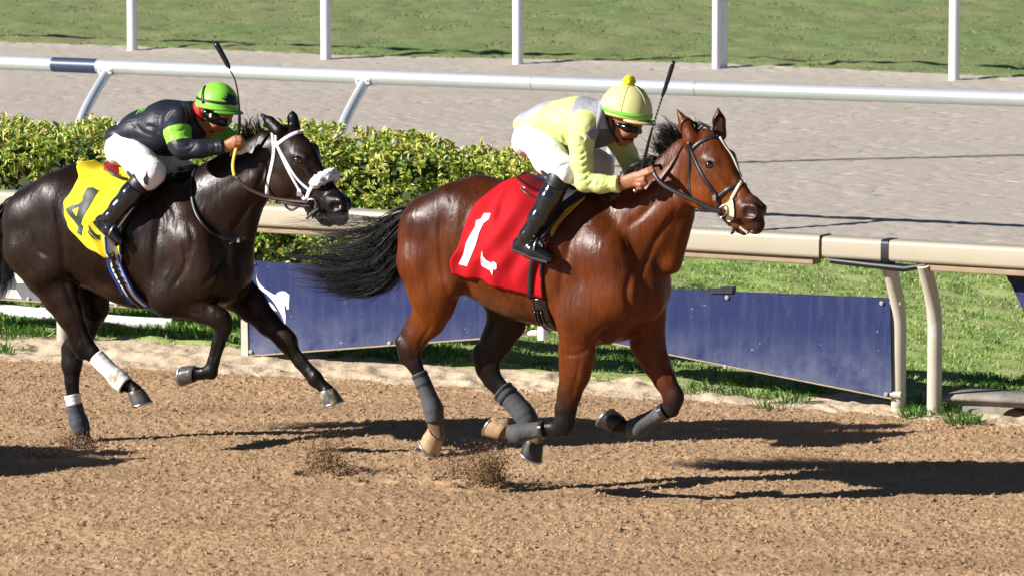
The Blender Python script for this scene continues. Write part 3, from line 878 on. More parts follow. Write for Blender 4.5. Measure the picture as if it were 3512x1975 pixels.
def clip_parts(t, b):
    for x0, x1, y0, y1 in ((2437, 2512, 992, 1006), (2470, 2512, 985, 993)):
        t.part("clip", *prism([on_boards(x0, y0, .015), on_boards(x1, y0, .015), on_boards(x1, y1, .015), on_boards(x0, y1, .015)], BACK * 3), m_dark, smooth=False)
    for y in (1037, 1352):
        c0 = on_boards(3052, y); t.part("stud", *tube(np.array([c0 + BACK, c0 + BACK + RAIL_DIR * 0.075]), 0.022, 10), m_post)
board("plain dusty blue board whose lower edge slopes down to two bent posts",
      [(1895, 975), (3052, 1022), (3058, 1365), (1895, 1136)], m_blue, [], [(2494, 1019), (3024, 1039), (2488, 1256), (3040, 1350)],
      rim=[((1896, 1137), (3057, 1366))], extra=clip_parts)
board("corner of a blue board with black top edge, hanging beyond the bent posts",
      [(3440, 921), (4200, 955), (4200, 1330), (3632, 1312)], m_blue, [], [], extra=lambda t, b: t.part("top_strip", *prism([on_boards(3440, 921, .004), on_boards(4200, 955, .004), on_boards(4200, 1000, .004), on_boards(3460, 966, .004)], BACK * .15), m_dark, parent=b, smooth=False))
def chev(x, y, w=34, h=46, s=30): return [(x, y), (x + w, y + 2), (x + w + s, y + h + 2), (x + s, y + h)]
marks = [("arrow", [crop3(95, 720), crop3(130, 722), crop3(176, 822), crop3(118, 822), crop3(96, 770)]),
         ("stripe", [crop3(60, 865), crop3(112, 868), crop3(152, 930), crop3(34, 921)]),
         ("stripe", [crop3(285, 880), crop3(335, 884), crop3(372, 940), crop3(318, 934)]),
         ("stripe", [crop3(715, 908), crop3(775, 913), crop3(815, 966), crop3(708, 958)]),
         ("stripe", [crop3(500, 895), crop3(552, 898), crop3(590, 952), crop3(536, 947)]),
         ("stripe", [crop3(-160, 850), crop3(-110, 853), crop3(-70, 908), crop3(-124, 902)]),
         ("arrow", [crop3(15, 640), crop3(58, 648), crop3(70, 690), crop3(52, 760), crop3(18, 740)]),
         ("arrow", [crop3(880, 800), crop3(925, 804), crop3(965, 880), crop3(912, 876)])]
board("slate board with pale slanted stripes behind the dark horse's hind legs",
      [(-420, 850), (540, 940), (540, 1058), (-420, 1000)], m_slate, marks, [(98, 1024), (190, 1030), (400, 1046), (470, 1052)],
      rim=[((-420, 1001), (540, 1060))], cat="sign board", name="sign_board", mk_mat=m_cream_print)
# white pipe frame showing in the gap between the two long boards
t = Thing("pipe_frame", "short white pipe stub with a side arm, in the gap between the blue boards", "pipe")
pa = on_boards(1862, 1100, -0.1); pb = on_boards(1862, 1164, -0.1)
t.part("upright", *tube(np.array([pb, pb + (pa - pb) * 3.2]), 0.036, 16), m_white)
pc = on_boards(1755, 1148, -0.1); pd = on_boards(1842, 1140, -0.1)
t.part("arm", *tube(np.array([pc, pd]), 0.02, 12), m_white)
t.finish()

# ---------------- far rail: aluminium pipe on curved posts
far = Thing("aluminium_rail", "silver pipe rail on curved posts beside the grey sand", "rail fence")
xx = np.linspace(-14, 14, 80)
FZ = 1.29
P = np.stack([xx, far_rail(xx), np.full(80, FZ)], 1); P[:, 1] = np.convolve(np.pad(P[:, 1], 6, 'edge'), np.ones(13) / 13, 'valid')
def far_pt(px, dz=0.0):
    lo_, hi_ = -14.0, 14.0
    for _ in range(50):
        m_ = (lo_ + hi_) / 2; y = np.interp(m_, P[:, 0], P[:, 1])
        if CX + F_PX * m_ / (y * math.cos(PITCH) + (CAM_H - FZ) * math.sin(PITCH)) > px: hi_ = m_
        else: lo_ = m_
    return np.array([m_, np.interp(m_, P[:, 0], P[:, 1]), FZ + dz])
def pipe_between(px0, px1, rad, mat, name):
    a, b = far_pt(px0), far_pt(px1); xs_ = np.linspace(a[0], b[0], max(2, int(abs(b[0] - a[0]) * 3)))
    return far.part(name, *tube(np.stack([xs_, np.interp(xs_, P[:, 0], P[:, 1]), np.full(len(xs_), FZ)], 1), rad, 24), mat)
for a, b in ((-3200, -700), (-698, 185), (187, 1828), (1830, 2388), (2390, 4200), (4202, 6500)): pipe_between(a, b, 0.066, m_alu, "pipe")
pipe_between(184, 336, 0.0685, m_navy_wrap, "tape")
FDIR = np.array([math.cos(math.radians(25.5)), -math.sin(math.radians(25.5)), 0.0]); FOUT = np.array([math.sin(math.radians(25.5)), math.cos(math.radians(25.5)), 0.0])
for px in (-700, -240, 372, 1255, 2188, 3900, 4600):
    c = far_pt(px)
    if px == 2188: pass
    foot = np.array([c[0], c[1], 0]) - FOUT * 0.62
    po = far.part("post", *goose(foot, FZ - 0.05, 0.60, 0.0475, FOUT, bend=0.55), m_alu)
    e1, e2, e3 = FDIR, -FOUT, np.array([0, 0, 1.0])
    V1, F1 = box(c - FOUT * 0.066 + [0, 0, -0.035], (0.14, 0.012, 0.05), np.stack([e1, e2, e3]))
    V2, F2 = box(c + [0, 0, -0.07], (0.14, 0.09, 0.014), np.stack([e1, e2, e3]))
    bp = far.part("bracket", *merge((V1, F1), (V2, F2)), m_alu, parent=po, smooth=False)
    for s in (-0.048, 0.048):
        q = c - FOUT * 0.076 + FDIR * s + [0, 0, -0.03]
        far.part("bolt", *tube(np.array([q + FOUT * 0.008, q - FOUT * 0.004]), 0.009, 8), m_bolt, parent=po)
far.finish()

# ---------------- the turf course rail: white posts (their rail runs above the picture)
m_post_w = M("white_post_paint", (0.78, 0.79, 0.82), rough=0.4, var=0.04, vscale=6)
turf = Thing("turf_rail", "row of plain white posts along the edge of the turf course", "rail fence")
for px, py in ((-420, 150), (454, 184), (1118, 214), (1776, 229), (2457, 247), (2481, 245), (3272, 284), (3900, 318)):
    g = ground(px, py, 0.03)
    w_ = 0.052 if px in (2457, 2481) else 0.066
    turf.part("post", *tube(np.array([g + [0, 0, -0.2], g + [0, 0, 0.6], g + [0, 0, 1.16]]), w_, 14), m_post_w)
xx = np.linspace(-12, 12, 40)
turf.part("pipe", *tube(np.stack([xx, turf_edge(xx), np.full(40, 1.22)], 1), 0.065, 14), m_post_w)
turf.finish()

# ---------------- a tall pole beyond the left edge, whose shadow lies across the grey sand
sh = np.array([-math.cos(SUN_AZ), -math.sin(SUN_AZ), 0.0])
g = ground(2560, 560, 0.05)
pole = Thing("light_pole", "tall slim steel pole beside the grey sand, beyond the left edge", "pole")
base = g + sh * 13.5
pole.part("shaft", *tube(np.array([base + [0, 0, -0.3], base + [0, 0, 5.0], base + [0, 0, 11.0]]), [0.085, 0.075, 0.06], 12), m_alu)
pole.part("lamp_head", *box(base + [0.2, 0, 11.0], (0.6, 0.25, 0.12)), m_alu, smooth=False)
pole.finish()

# ---------------- white pipe lying in the grass
t = Thing("drain_pipe", "white plastic pipe lying in the grass below the slate board", "pipe")
PP = catmull(np.array([ground(-60, 1052, 0.09), ground(60, 1068, 0.10), ground(250, 1086, 0.11), ground(420, 1103, 0.10), ground(590, 1112, 0.09)]), 24)
t.part("pipe", *tube(PP, 0.045, 14), m_white)
c = PP[0]; t.part("coupling", *tube(np.array([PP[9], PP[10]]), 0.051, 14), m_white)
t.finish()

# ---------------- culvert mouth at the right
m_conc = M("weathered_concrete", (0.24, 0.215, 0.18), rough=0.9, var=0.25, vscale=9, bump=0.5, bscale=30, bdist=0.012, col2=(0.15, 0.14, 0.12), c2scale=6, c2lo=0.5, c2hi=0.7)
t = Thing("culvert", "weathered concrete drain mouth with a dark round hole, in the grass by the posts", "drain")
g = ground(3430, 1445); c = g + np.array([0.05, 0.25, 0.0])
L1 = []
for xq, zq in ((-.36, .115), (-.26, .122), (-.1, .128), (.12, .132), (.35, .135), (.6, .138)):
    L1.append((xq, zq))
pts = np.array([c + RAIL_DIR * a + [0, 0, z] for a, z in L1])
t.part("slab", *sweep(pts, [(-.20, -.02), (.16, -.02), (.17, .0), (.15, .022), (-.18, .022)], np.tile(RAIL_OUT, (6, 1)), np.tile([0, 0, 1.], (6, 1))), m_conc)
ring_o = [(-.34, -.1), (-.36, .10), (-.1, .11), (.15, .115), (.58, .12), (.58, -.1)]
hole = [(0.16 + .13 * math.cos(a), 0.0 + .08 * math.sin(a)) for a in np.linspace(0, 2 * math.pi, 20, endpoint=False)]
bm = bmesh.new()
vo = [bm.verts.new((x, 0, z)) for x, z in ring_o]; vh = [bm.verts.new((x, 0, z)) for x, z in hole]
ed = [bm.edges.new((vo[i], vo[(i + 1) % 6])) for i in range(6)] + [bm.edges.new((vh[i], vh[(i + 1) % 20])) for i in range(20)]
bmesh.ops.triangle_fill(bm, use_beauty=True, edges=ed)
ext = bmesh.ops.extrude_face_region(bm, geom=bm.faces[:])
for v in ext['geom']:
    if isinstance(v, bmesh.types.BMVert): v.co.y += 0.30
bm.verts.index_update()
Vq = np.array([c + RAIL_OUT * (0.11 - v.co.y) + RAIL_DIR * v.co.x + [0, 0, v.co.z] for v in bm.verts]); Fq = [tuple(v.index for v in f.verts) for f in bm.faces]
bm.free()
t.part("mouth", Vq, Fq, m_conc, smooth=False)
t.part("dark_backing", *box(c + RAIL_OUT * -0.20 + [0.1, 0, -0.05], (0.8, 0.03, 0.26), np.stack([RAIL_DIR, RAIL_OUT, [0, 0, 1.]])), m_dark, smooth=False)  # black sheet standing in for the shade inside the drain hole
t.finish()

# ---------------- hedge
hd = Thing("hedge", "clipped hedge of yellow variegated leaves between the two rails", "hedge")
HX0, HX1 = -6.0, 0.20
hfront = lambda x: near_foot(x) + 1.9
hback = lambda x: near_foot(x) + 3.5
htop = lambda x: np.interp(x, [-7, -4, -2, -0.8, 0.4], [1.26, 1.28, 1.36, 1.38, 1.24]) + 0.025 * np.sin(x * 3.1) + 0.02 * np.sin(x * 7.7 + 1) + 0.015 * np.sin(x * 17)
m_leaf, nt, b_ = new_mat("variegated_leaf"); lk = nt.links
at = node(nt, "ShaderNodeAttribute", attribute_name="tint"); se = node(nt, "ShaderNodeSeparateColor"); lk.new(at.outputs["Color"], se.inputs[0])
tc = node(nt, "ShaderNodeTexCoord"); nz = node(nt, "ShaderNodeTexNoise", i_Scale=90.0, i_Detail=2.0); lk.new(tc.outputs["Object"], nz.inputs["Vector"])
# tint: r = distance from the midrib, g = how yellow this leaf is, b = brightness
a1 = node(nt, "ShaderNodeMath", operation='MULTIPLY_ADD'); a1.inputs[1].default_value = 0.9; lk.new(nz.outputs[0], a1.inputs[0]); lk.new(se.outputs[0], a1.inputs[2])
a2 = node(nt, "ShaderNodeMath", operation='ADD'); lk.new(a1.outputs[0], a2.inputs[0]); lk.new(se.outputs[1], a2.inputs[1])
mr = node(nt, "ShaderNodeMapRange"); mr.inputs[1].default_value = 1.12; mr.inputs[2].default_value = 1.28; lk.new(a2.outputs[0], mr.inputs[0])
mx = node(nt, "ShaderNodeMix", data_type='RGBA'); mx.inputs[6].default_value = (0.18, 0.33, 0.04, 1); mx.inputs[7].default_value = (0.74, 0.66, 0.15, 1)
lk.new(mr.outputs[0], mx.inputs[0])
sc_ = node(nt, "ShaderNodeVectorMath", operation='SCALE'); lk.new(mx.outputs[2], sc_.inputs[0]); lk.new(se.outputs[2], sc_.inputs[3])
lk.new(sc_.outputs[0], b_.inputs["Base Color"]); b_.inputs["Roughness"].default_value = 0.32; b_.inputs["Specular IOR Level"].default_value = 0.5
tr = node(nt, "ShaderNodeBsdfTranslucent"); lk.new(sc_.outputs[0], tr.inputs[0])
ms = node(nt, "ShaderNodeMixShader"); ms.inputs[0].default_value = 0.30
lk.new(b_.outputs[0], ms.inputs[1]); lk.new(tr.outputs[0], ms.inputs[2]); lk.new(ms.outputs[0], nt.nodes["Material Output"].inputs[0])
m_twig = M("brown_twig", (0.16, 0.10, 0.055), rough=0.9, var=0.3, vscale=30)
# one leaf: x along the blade, rows of left / midrib / right
LR = [(0.0, 0.08), (0.32, 0.88), (0.72, 0.85), (1.0, 0.04)]
def leaf_template(curl, fold):
    V, u = [], []
    for t_, w_ in LR:
        zc = -curl * t_ * t_
        for s in (-1, 0, 1):
            V.append((t_, s * w_ * 0.5, zc + abs(s) * fold * w_)); u.append(abs(s))
    Fc = []
    for i in range(3):
        for j in range(2):
            a = i * 3 + j; Fc.append((a, a + 1, a + 4, a + 3))
    return np.array(V), np.array(u), np.array(Fc)
NL = 36000
rl = np.random.default_rng(81)
which = rl.uniform(0, 1, NL)
# clustered in sprigs: whorls of leaves round a shoot tip
NS = NL // 7
sx_ = rl.uniform(HX0, HX1, NS); face = rl.uniform(0, 1, NS)
z_top = htop(sx_)
fr = face < 0.66; tp = (face >= 0.66) & (face < 0.93); en = face >= 0.95
sy_ = np.where(fr, hfront(sx_) + rl.gamma(1.4, 0.06, NS), hfront(sx_) + (hback(sx_) - hfront(sx_)) * rl.uniform(0, 1, NS))
sz_ = np.where(fr, z_top * rl.uniform(0.0, 1.0, NS) ** 1.05, z_top - rl.gamma(1.3, 0.035, NS))
sx_ = np.where(en, HX1 - rl.gamma(1.4, 0.06, NS), sx_); sz_ = np.where(en, htop(sx_) * rl.uniform(0, 1, NS), sz_)
bul = 0.07 * np.sin(sx_ * 4.2 + sz_ * 3.0) + 0.05 * np.sin(sx_ * 9 - sz_ * 7 + 2)
sy_ = np.where(fr, sy_ + bul + 0.10 * (1 - np.clip(sz_ / z_top, 0, 1)) + np.where(sz_ > z_top - .12, (sz_ - z_top + .12) * 0.8, 0), sy_)
sz_ = np.minimum(sz_, htop(sx_)); sy_ = np.clip(sy_, hfront(sx_) - .2, hback(sx_))
nrm = np.where(fr[:, None], np.array([-.25, -1.0, .45]), np.where(tp[:, None], np.array([-.1, -.35, 1.0]), np.array([1.0, -.3, .4])))
# gaps of bare twigs
gap = np.sin(sx_ * 2.3 + 1.0) * np.sin(sz_ * 5.1 + sx_ * 1.7)
kp = ~(fr & (gap > 0.95) & (sz_ < z_top - 0.2))
sx_, sy_, sz_, nrm = sx_[kp], sy_[kp], sz_[kp], nrm[kp]
S0 = np.stack([sx_, sy_, sz_], 1); ns = len(S0)
per = 7
base = np.repeat(S0, per, 0) + rl.normal(0, 0.012, (ns * per, 3))
Nn = np.repeat(nrm, per, 0)
dirv = Nn * rl.uniform(0.1, 0.9, (ns * per, 1)) + rl.normal(0, 0.75, (ns * per, 3)); dirv[:, 2] += 0.15
dirv /= np.linalg.norm(dirv, axis=1)[:, None]
upv = Nn + np.array([-.2, -.2, 0.8]) + rl.normal(0, 0.35, (ns * per, 3)); upv -= (upv * dirv).sum(1)[:, None] * dirv; upv /= np.linalg.norm(upv, axis=1)[:, None]
sdv = np.cross(upv, dirv)
ln_ = rl.uniform(0.034, 0.066, ns * per); wd_ = ln_ * rl.uniform(0.40, 0.55, ns * per)
yel = np.repeat(rl.normal(0.05, 0.24, ns), per) + rl.normal(0, 0.13, ns * per) + 0.12 * np.clip((base[:, 2] - 0.5), -0.5, 0.8)
bri = rl.uniform(0.7, 1.2, ns * per)
tv, tu, tf = leaf_template(0.22, 0.18)
depthc = ((base[:, 1] - hfront(base[:, 0])) * 1.0).clip(0, 2)
order = np.lexsort((rl.uniform(0, 1, len(base)), -(ln_ * (base[:, 2] > 0.30) * (depthc < 0.12) * ((base[:, 0] < -3.2) | (base[:, 0] > -1.9)))))
solo = order[:290]; rest = order[290:]
def leaves(ix):
    V = base[ix][:, None, :] + tv[None, :, 0:1] * (dirv[ix] * ln_[ix][:, None])[:, None, :] + tv[None, :, 1:2] * (sdv[ix] * wd_[ix][:, None])[:, None, :] + tv[None, :, 2:3] * (upv[ix] * ln_[ix][:, None])[:, None, :]
    c = np.stack([np.tile(tu, (len(ix), 1)), np.repeat(yel[ix][:, None], 12, 1), np.repeat(bri[ix][:, None], 12, 1)], -1)
    Fc = (np.arange(len(ix))[:, None, None] * 12 + tf[None]).reshape(-1, 4)
    return V.reshape(-1, 3), Fc, c.reshape(-1, 3)
V, Fc, c = leaves(rest)
hd.part("foliage", V, Fc, m_leaf, cols=c, kind='stuff')
tw = []
for i in range(300):
    x = rl.uniform(HX0, HX1 - .1); y0 = float(hfront(x)) + rl.uniform(0.08, 0.5)
    p0 = np.array([x, y0 + .2, rl.uniform(0, .6)]); p1 = p0 + np.array([rl.normal(0, .15), rl.uniform(-.22, .05), rl.uniform(.25, .6)])
    p1[2] = min(p1[2], float(htop(x)) - 0.05)
    tw.append(tube(np.array([p0, (p0 + p1) / 2 + rl.normal(0, .02, 3), p1]), rl.uniform(0.004, 0.010), 5, caps=False))
hd.part("twigs", *merge(*tw), m_twig, kind='stuff')
# dark filler core added inside the leaves to stop the light
m_core = M("dark_filler", (0.045, 0.065, 0.018), rough=0.95, var=0.4, vscale=14)
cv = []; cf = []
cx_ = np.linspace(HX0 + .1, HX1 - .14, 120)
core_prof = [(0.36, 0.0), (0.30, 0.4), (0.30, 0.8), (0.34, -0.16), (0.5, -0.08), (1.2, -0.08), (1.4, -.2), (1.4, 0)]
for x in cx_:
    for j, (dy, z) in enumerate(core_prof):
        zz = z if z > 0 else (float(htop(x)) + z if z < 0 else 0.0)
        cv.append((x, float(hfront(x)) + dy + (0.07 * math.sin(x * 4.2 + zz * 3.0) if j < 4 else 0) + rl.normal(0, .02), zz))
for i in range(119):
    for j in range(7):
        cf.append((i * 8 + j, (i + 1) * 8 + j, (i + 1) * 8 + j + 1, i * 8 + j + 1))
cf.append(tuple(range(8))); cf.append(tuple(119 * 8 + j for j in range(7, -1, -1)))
hd.part("dark_filler", np.array(cv), cf, m_core)
hroot = hd.finish()
# leaves that can be told apart singly share three blades
leaf_me = []
for k_ in range(3):
    cc = np.stack([tu, np.full(12, (-0.1, 0.12, 0.3)[k_]), np.full(12, (1.0, 1.1, 0.9)[k_])], 1)
    leaf_me.append(mesh_from("leaf", tv * np.array([1, 0.48, 1]), tf, m_leaf, cols=cc))
hinv = hroot.matrix_world.inverted()
for n_, i in enumerate(solo):
    o = bpy.data.objects.new("leaf", leaf_me[n_ % 3]); COL.objects.link(o)
    R3 = Matrix([[dirv[i][r_] * ln_[i], sdv[i][r_] * ln_[i], upv[i][r_] * ln_[i]] for r_ in range(3)])
    o.parent = hroot
    o.matrix_basis = hinv @ (Matrix.Translation(Vector(base[i])) @ R3.to_4x4())
# ================================================================== HORSES
def hoof(t, f, cor, sole, toe, s, parent, mat, size=1.0, name="hoof"):
    """cor / sole / toe: photograph positions (px, py, s) of coronet centre, sole centre and toe tip"""
    C0, S0, T0 = f(*cor), f(*sole), f(*toe)
    ax = S0 - C0; h = np.linalg.norm(ax); ax /= h
    td = T0 - S0; td -= np.dot(td, ax) * ax; td /= np.linalg.norm(td); sd = np.cross(ax, td)
    h = 0.070 * size
    S0 = C0 + ax * h
    rings = [(C0 - ax * 0.012, 0.047, 0.042, 0.0), (C0, 0.052, 0.047, 0.0), (C0 + ax * h * 0.15, 0.053, 0.048, 0.004), (C0 + ax * h * 0.6, 0.058, 0.053, 0.012), (S0, 0.061, 0.056, 0.020), (S0 + ax * 0.006, 0.060, 0.055, 0.021), (S0 - ax * 0.004, 0.046, 0.042, 0.018)]
    V, Fc, k = [], [], 20
    for (c, rl_, rs, sh_) in rings:
        for j in range(k):
            a = 2 * math.pi * j / k; x = math.cos(a)
            heel = 1.0 if x > -0.5 else 0.93
            lift = (0.018 * max(0, -x)) if c is S0 else 0
            V.append(c + size * (td * (rl_ * x * heel + sh_) + sd * rs * math.sin(a)) - ax * lift)
    n = len(rings)
    for i in range(n - 1):
        for j in range(k):
            j2 = (j + 1) % k; Fc.append((i * k + j, i * k + j2, (i + 1) * k + j2, (i + 1) * k + j))
    Fc.append(tuple((n - 1) * k + j for j in range(k)))
    hp = t.part(name, np.array(V), Fc, mat, parent=parent)
    # shoe
    sv = []
    for a in np.linspace(-2.35, 2.35, 22):
        sv.append(S0 + ax * 0.004 + size * (td * (0.058 * math.cos(a) + 0.020) + sd * 0.053 * math.sin(a)))
    t.part("shoe", *tube(np.array(sv), 0.007 * size, 6), m_steel, parent=hp)

def ear(f, base, mid, tip, rb, rm, s):
    b, m_, t_ = f(base[0], base[1], s), f(mid[0], mid[1], s), f(tip[0], tip[1], s)
    return [Prim(b, m_, (rb * 0.75, rb), (rm * 0.7, rm), k=0.018), Prim(m_, t_, (rm * 0.7, rm), (0.006, 0.007), k=0.012)]

def strands(guides, n, seed, spread=0.02, amp=0.012, w=0.0012, segs=14, droop=0.0, tipw=0.25, wild=0.08, lateral=0.03, clump=14):
    """hair: each strand follows a mix of two neighbouring guide curves (frame coordinates)"""
    r = np.random.default_rng(seed)
    G = np.array([catmull(np.asarray(g), segs) for g in guides])
    V, Fc = [], []
    tt = np.linspace(0, 1, segs)
    ang = np.array([0, 2.1, 4.2])
    nc = max(1, n // clump)                            # locks: strands of one lock share their path
    cq = r.uniform(0, len(G) - 1.0001, nc); coff = r.normal(0, 1, (nc, 3)); coff2 = r.normal(0, 1, (nc, 3)); cph = r.uniform(0, 6.28, nc); cfq = r.uniform(1, 3.2, nc); cl_ = r.uniform(0.7, 1.06, nc)
    for i in range(n):
        ci = i % nc
        q = min(max(cq[ci] + r.normal(0, .03), 0), len(G) - 1.0001); a = int(q); u = q - a
        P = G[a] * (1 - u) + G[a + 1] * u
        L_ = cl_[ci] * r.uniform(0.82, 1.0)
        P = np.stack([np.interp(tt * min(L_, 1.0), tt, P[:, c]) for c in range(3)], 1)
        off = (coff[ci] + .3 * r.normal(0, 1, 3)) * np.array([spread, lateral, spread])
        off2 = (coff2[ci] + .35 * r.normal(0, 1, 3)) * amp
        ph, fq = cph[ci] + r.normal(0, .3), cfq[ci]
        P = P + off * (0.15 + 0.85 * tt[:, None]) + off2 * np.sin(tt * fq * 3.1 + ph)[:, None] * tt[:, None]
        if r.uniform() < wild: P = P + r.normal(0, 1, 3) * 0.045 * (tt ** 1.6)[:, None]
        P[:, 2] -= droop * tt ** 2
        ww = w * r.uniform(0.6, 1.5) * (1 - (1 - tipw) * tt)
        T, A, B = frames_along(P, ref=(0.3, 0.9, 0.3))
        ring = P[:, None, :] + ww[:, None, None] * (np.cos(ang)[None, :, None] * A[:, None, :] + np.sin(ang)[None, :, None] * B[:, None, :])
        V.append(ring.reshape(-1, 3))
    base = np.arange(segs - 1)[:, None] * 3 + np.arange(3)[None, :]
    nb = np.arange(segs - 1)[:, None] * 3 + (np.arange(3)[None, :] + 1) % 3
    f1 = np.stack([base, nb, nb + 3, base + 3], -1).reshape(-1, 4)
    Fall = (np.arange(n)[:, None, None] * segs * 3 + f1[None]).reshape(-1, 4)
    return np.concatenate(V), Fall

def coat_mat(name, rough, streak=0.5, veins=0.25):
    m, nt, b = new_mat(name); lk = nt.links
    at = node(nt, "ShaderNodeAttribute", attribute_name="tint")
    tc = node(nt, "ShaderNodeTexCoord")
    n1 = node(nt, "ShaderNodeTexNoise", i_Scale=5.0, i_Detail=5.0, i_Roughness=0.6); lk.new(tc.outputs["Object"], n1.inputs["Vector"])
    r1 = node(nt, "ShaderNodeMapRange"); r1.inputs[1].default_value = 0.25; r1.inputs[2].default_value = 0.75; r1.inputs[3].default_value = 0.72; r1.inputs[4].default_value = 1.28
    lk.new(n1.outputs[0], r1.inputs[0])
    sc = node(nt, "ShaderNodeVectorMath", operation='SCALE'); lk.new(at.outputs["Color"], sc.inputs[0]); lk.new(r1.outputs[0], sc.inputs[3])
    lk.new(sc.outputs[0], b.inputs["Base Color"])
    # the lie of the hair: streaks running down and back
    mp = node(nt, "ShaderNodeMapping"); mp.inputs["Rotation"].default_value = (0, math.radians(25), 0); mp.inputs["Scale"].default_value = (26, 26, 5)
    lk.new(tc.outputs["Object"], mp.inputs[0])
    n2 = node(nt, "ShaderNodeTexNoise", i_Scale=1.6, i_Detail=4.0, i_Roughness=0.65); lk.new(mp.outputs[0], n2.inputs["Vector"])
    mp3 = node(nt, "ShaderNodeMapping"); mp3.inputs["Rotation"].default_value = (0, math.radians(20), 0); mp3.inputs["Scale"].default_value = (12, 12, 4.0)
    lk.new(tc.outputs["Object"], mp3.inputs[0])
    n3 = node(nt, "ShaderNodeTexNoise", i_Scale=1.0, i_Detail=3.0, i_Roughness=0.55, i_Distortion=0.6); lk.new(mp3.outputs[0], n3.inputs["Vector"])
    b1 = node(nt, "ShaderNodeBump", i_Strength=veins, i_Distance=0.020); lk.new(n3.outputs[0], b1.inputs["Height"])
    b2 = node(nt, "ShaderNodeBump", i_Strength=streak, i_Distance=0.006); lk.new(n2.outputs[0], b2.inputs["Height"]); lk.new(b1.outputs[0], b2.inputs["Normal"])
    # a net of raised veins under the skin
    wn_ = node(nt, "ShaderNodeTexNoise", i_Scale=4.0, i_Detail=2.0); lk.new(tc.outputs["Object"], wn_.inputs["Vector"])
    wa = node(nt, "ShaderNodeVectorMath", operation='MULTIPLY_ADD'); wa.inputs[1].default_value = (0.35, 0.35, 0.35); lk.new(wn_.outputs["Color"], wa.inputs[0]); lk.new(tc.outputs["Object"], wa.inputs[2])
    vo = node(nt, "ShaderNodeTexVoronoi", feature='DISTANCE_TO_EDGE', i_Scale=4.5); lk.new(wa.outputs[0], vo.inputs["Vector"])
    vr = node(nt, "ShaderNodeMapRange", interpolation_type='SMOOTHSTEP'); vr.inputs[1].default_value = 0.0; vr.inputs[2].default_value = 0.045; vr.inputs[3].default_value = 1.0; vr.inputs[4].default_value = 0.0
    lk.new(vo.outputs["Distance"], vr.inputs[0])
    vm = node(nt, "ShaderNodeMapRange"); vm.inputs[1].default_value = 0.38; vm.inputs[2].default_value = 0.60; lk.new(n1.outputs[0], vm.inputs[0])
    vx = node(nt, "ShaderNodeMath", operation='MULTIPLY'); lk.new(vr.outputs[0], vx.inputs[0]); lk.new(vm.outputs[0], vx.inputs[1])
    b3 = node(nt, "ShaderNodeBump", i_Strength=0.08, i_Distance=0.005); lk.new(vx.outputs[0], b3.inputs["Height"]); lk.new(b2.outputs[0], b3.inputs["Normal"])
    lk.new(b3.outputs[0], b.inputs["Normal"])
    hs = node(nt, "ShaderNodeMapRange"); hs.inputs[1].default_value = 0.3; hs.inputs[2].default_value = 0.7; hs.inputs[3].default_value = 0.78; hs.inputs[4].default_value = 1.22; lk.new(n2.outputs[0], hs.inputs[0])
    sc2 = node(nt, "ShaderNodeVectorMath", operation='SCALE'); lk.new(sc.outputs[0], sc2.inputs[0]); lk.new(hs.outputs[0], sc2.inputs[3]); lk.new(sc2.outputs[0], b.inputs["Base Color"])
    rr_ = node(nt, "ShaderNodeMapRange"); rr_.inputs[1].default_value = 0.3; rr_.inputs[2].default_value = 0.7; rr_.inputs[3].default_value = rough - 0.07; rr_.inputs[4].default_value = rough + 0.10
    lk.new(n1.outputs[0], rr_.inputs[0]); lk.new(rr_.outputs[0], b.inputs["Roughness"])
    b.inputs["Specular IOR Level"].default_value = 0.20
    return m
m_coat_bay = coat_mat("bay_coat", 0.34, 0.5, 0.24)
m_coat_dark = coat_mat("dark_coat", 0.33, 0.42, 0.20)
m_hair = M("black_hair", (0.0045, 0.0042, 0.0042), rough=0.42, spec=0.25)
m_steel = M("worn_steel", (0.55, 0.55, 0.56), rough=0.3, metal=1.0)
m_eye = M("dark_eye", (0.010, 0.006, 0.004), rough=0.05, spec=0.8, coat=1.0)
m_hoof_tan = M("dusty_hoof", (0.38, 0.25, 0.13), rough=0.7, var=0.3, vscale=25, col2=(0.06, 0.045, 0.035), c2scale=9, c2lo=0.56, c2hi=0.68, bump=0.2, bscale=60, bdist=0.003)
m_hoof_grey = M("grey_hoof", (0.075, 0.070, 0.066), rough=0.35, var=0.3, vscale=30, col2=(0.30, 0.24, 0.13), c2scale=14, c2lo=0.53, c2hi=0.66, bump=0.2, bscale=60, bdist=0.003)
m_hoof_black = M("black_hoof", (0.02, 0.018, 0.017), rough=0.5, var=0.3, vscale=30)
m_teeth = M("teeth", (0.72, 0.66, 0.5), rough=0.3)
m_pink = M("pink_lining", (0.55, 0.16, 0.14), rough=0.4)
def wrap_mat(name, c, c2, lo=0.5, hi=0.7):
    m = M(name, c, rough=0.8, var=0.12, vscale=40, col2=c2, c2scale=7, c2lo=lo, c2hi=hi, bump=0.5, bscale=55, bdist=0.004)
    return m
m_wrap_grey = wrap_mat("grey_bandage", (0.055, 0.058, 0.062), (0.15, 0.13, 0.10), 0.52, 0.75)
m_wrap_white = wrap_mat("white_bandage", (0.75, 0.73, 0.70), (0.40, 0.25, 0.12), 0.54, 0.64)
m_wrap_shade = wrap_mat("shaded_white_bandage", (0.035, 0.042, 0.065), (0.12, 0.10, 0.08), 0.5, 0.7)  # a white bandage in shade, the shade put into this dark blue
m_tape = M("shiny_tape", (0.03, 0.03, 0.032), rough=0.18, spec=0.6)

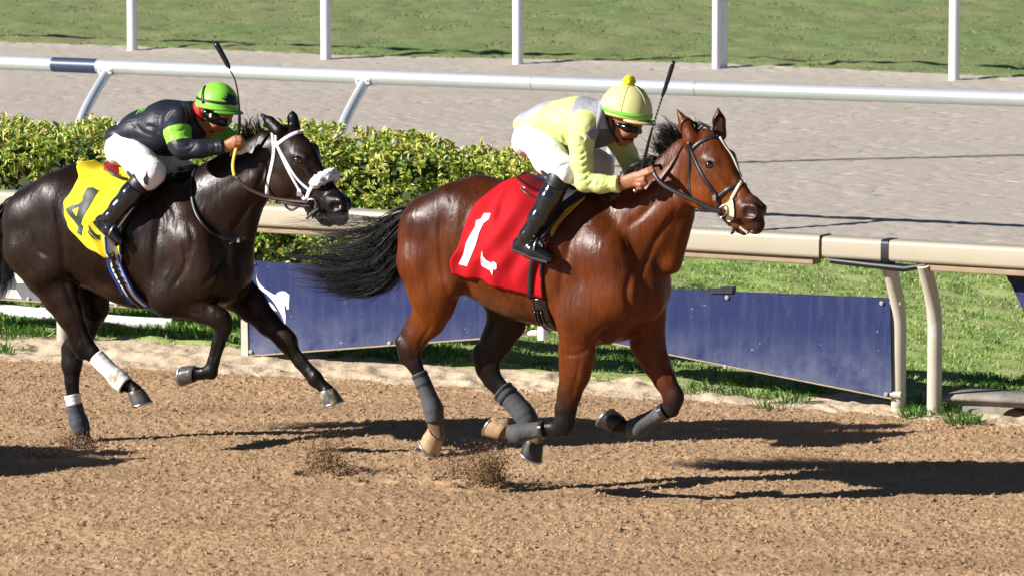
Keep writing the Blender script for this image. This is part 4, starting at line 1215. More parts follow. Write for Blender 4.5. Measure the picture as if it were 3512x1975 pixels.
def wrap(t, pts, mat, parent, name="leg_wrap", n=26, ridges=7, k=18):
    P = catmull(np.array([p for p, r in pts]), n)
    cum = np.linspace(0, 1, len(pts)); R = np.interp(np.linspace(0, 1, n), cum, [r for p, r in pts])
    T, A, B = frames_along(P)
    V, Fc = [], []
    for i in range(n):
        for j in range(k):
            a = 2 * math.pi * j / k
            ph = (i / n * ridges + j / k) % 1.0
            rr_ = R[i] + 0.0022 * (1 - ph) + 0.0008 * math.sin(a * 5 + i)
            V.append(P[i] + rr_ * (math.cos(a) * A[i] + math.sin(a) * B[i]))
    for i in range(n - 1):
        for j in range(k):
            j2 = (j + 1) % k; Fc.append((i * k + j, i * k + j2, (i + 1) * k + j2, (i + 1) * k + j))
    # thickness at both ends
    for e, sgn in ((0, 1), (n - 1, -1)):
        b0 = len(V)
        for j in range(k): V.append(P[e] + (R[e] - 0.006) * (math.cos(2 * math.pi * j / k) * A[e] + math.sin(2 * math.pi * j / k) * B[e]))
        for j in range(k):
            j2 = (j + 1) % k; q = (e * k + j, e * k + j2, b0 + j2, b0 + j); Fc.append(q if sgn < 0 else q[::-1])
    return t.part(name, np.array(V), Fc, mat, parent=parent)

def vnormals(V, Fc):
    n = np.cross(V[Fc[:, 2]] - V[Fc[:, 0]], V[Fc[:, 3]] - V[Fc[:, 1]])
    N = np.zeros_like(V)
    for i in range(4): np.add.at(N, Fc[:, i], n)
    return N / (np.linalg.norm(N, axis=1)[:, None] + 1e-12)

def carve(fr, V, Fc, lines):
    """grooves (depth > 0) and raised veins (depth < 0) drawn along photograph polylines on the near side"""
    bv = bvh_of(V, Fc); N = vnormals(V, Fc); D = np.zeros(len(V))
    for pts, depth, sig in lines:
        pts = np.array(pts, float); n = max(6, int(np.linalg.norm(np.diff(pts, axis=0), axis=1).sum() / 6))
        H = [cast_px(fr, [bv], *q) for q in catmull(pts, n)]; H = np.array([h[0] for h in H if h is not None])
        if len(H) < 2: continue
        lo, hi = H.min(0) - 4 * sig, H.max(0) + 4 * sig
        m = np.nonzero(np.all((V > lo) & (V < hi), axis=1))[0]
        fade = np.minimum(1, np.minimum(np.arange(len(H)), np.arange(len(H))[::-1]) / (len(H) * .25) + .15)
        d2 = ((V[m][:, None, :] - H[None]) ** 2).sum(-1); j = d2.argmin(1)
        D[m] += 0.85 * depth * fade[j] * np.exp(-d2[np.arange(len(m)), j] / sig ** 2)
    return V - N * D[:, None]

def make_horse(t, prims, coat, default, h=0.0092, recol=None, lines=None):
    V, Fc = surface(prims, h)
    V = relax(V, Fc, 2, 0.45)
    if lines: V = carve(t.frame, V, Fc, lines)
    cols = prim_colours(V, prims, default)
    if recol is not None: cols = recol(V, cols)
    return t.part("body", V, Fc, coat, cols=cols), V, Fc
# ------------------------------------------------------------------ the bay, number 1
BAY = Frame(ground(1850, 1708)[:2], math.radians(28))
KB = 1.0 / BAY.scale
b = BAY.p
hp0 = BAY.p(2395, 480, 0.0)
class SubFrame:
    """plane of the turned head, in its horse's coordinates"""
    def __init__(self, fr, px, py, s0, yaw_extra):
        self.fr = fr; self.o = fr.p(px, py, s0)
        c, s = math.cos(yaw_extra), math.sin(yaw_extra)
        self.right = np.array([-s, -c, 0.0])       # lateral axis pointing to the right of the head (horse coordinates)
    def p(self, px, py, s=0.0):
        o, d = self.fr.lray(px, py); o, d = np.array(o), np.array(d)
        t_ = (s - np.dot(o - self.o, self.right)) / np.dot(d, self.right)
        return o + d * t_
BH = SubFrame(BAY, 2395, 480, 0.0, math.radians(10)); bh = BH.p; LH = BH.right

BODY = (0.102, 0.0235, 0.0048); DARK = (0.0075, 0.006, 0.0055); BACKC = (0.044, 0.0125, 0.0045); ORANGE = (0.145, 0.0340, 0.0046)
BELLY = (0.070, 0.028, 0.013); MUZ = (0.016, 0.013, 0.012); SHIN = (0.015, 0.0065, 0.004); DUST = (0.33, 0.21, 0.12)
def px_(r): return r * KB
P_ = []
A_ = lambda *a, **k: P_.append(Prim(*a, **k))
# trunk
P_ += chain([(b(1480, 800), (.19, px_(118))), (b(1640, 806), (.255, px_(194))), (b(1790, 852), (.285, px_(222))), (b(1930, 890), (.265, px_(232))), (b(2105, 930), (.215, px_(196))), (b(2185, 985), (.165, px_(118)))], k=0.05, col=BODY)
P_ += chain([(b(1500, 762), (.19, px_(104))), (b(1640, 758), (.20, px_(150)))], k=0.05, col=BACKC)
P_ += chain([(b(1945, 715), (.07, px_(62))), (b(2075, 715), (.06, px_(60)))], k=0.06, col=BACKC)
A_(b(1650, 985), b(1790, 1040), (.16, .06), (.2, .09), k=0.06, col=BELLY)
A_(b(1600, 965, .06), b(1640, 985, .04), .045, .05, k=0.04, col=BELLY)
# rump muscles
for s in (.12, -.12):
    A_(b(1478 - 0 if s > 0 else 1545, 770 if s > 0 else 755, s), b(1560 if s > 0 else 1625, 730 if s > 0 else 716, s), (.10, .16), (.11, .17), k=0.06, col=BACKC)
A_(b(1462, 790, .13), b(1452, 895, .14), (.10, .160), (.11, .160), k=0.05, col=BODY)
A_(b(1452, 895, .14), b(1486, 1000, .14), (.11, .160), (.10, .160), k=0.04, col=BODY)
A_(b(1540, 850, .17), b(1545, 960, .18), (.08, .15), (.08, .105), k=0.05, col=BODY)
A_(b(1418, 800, .10), b(1418, 900, .10), (.05, .07), (.06, .09), k=0.04, col=BODY)
# near hind leg
P_ += chain([(b(1500, 985, .14), (.088, px_(82))), (b(1488, 1045, .14), (.07, px_(72))), (b(1470, 1095, .13), (.055, px_(60))), (b(1432, 1150, .13), (.042, px_(44)))], k=0.03, col=ORANGE)
P_ += chain([(b(1432, 1150, .13), (.040, px_(40))), (b(1408, 1195, .13), (.038, px_(40))), (b(1420, 1245, .13), (.032, px_(30)))], k=0.02, col=SHIN)
P_ += chain([(b(1372, 1172, .13), (.022, px_(17))), (b(1390, 1232, .13), (.024, px_(22)))], k=0.025, col=DARK)
P_ += chain([(b(1372, 1172, .13), (.02, px_(15))), (b(1412, 1092, .13), (.018, px_(14)))], k=0.02, col=DARK)
P_ += chain([(b(1420, 1245, .13), (.028, px_(30))), (b(1446, 1300, .13), (.023, px_(23))), (b(1480, 1385, .13), (.024, px_(24))), (b(1489, 1416, .13), (.032, px_(31))), (b(1493, 1465, .13), (.029, px_(27))), (b(1494, 1490, .13), (.036, px_(30)))], k=0.012, col=DARK)
A_(b(1476, 1432, .13), b(1480, 1440, .13), .020, .018, k=0.015, col=DUST)
A_(b(1494, 1465, .13), b(1494, 1492, .13), (.025, px_(23)), (.040, px_(33)), k=0.012, col=DUST)
# far hind leg, brought forward under the belly
P_ += chain([(b(1620, 880, -.13), (.11, px_(120))), (b(1735, 1010, -.14), (.095, px_(84))), (b(1737, 1100, -.14), (.06, px_(70))), (b(1706, 1165, -.13), (.048, px_(56))), (b(1672, 1220, -.13), (.042, px_(52)))], k=0.035, col=SHIN)
P_ += chain([(b(1650, 1215, -.13), (.03, px_(36))), (b(1672, 1262, -.13), (.034, px_(44))), (b(1688, 1300, -.13), (.028, px_(36)))], k=0.02, col=DARK)
P_ += chain([(b(1688, 1300, -.13), (.026, px_(37))), (b(1742, 1358, -.13), (.024, px_(31))), (b(1794, 1415, -.13), (.025, px_(31))), (b(1808, 1434, -.13), (.032, px_(34))), (b(1826, 1478, -.13), (.025, px_(24))), (b(1830, 1508, -.13), (.036, px_(34)))], k=0.012, col=DARK)
A_(b(1826, 1470, -.13), b(1829, 1500, -.13), (.026, px_(25)), (.036, px_(33)), k=0.01, col=DUST)
# shoulder, chest, near fore
P_ += chain([(b(1990, 740, .10), (.07, px_(75))), (b(2060, 880, .17), (.085, px_(95))), (b(2110, 1000, .18), (.085, px_(92)))], k=0.05, col=BODY)
P_ += chain([(b(2100, 1005, .18), (.085, px_(88))), (b(1990, 1085, .19), (.08, px_(86)))], k=0.05, col=BODY)
A_(b(1930, 960, .20), b(1985, 1080, .20), (.06, px_(75)), (.07, px_(84)), k=0.05, col=BODY)
A_(b(2160, 930, .06), b(2200, 1030, .07), (.08, px_(85)), (.09, px_(80)), k=0.05, col=BODY)
P_ += chain([(b(2235, 990, -.14), (.08, px_(70))), (b(2215, 1070, -.14), (.085, px_(66)))], k=0.05, col=BODY)
P_ += chain([(b(2165, 1080, .05), (.05, px_(30))), (b(2085, 1160, .12), (.035, px_(22)))], k=0.05, col=BODY)
P_ += chain([(b(2190, 1085, -.03), (.05, px_(34))), (b(2205, 1130, -.10), (.04, px_(30)))], k=0.05, col=BODY)
A_(b(2030, 1130, .05), b(2130, 1120, 0), (.10, px_(58)), (.09, px_(50)), k=0.05, col=BELLY)
P_ += chain([(b(1982, 1150, .17), (.075, px_(72))), (b(1978, 1215, .16), (.062, px_(63))), (b(1972, 1275, .155), (.052, px_(55))), (b(1952, 1350, .15), (.042, px_(43)))], k=0.03, col=BODY)
P_ += chain([(b(1952, 1350, .15), (.040, px_(42))), (b(1940, 1405, .15), (.037, px_(38))), (b(1936, 1448, .15), (.038, px_(36))), (b(1915, 1470, .15), (.034, px_(30)))], k=0.02, col=DARK)
A_(b(1948, 1462, .15), b(1940, 1475, .15), .036, .034, k=0.02, col=DARK)
P_ += chain([(b(1915, 1470, .15), (.028, px_(28))), (b(1865, 1471, .15), (.023, px_(23))), (b(1800, 1479, .15), (.023, px_(24))), (b(1776, 1485, .15), (.032, px_(31))), (b(1738, 1481, .15), (.024, px_(21))), (b(1722, 1472, .15), (.036, px_(30)))], k=0.012, col=DARK)
A_(b(1744, 1482, .15), b(1720, 1470, .15), (.026, px_(22)), (.040, px_(31)), k=0.012, col=(0.42, 0.30, 0.22))
A_(b(1738, 1446, .15), b(1722, 1444, .15), .022, .02, k=0.02, col=DUST)
# far fore
P_ += chain([(b(2215, 1090, -.14), (.075, px_(72))), (b(2222, 1180, -.14), (.06, px_(62))), (b(2250, 1245, -.135), (.05, px_(48))), (b(2278, 1300, -.13), (.04, px_(38))), (b(2300, 1335, -.13), (.036, px_(34)))], k=0.03, col=BODY)
P_ += chain([(b(2290, 1320, -.13), (.036, px_(33))), (b(2309, 1362, -.13), (.037, px_(36))), (b(2302, 1400, -.13), (.033, px_(31)))], k=0.02, col=DARK)
A_(b(2322, 1352, -.13), b(2318, 1375, -.13), .034, .034, k=0.02, col=DARK)
P_ += chain([(b(2302, 1400, -.13), (.028, px_(28))), (b(2270, 1414, -.13), (.023, px_(23))), (b(2202, 1454, -.13), (.023, px_(24))), (b(2182, 1467, -.13), (.032, px_(31))), (b(2144, 1464, -.13), (.024, px_(21))), (b(2122, 1455, -.13), (.036, px_(30)))], k=0.012, col=DARK)
# neck
P_ += chain([(b(2085, 825), (.165, px_(158))), (b(2222, 760), (.125, px_(138))), (b(2298, 668), (.098, px_(93))), (b(2372, 565), (.08, px_(80)))], k=0.05, col=BODY)
A_(b(2200, 800, .085), b(2330, 690, .075), (.04, px_(36)), (.035, px_(28)), k=0.04, col=BODY)
A_(b(2352, 745), b(2300, 900), (.05, px_(28)), (.06, px_(40)), k=0.04, col=BODY)
A_(b(2150, 670), b(2330, 500), (.035, px_(26)), (.03, px_(22)), k=0.04, col=BACKC)
# head
A_(bh(2412, 535), bh(2450, 598), (.088, px_(92)), (.086, px_(88)), lat=LH, k=0.03, col=BODY)
A_(bh(2450, 598), bh(2512, 682), (.080, px_(85)), (.056, px_(66)), lat=LH, k=0.03, col=ORANGE)
A_(bh(2512, 682), bh(2566, 730), (.055, px_(66)), (.050, px_(54)), lat=LH, k=0.03, col=ORANGE)
A_(bh(2425, 610, .02), bh(2418, 640, .03), (.075, px_(82)), (.07, px_(80)), lat=LH, k=0.04, col=ORANGE)
A_(bh(2425, 640, -.03), bh(2440, 655, -.03), (.06, px_(72)), (.06, px_(70)), lat=LH, k=0.04, col=ORANGE)
A_(bh(2470, 690), bh(2530, 762), (.045, px_(36)), (.036, px_(28)), lat=LH, k=0.03, col=ORANGE)
A_(bh(2575, 738), bh(2590, 768), (.052, px_(44)), (.044, px_(36)), lat=LH, k=0.025, col=MUZ)
A_(bh(2540, 778), bh(2552, 786), (.036, px_(24)), (.034, px_(22)), lat=LH, k=0.018, col=MUZ)
A_(bh(2552, 727, .045), bh(2580, 725, .05), (.024, px_(34)), (.022, px_(30)), lat=LH, k=0.02, col=MUZ)
A_(bh(2590, 722, -.045), bh(2606, 724, -.05), (.024, px_(30)), (.022, px_(24)), lat=LH, k=0.02, col=MUZ)
A_(bh(2585, 690), bh(2612, 712), (.035, px_(16)), (.032, px_(14)), lat=LH, k=0.02, col=MUZ)
A_(bh(2560, 730, .078), bh(2578, 734, .074), (.030, px_(21)), (.026, px_(17)), lat=LH, k=0.008, op='sub')
A_(bh(2535, 790, .05), bh(2576, 790, .035), (.02, px_(3)), (.02, px_(3)), lat=LH, k=0.006, op='sub')
A_(bh(2425, 550, .062), bh(2455, 556, .060), (.018, px_(13)), (.016, px_(11)), lat=LH, k=0.03, col=SHIN)      # brow
A_(bh(2440, 585, .072), bh(2500, 655, .05), (.014, px_(12)), (.012, px_(10)), lat=LH, k=0.025, col=ORANGE)     # cheek bone
A_(bh(2498, 545, -.075), bh(2512, 575, -.07), (.03, px_(32)), (.028, px_(26)), lat=LH, k=0.025, col=DARK)
A_(bh(2432, 566, .112), bh(2438, 569, .112), (.020, px_(17)), (.020, px_(15)), lat=LH, k=0.010, op='sub')
A_(bh(2420, 574, .078), bh(2446, 590, .074), (.010, px_(9)), (.010, px_(9)), lat=LH, k=0.015, col=DARK)
P_ += [Prim(p.a, p.b, p.ra, p.rb, lat=p.lat, k=p.k, col=BODY) for p in ear(bh, (2372, 478), (2350, 428), (2324, 378), px_(30), px_(24), .065)]
P_ += [Prim(p.a, p.b, p.ra, p.rb, lat=p.lat, k=p.k, col=BACKC) for p in ear(bh, (2468, 462), (2466, 414), (2463, 372), px_(25), px_(23), -.075)]
A_(bh(2468, 445, -.045), bh(2463, 388, -.050), (.012, px_(11)), (.008, px_(7)), lat=LH, k=.008, op='sub')
bay = Thing("horse", "bright bay racehorse with a black tail, galloping in front with grey bandages on its legs", "horse", BAY, group="galloping racehorses")
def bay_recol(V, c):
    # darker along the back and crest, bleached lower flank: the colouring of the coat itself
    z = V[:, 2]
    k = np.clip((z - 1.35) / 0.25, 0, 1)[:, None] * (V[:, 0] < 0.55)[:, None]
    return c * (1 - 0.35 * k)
BAY_LINES = [([(1515, 715), (1508, 820), (1518, 940), (1540, 1010)], .013, .022), ([(1405, 760), (1400, 860), (1425, 980), (1440, 1060)], .006, .016),
    ([(2020, 705), (1968, 800), (1940, 880), (1922, 980), (1925, 1080)], .012, .026), 
    ([(2165, 930), (2150, 1010), (2172, 1090)], .016, .024), ([(2325, 700), (2305, 745), (2250, 825), (2215, 900), (2190, 960)], .012, .020), ([(1925, 1212), (1975, 1216), (2030, 1192)], .008, .015),
    ([(1990, 1225), (1975, 1300), (1958, 1370)], .006, .012), ([(1448, 1035), (1478, 1068), (1505, 1088)], -.004, .008), ([(1998, 1275), (1985, 1262), (1972, 1275), (1965, 1310)], -.003, .006),
    ([(2372, 560), (2360, 620), (2372, 690), (2402, 720)], .012, .015), ([(2270, 620), (2250, 680), (2200, 740), (2130, 790)], .007, .022), ([(1600, 930), (1640, 985), (1720, 1040)], -.004, .010),
    ([(1600, 720), (1590, 800), (1600, 880)], .006, .03), ([(2460, 600), (2490, 650), (2505, 672)], -.004, .009), ([(2500, 610), (2520, 650), (2530, 680)], .006, .012), ([(2448, 640), (2440, 680), (2455, 705)], .004, .012),
    ([(2140, 800), (2155, 850), (2150, 900)], -.004, .009), ([(1480, 1110), (1450, 1160), (1432, 1200)], .007, .012),
    ([(1405, 1170), (1418, 1215), (1425, 1250)], .005, .010), ([(1560, 620), (1545, 660), (1550, 700)], .004, .02), ([(2265, 1215), (2290, 1290), (2300, 1320)], .005, .012)]
bay_body, BV, BF = make_horse(bay, P_, m_coat_bay, BODY, recol=bay_recol, lines=BAY_LINES)
BT = bvh_of(BV, BF)
hoof(bay, b, (1492, 1492, .13), (1464, 1524, .13), (1482, 1568, .13), .13, bay_body, m_hoof_tan, 1.22)
hoof(bay, b, (1831, 1515, -.13), (1812, 1552, -.13), (1843, 1586, -.13), -.13, bay_body, m_hoof_black, 1.2)
hoof(bay, b, (1724, 1476, .15), (1698, 1456, .15), (1658, 1487, .15), .15, bay_body, m_hoof_tan, 1.15)
hoof(bay, b, (2118, 1453, -.13), (2090, 1424, -.13), (2037, 1438, -.13), -.13, bay_body, m_hoof_black, 1.18)
# bandages
for s, pts in ((.13, [((1437, 1279), 26), ((1462, 1338), 27), ((1482, 1388), 28), ((1489, 1418), 34), ((1491, 1444), 30)]),
               (-.13, [((1722, 1338), 38), ((1752, 1368), 36), ((1788, 1408), 36), ((1806, 1432), 38), ((1818, 1452), 33)]),
               (.15, [((1868, 1471), 27), ((1836, 1474), 26), ((1800, 1480), 28), ((1776, 1486), 35), ((1754, 1484), 29)]),
               (-.13, [((2282, 1408), 27), ((2248, 1427), 26), ((2206, 1452), 28), ((2181, 1468), 35), ((2158, 1467), 29)])):
    w_ = wrap(bay, [(b(q[0], q[1], s), px_(r_) + 0.002) for q, r_ in pts], m_wrap_grey, bay_body)
    P0, P1 = b(*pts[0][0], s), b(*pts[1][0], s)
    d_ = (P1 - P0)
    for fr_ in ((0.08, 0.22), (0.62, 0.78)) if s in (.13, -.13) and pts[0][0][0] < 1800 else ((0.05, 0.35),):
        bay.part("tape", *tube(np.array([P0 + d_ * fr_[0], P0 + d_ * fr_[1]]), px_(pts[0][1]) + 0.0062, 18), m_tape, parent=w_)
# eyes, teeth, nostril lining
bay.part("eye", *ball(bh(2434, 566, .081), .027), m_eye, parent=bay_body)
bay.part("eye", *ball(bh(2510, 556, -.085), .019), m_eye, parent=bay_body)
tv_ = [ball(bh(2540 + i * 5.5, 782 + i * 4.0, .036 - i * .004), (.006, .005, .009), 8, 6) for i in range(5)]
bay.part("teeth", *merge(*tv_), m_teeth, parent=bay_body)
bay.part("nostril_lining", *ball(bh(2582, 737, .044), (.008, .006, .011), 10, 8), m_pink, parent=bay_body)
# tail, mane, forelock
def G(fr, pts): return [fr(*q) for q in pts]
tail_g = [G(b, [(1418, 708, 0), (1345, 728, .02), (1245, 762, .03), (1130, 775, .02), (1010, 762, 0)]),
          G(b, [(1416, 714, 0), (1352, 755, .02), (1262, 812, .03), (1150, 832, .02), (1035, 815, .02)]),
          G(b, [(1412, 720, .01), (1362, 790, .03), (1280, 865, .04), (1160, 892, .03), (985, 872, .02)]),
          G(b, [(1408, 730, .01), (1372, 825, .03), (1300, 915, .04), (1180, 940, .03), (960, 930, .02)]),
          G(b, [(1402, 740, .01), (1378, 850, .03), (1315, 945, .04), (1210, 975, .03), (1060, 940, .02)]),
          G(b, [(1398, 750, .02), (1382, 870, .03), (1335, 965, .04), (1235, 1010, .03), (1110, 985, .02)])]
ts = [strands(tail_g, 1150, 91, spread=.034, amp=.032, w=.0016, segs=14, lateral=.05, clump=16),
      strands(tail_g[2:], 800, 92, spread=.022, amp=.022, w=.0018, segs=14, lateral=.045, clump=18),
      strands([G(b, [(1405, 745, .02), (1384, 880, .03), (1372, 950, .03), (1345, 1000, .03), (1290, 1020, .03)]), G(b, [(1405, 735, .02), (1388, 860, .03), (1366, 950, .03), (1310, 1000, .04), (1230, 1000, .03)])], 120, 93, spread=.012, amp=.02, w=.0014, segs=16),
      strands([G(b, [(1410, 715, 0), (1300, 740, 0), (1200, 720, 0), (1080, 735, 0), (940, 742, 0)]), G(b, [(1408, 715, 0), (1290, 770, 0), (1160, 790, 0), (1050, 770, 0), (930, 790, 0)]), G(b, [(1400, 745, 0), (1330, 900, 0), (1200, 930, 0), (1050, 905, 0), (910, 905, 0)])], 110, 94, spread=.03, amp=.03, w=.0011, segs=18)]
def join_np(parts):
    V, F_, n = [], [], 0
    for v, f in parts: V.append(v); F_.append(f + n); n += len(v)
    return np.concatenate(V), np.concatenate(F_)
bay.part("tail", *join_np(ts), m_hair, parent=bay_body)
dock = tube(catmull(np.array([b(1445, 705), b(1415, 722), b(1392, 755), b(1378, 800)]), 10), np.linspace(.040, .018, 10), 12)
bay.part("dock", *dock, m_hair, parent=bay_body)
mane_g = [G(b, [(2352, 478, 0), (2325, 445, .01), (2300, 425, .01), (2280, 432, .01)]), G(b, [(2335, 495, 0), (2308, 460, .01), (2280, 430, .01), (2258, 436, .01)]), G(b, [(2318, 512, 0), (2288, 485, .01), (2262, 458, .01), (2245, 462, .01)]),
          G(b, [(2298, 528, 0), (2272, 512, .01), (2256, 485, .01), (2246, 470, .01)]), G(b, [(2276, 545, 0), (2258, 530, .01), (2250, 505, .01), (2244, 486, .01)])]
mane_l = [G(b, [(2270, 552, 0), (2245, 538, .02), (2222, 535, .02), (2200, 545, .02)]), G(b, [(2250, 575, 0), (2232, 556, .03), (2215, 560, .03), (2196, 580, .02)]), G(b, [(2235, 592, 0), (2222, 572, .03), (2200, 575, .03), (2170, 590, .02)])]
fore_g = [G(bh, [(2388, 455, .02), (2402, 428, .02), (2425, 428, .01), (2450, 452, 0), (2462, 468, 0)]), G(bh, [(2380, 448, .0), (2368, 412, .02), (2352, 408, .03), (2378, 440, .05)]), G(bh, [(2395, 458, 0), (2420, 432, 0), (2446, 440, 0), (2465, 470, 0)])]
bay.part("mane", *join_np([strands(mane_g, 460, 95, spread=.018, amp=.012, w=.0019, segs=12, lateral=.015, clump=7, wild=.2), strands(mane_l, 220, 96, spread=.014, amp=.010, w=.0018, segs=12, lateral=.02, clump=7, wild=.2)]), m_hair, parent=bay_body)
bay.part("forelock", *strands(fore_g, 130, 97, spread=.004, amp=.004, w=.0014, segs=10, lateral=.012), m_hair, parent=bay_body)
bay.finish()
# ------------------------------------------------------------------ the dark horse, number 4 behind
BLK = Frame(ground(430, 1535)[:2], math.radians(27))
KK = 1.0 / BLK.scale
q_ = BLK.p
QH = SubFrame(BLK, 985, 465, 0.0, math.radians(10)); qh = QH.p; LQ = QH.right
DB = (0.0150, 0.0074, 0.0048); DK = (0.0062, 0.0045, 0.0038); DBR = (0.024, 0.0105, 0.0062); DMZ = (0.0085, 0.0072, 0.0070); DFL = (0.036, 0.0155, 0.0076)
def pk(r): return r * KK
P2 = []
A2 = lambda *a, **k: P2.append(Prim(*a, **k))
# trunk
P2 += chain([(q_(120, 775), (.19, pk(120))), (q_(262, 775), (.25, pk(196))), (q_(400, 800), (.285, pk(212))), (q_(520, 830), (.265, pk(216))), (q_(690, 870), (.215, pk(190))), (q_(755, 915), (.165, pk(115)))], k=0.05, col=DB)
P2 += chain([(q_(135, 735), (.19, pk(108))), (q_(270, 722), (.20, pk(158)))], k=0.05, col=DK)
P2 += chain([(q_(545, 680), (.07, pk(62))), (q_(655, 670), (.06, pk(58)))], k=0.06, col=DK)
A2(q_(330, 930), q_(420, 985), (.14, .06), (.2, .09), k=0.06, col=DFL)
A2(q_(110, 740, .12), q_(190, 690, .12), (.10, .16), (.11, .17), k=0.06, col=DB)
A2(q_(180, 725, -.12), q_(255, 680, -.12), (.10, .16), (.11, .17), k=0.06, col=DK)
A2(q_(98, 760, .13), q_(98, 850, .14), (.10, .165), (.11, .170), k=0.05, col=DB)
A2(q_(98, 850, .14), q_(150, 930, .15), (.11, .165), (.10, .150), k=0.04, col=DB)
A2(q_(165, 830, .17), q_(185, 915, .18), (.08, .15), (.08, .11), k=0.05, col=DB)
# near hind
P2 += chain([(q_(160, 930, .15), (.088, pk(84))), (q_(205, 1010, .15), (.065, pk(70))), (q_(238, 1075, .145), (.052, pk(52))), (q_(265, 1135, .14), (.042, pk(40)))], k=0.03, col=DB)
P2 += chain([(q_(265, 1135, .14), (.040, pk(38))), (q_(283, 1178, .14), (.038, pk(40))), (q_(312, 1208, .14), (.032, pk(32)))], k=0.02, col=DK)
P2 += chain([(q_(248, 1168, .14), (.022, pk(18))), (q_(280, 1215, .14), (.024, pk(20)))], k=0.025, col=DK)
P2 += chain([(q_(312, 1208, .14), (.028, pk(30))), (q_(340, 1233, .14), (.024, pk(26))), (q_(402, 1295, .14), (.024, pk(25))), (q_(421, 1311, .14), (.032, pk(30))), (q_(452, 1328, .14), (.025, pk(22))), (q_(464, 1342, .14), (.036, pk(28)))], k=0.012, col=DK)
# far hind, just landing
P2 += chain([(q_(230, 830, -.13), (.11, pk(120))), (q_(310, 960, -.14), (.095, pk(80))), (q_(318, 1050, -.14), (.06, pk(58))), (q_(290, 1120, -.13), (.048, pk(48))), (q_(262, 1185, -.13), (.042, pk(46)))], k=0.035, col=DK)
P2 += chain([(q_(232, 1195, -.13), (.024, pk(26))), (q_(240, 1255, -.13), (.030, pk(34)))], k=0.02, col=DK)
P2 += chain([(q_(258, 1190, -.13), (.040, pk(42))), (q_(247, 1250, -.13), (.036, pk(38))), (q_(246, 1310, -.13), (.026, pk(27))), (q_(255, 1390, -.13), (.024, pk(25))), (q_(272, 1452, -.13), (.032, pk(29))), (q_(284, 1488, -.13), (.027, pk(25))), (q_(290, 1510, -.13), (.034, pk(28)))], k=0.014, col=DK)
# shoulder, chest
P2 += chain([(q_(590, 700, .10), (.07, pk(72))), (q_(650, 840, .17), (.085, pk(90))), (q_(680, 945, .18), (.085, pk(86)))], k=0.05, col=DBR)
P2 += chain([(q_(670, 940, .18), (.085, pk(82))), (q_(580, 1015, .19), (.08, pk(72)))], k=0.05, col=DB)
A2(q_(530, 880, .20), q_(570, 990, .20), (.06, pk(70)), (.07, pk(74)), k=0.05, col=DB)
A2(q_(735, 880, .06), q_(765, 965, .07), (.08, pk(82)), (.09, pk(76)), k=0.05, col=DB)
P2 += chain([(q_(785, 925, -.14), (.08, pk(64))), (q_(790, 1000, -.15), (.085, pk(62)))], k=0.05, col=DK)
A2(q_(610, 1030, .05), q_(730, 1015, 0), (.10, pk(44)), (.09, pk(44)), k=0.05, col=DB)
# near fore, folded
P2 += chain([(q_(572, 1035, .18), (.07, pk(52))), (q_(625, 1030, .17), (.058, pk(58))), (q_(690, 1062, .16), (.045, pk(44))), (q_(740, 1085, .155), (.038, pk(36))), (q_(758, 1102, .15), (.038, pk(35)))], k=0.03, col=DB)
P2 += chain([(q_(764, 1092, .15), (.036, pk(32))), (q_(768, 1124, .15), (.034, pk(30)))], k=0.02, col=DK)
P2 += chain([(q_(764, 1128, .15), (.028, pk(27))), (q_(748, 1180, .15), (.023, pk(25))), (q_(732, 1240, .15), (.023, pk(22))), (q_(722, 1274, .15), (.031, pk(26))), (q_(690, 1281, .15), (.024, pk(20))), (q_(668, 1280, .15), (.034, pk(26)))], k=0.012, col=DK)
# far fore, reaching
P2 += chain([(q_(800, 985, -.14), (.075, pk(74))), (q_(862, 1045, -.14), (.06, pk(58))), (q_(920, 1108, -.135), (.046, pk(42))), (q_(968, 1152, -.13), (.038, pk(35))), (q_(986, 1172, -.13), (.038, pk(35))), (q_(998, 1198, -.13), (.032, pk(28)))], k=0.03, col=DB)
P2 += chain([(q_(998, 1198, -.13), (.028, pk(26))), (q_(1030, 1240, -.13), (.024, pk(25))), (q_(1066, 1280, -.13), (.025, pk(25))), (q_(1080, 1297, -.13), (.032, pk(28))), (q_(1108, 1325, -.13), (.025, pk(21))), (q_(1120, 1340, -.13), (.036, pk(28)))], k=0.012, col=DK)
# neck
P2 += chain([(q_(645, 760), (.165, pk(152))), (q_(765, 690), (.125, pk(130))), (q_(852, 610), (.098, pk(98))), (q_(930, 535), (.08, pk(80)))], k=0.05, col=DB)
A2(q_(740, 720, .085), q_(880, 620, .075), (.04, pk(34)), (.035, pk(26)), k=0.04, col=DBR)
A2(q_(875, 690), q_(830, 850), (.05, pk(26)), (.06, pk(40)), k=0.04, col=DB)
A2(q_(700, 592), q_(905, 470), (.035, pk(24)), (.03, pk(20)), k=0.04, col=DK)
# head
A2(qh(985, 515), qh(1022, 562), (.088, pk(84)), (.086, pk(84)), lat=LQ, k=0.03, col=DB)
A2(qh(1022, 562), qh(1082, 648), (.080, pk(82)), (.056, pk(68)), lat=LQ, k=0.03, col=DB)
A2(qh(1082, 648), qh(1146, 708), (.055, pk(66)), (.050, pk(54)), lat=LQ, k=0.03, col=DMZ)
A2(qh(985, 585, .02), qh(975, 610, .03), (.075, pk(80)), (.07, pk(74)), lat=LQ, k=0.04, col=DBR)
A2(qh(990, 615, -.03), qh(1000, 630, -.03), (.06, pk(66)), (.06, pk(62)), lat=LQ, k=0.04, col=DB)
A2(qh(1030, 660), qh(1105, 738), (.045, pk(34)), (.036, pk(26)), lat=LQ, k=0.03, col=DB)
A2(qh(1152, 712), qh(1165, 742), (.052, pk(42)), (.044, pk(34)), lat=LQ, k=0.025, col=DMZ)
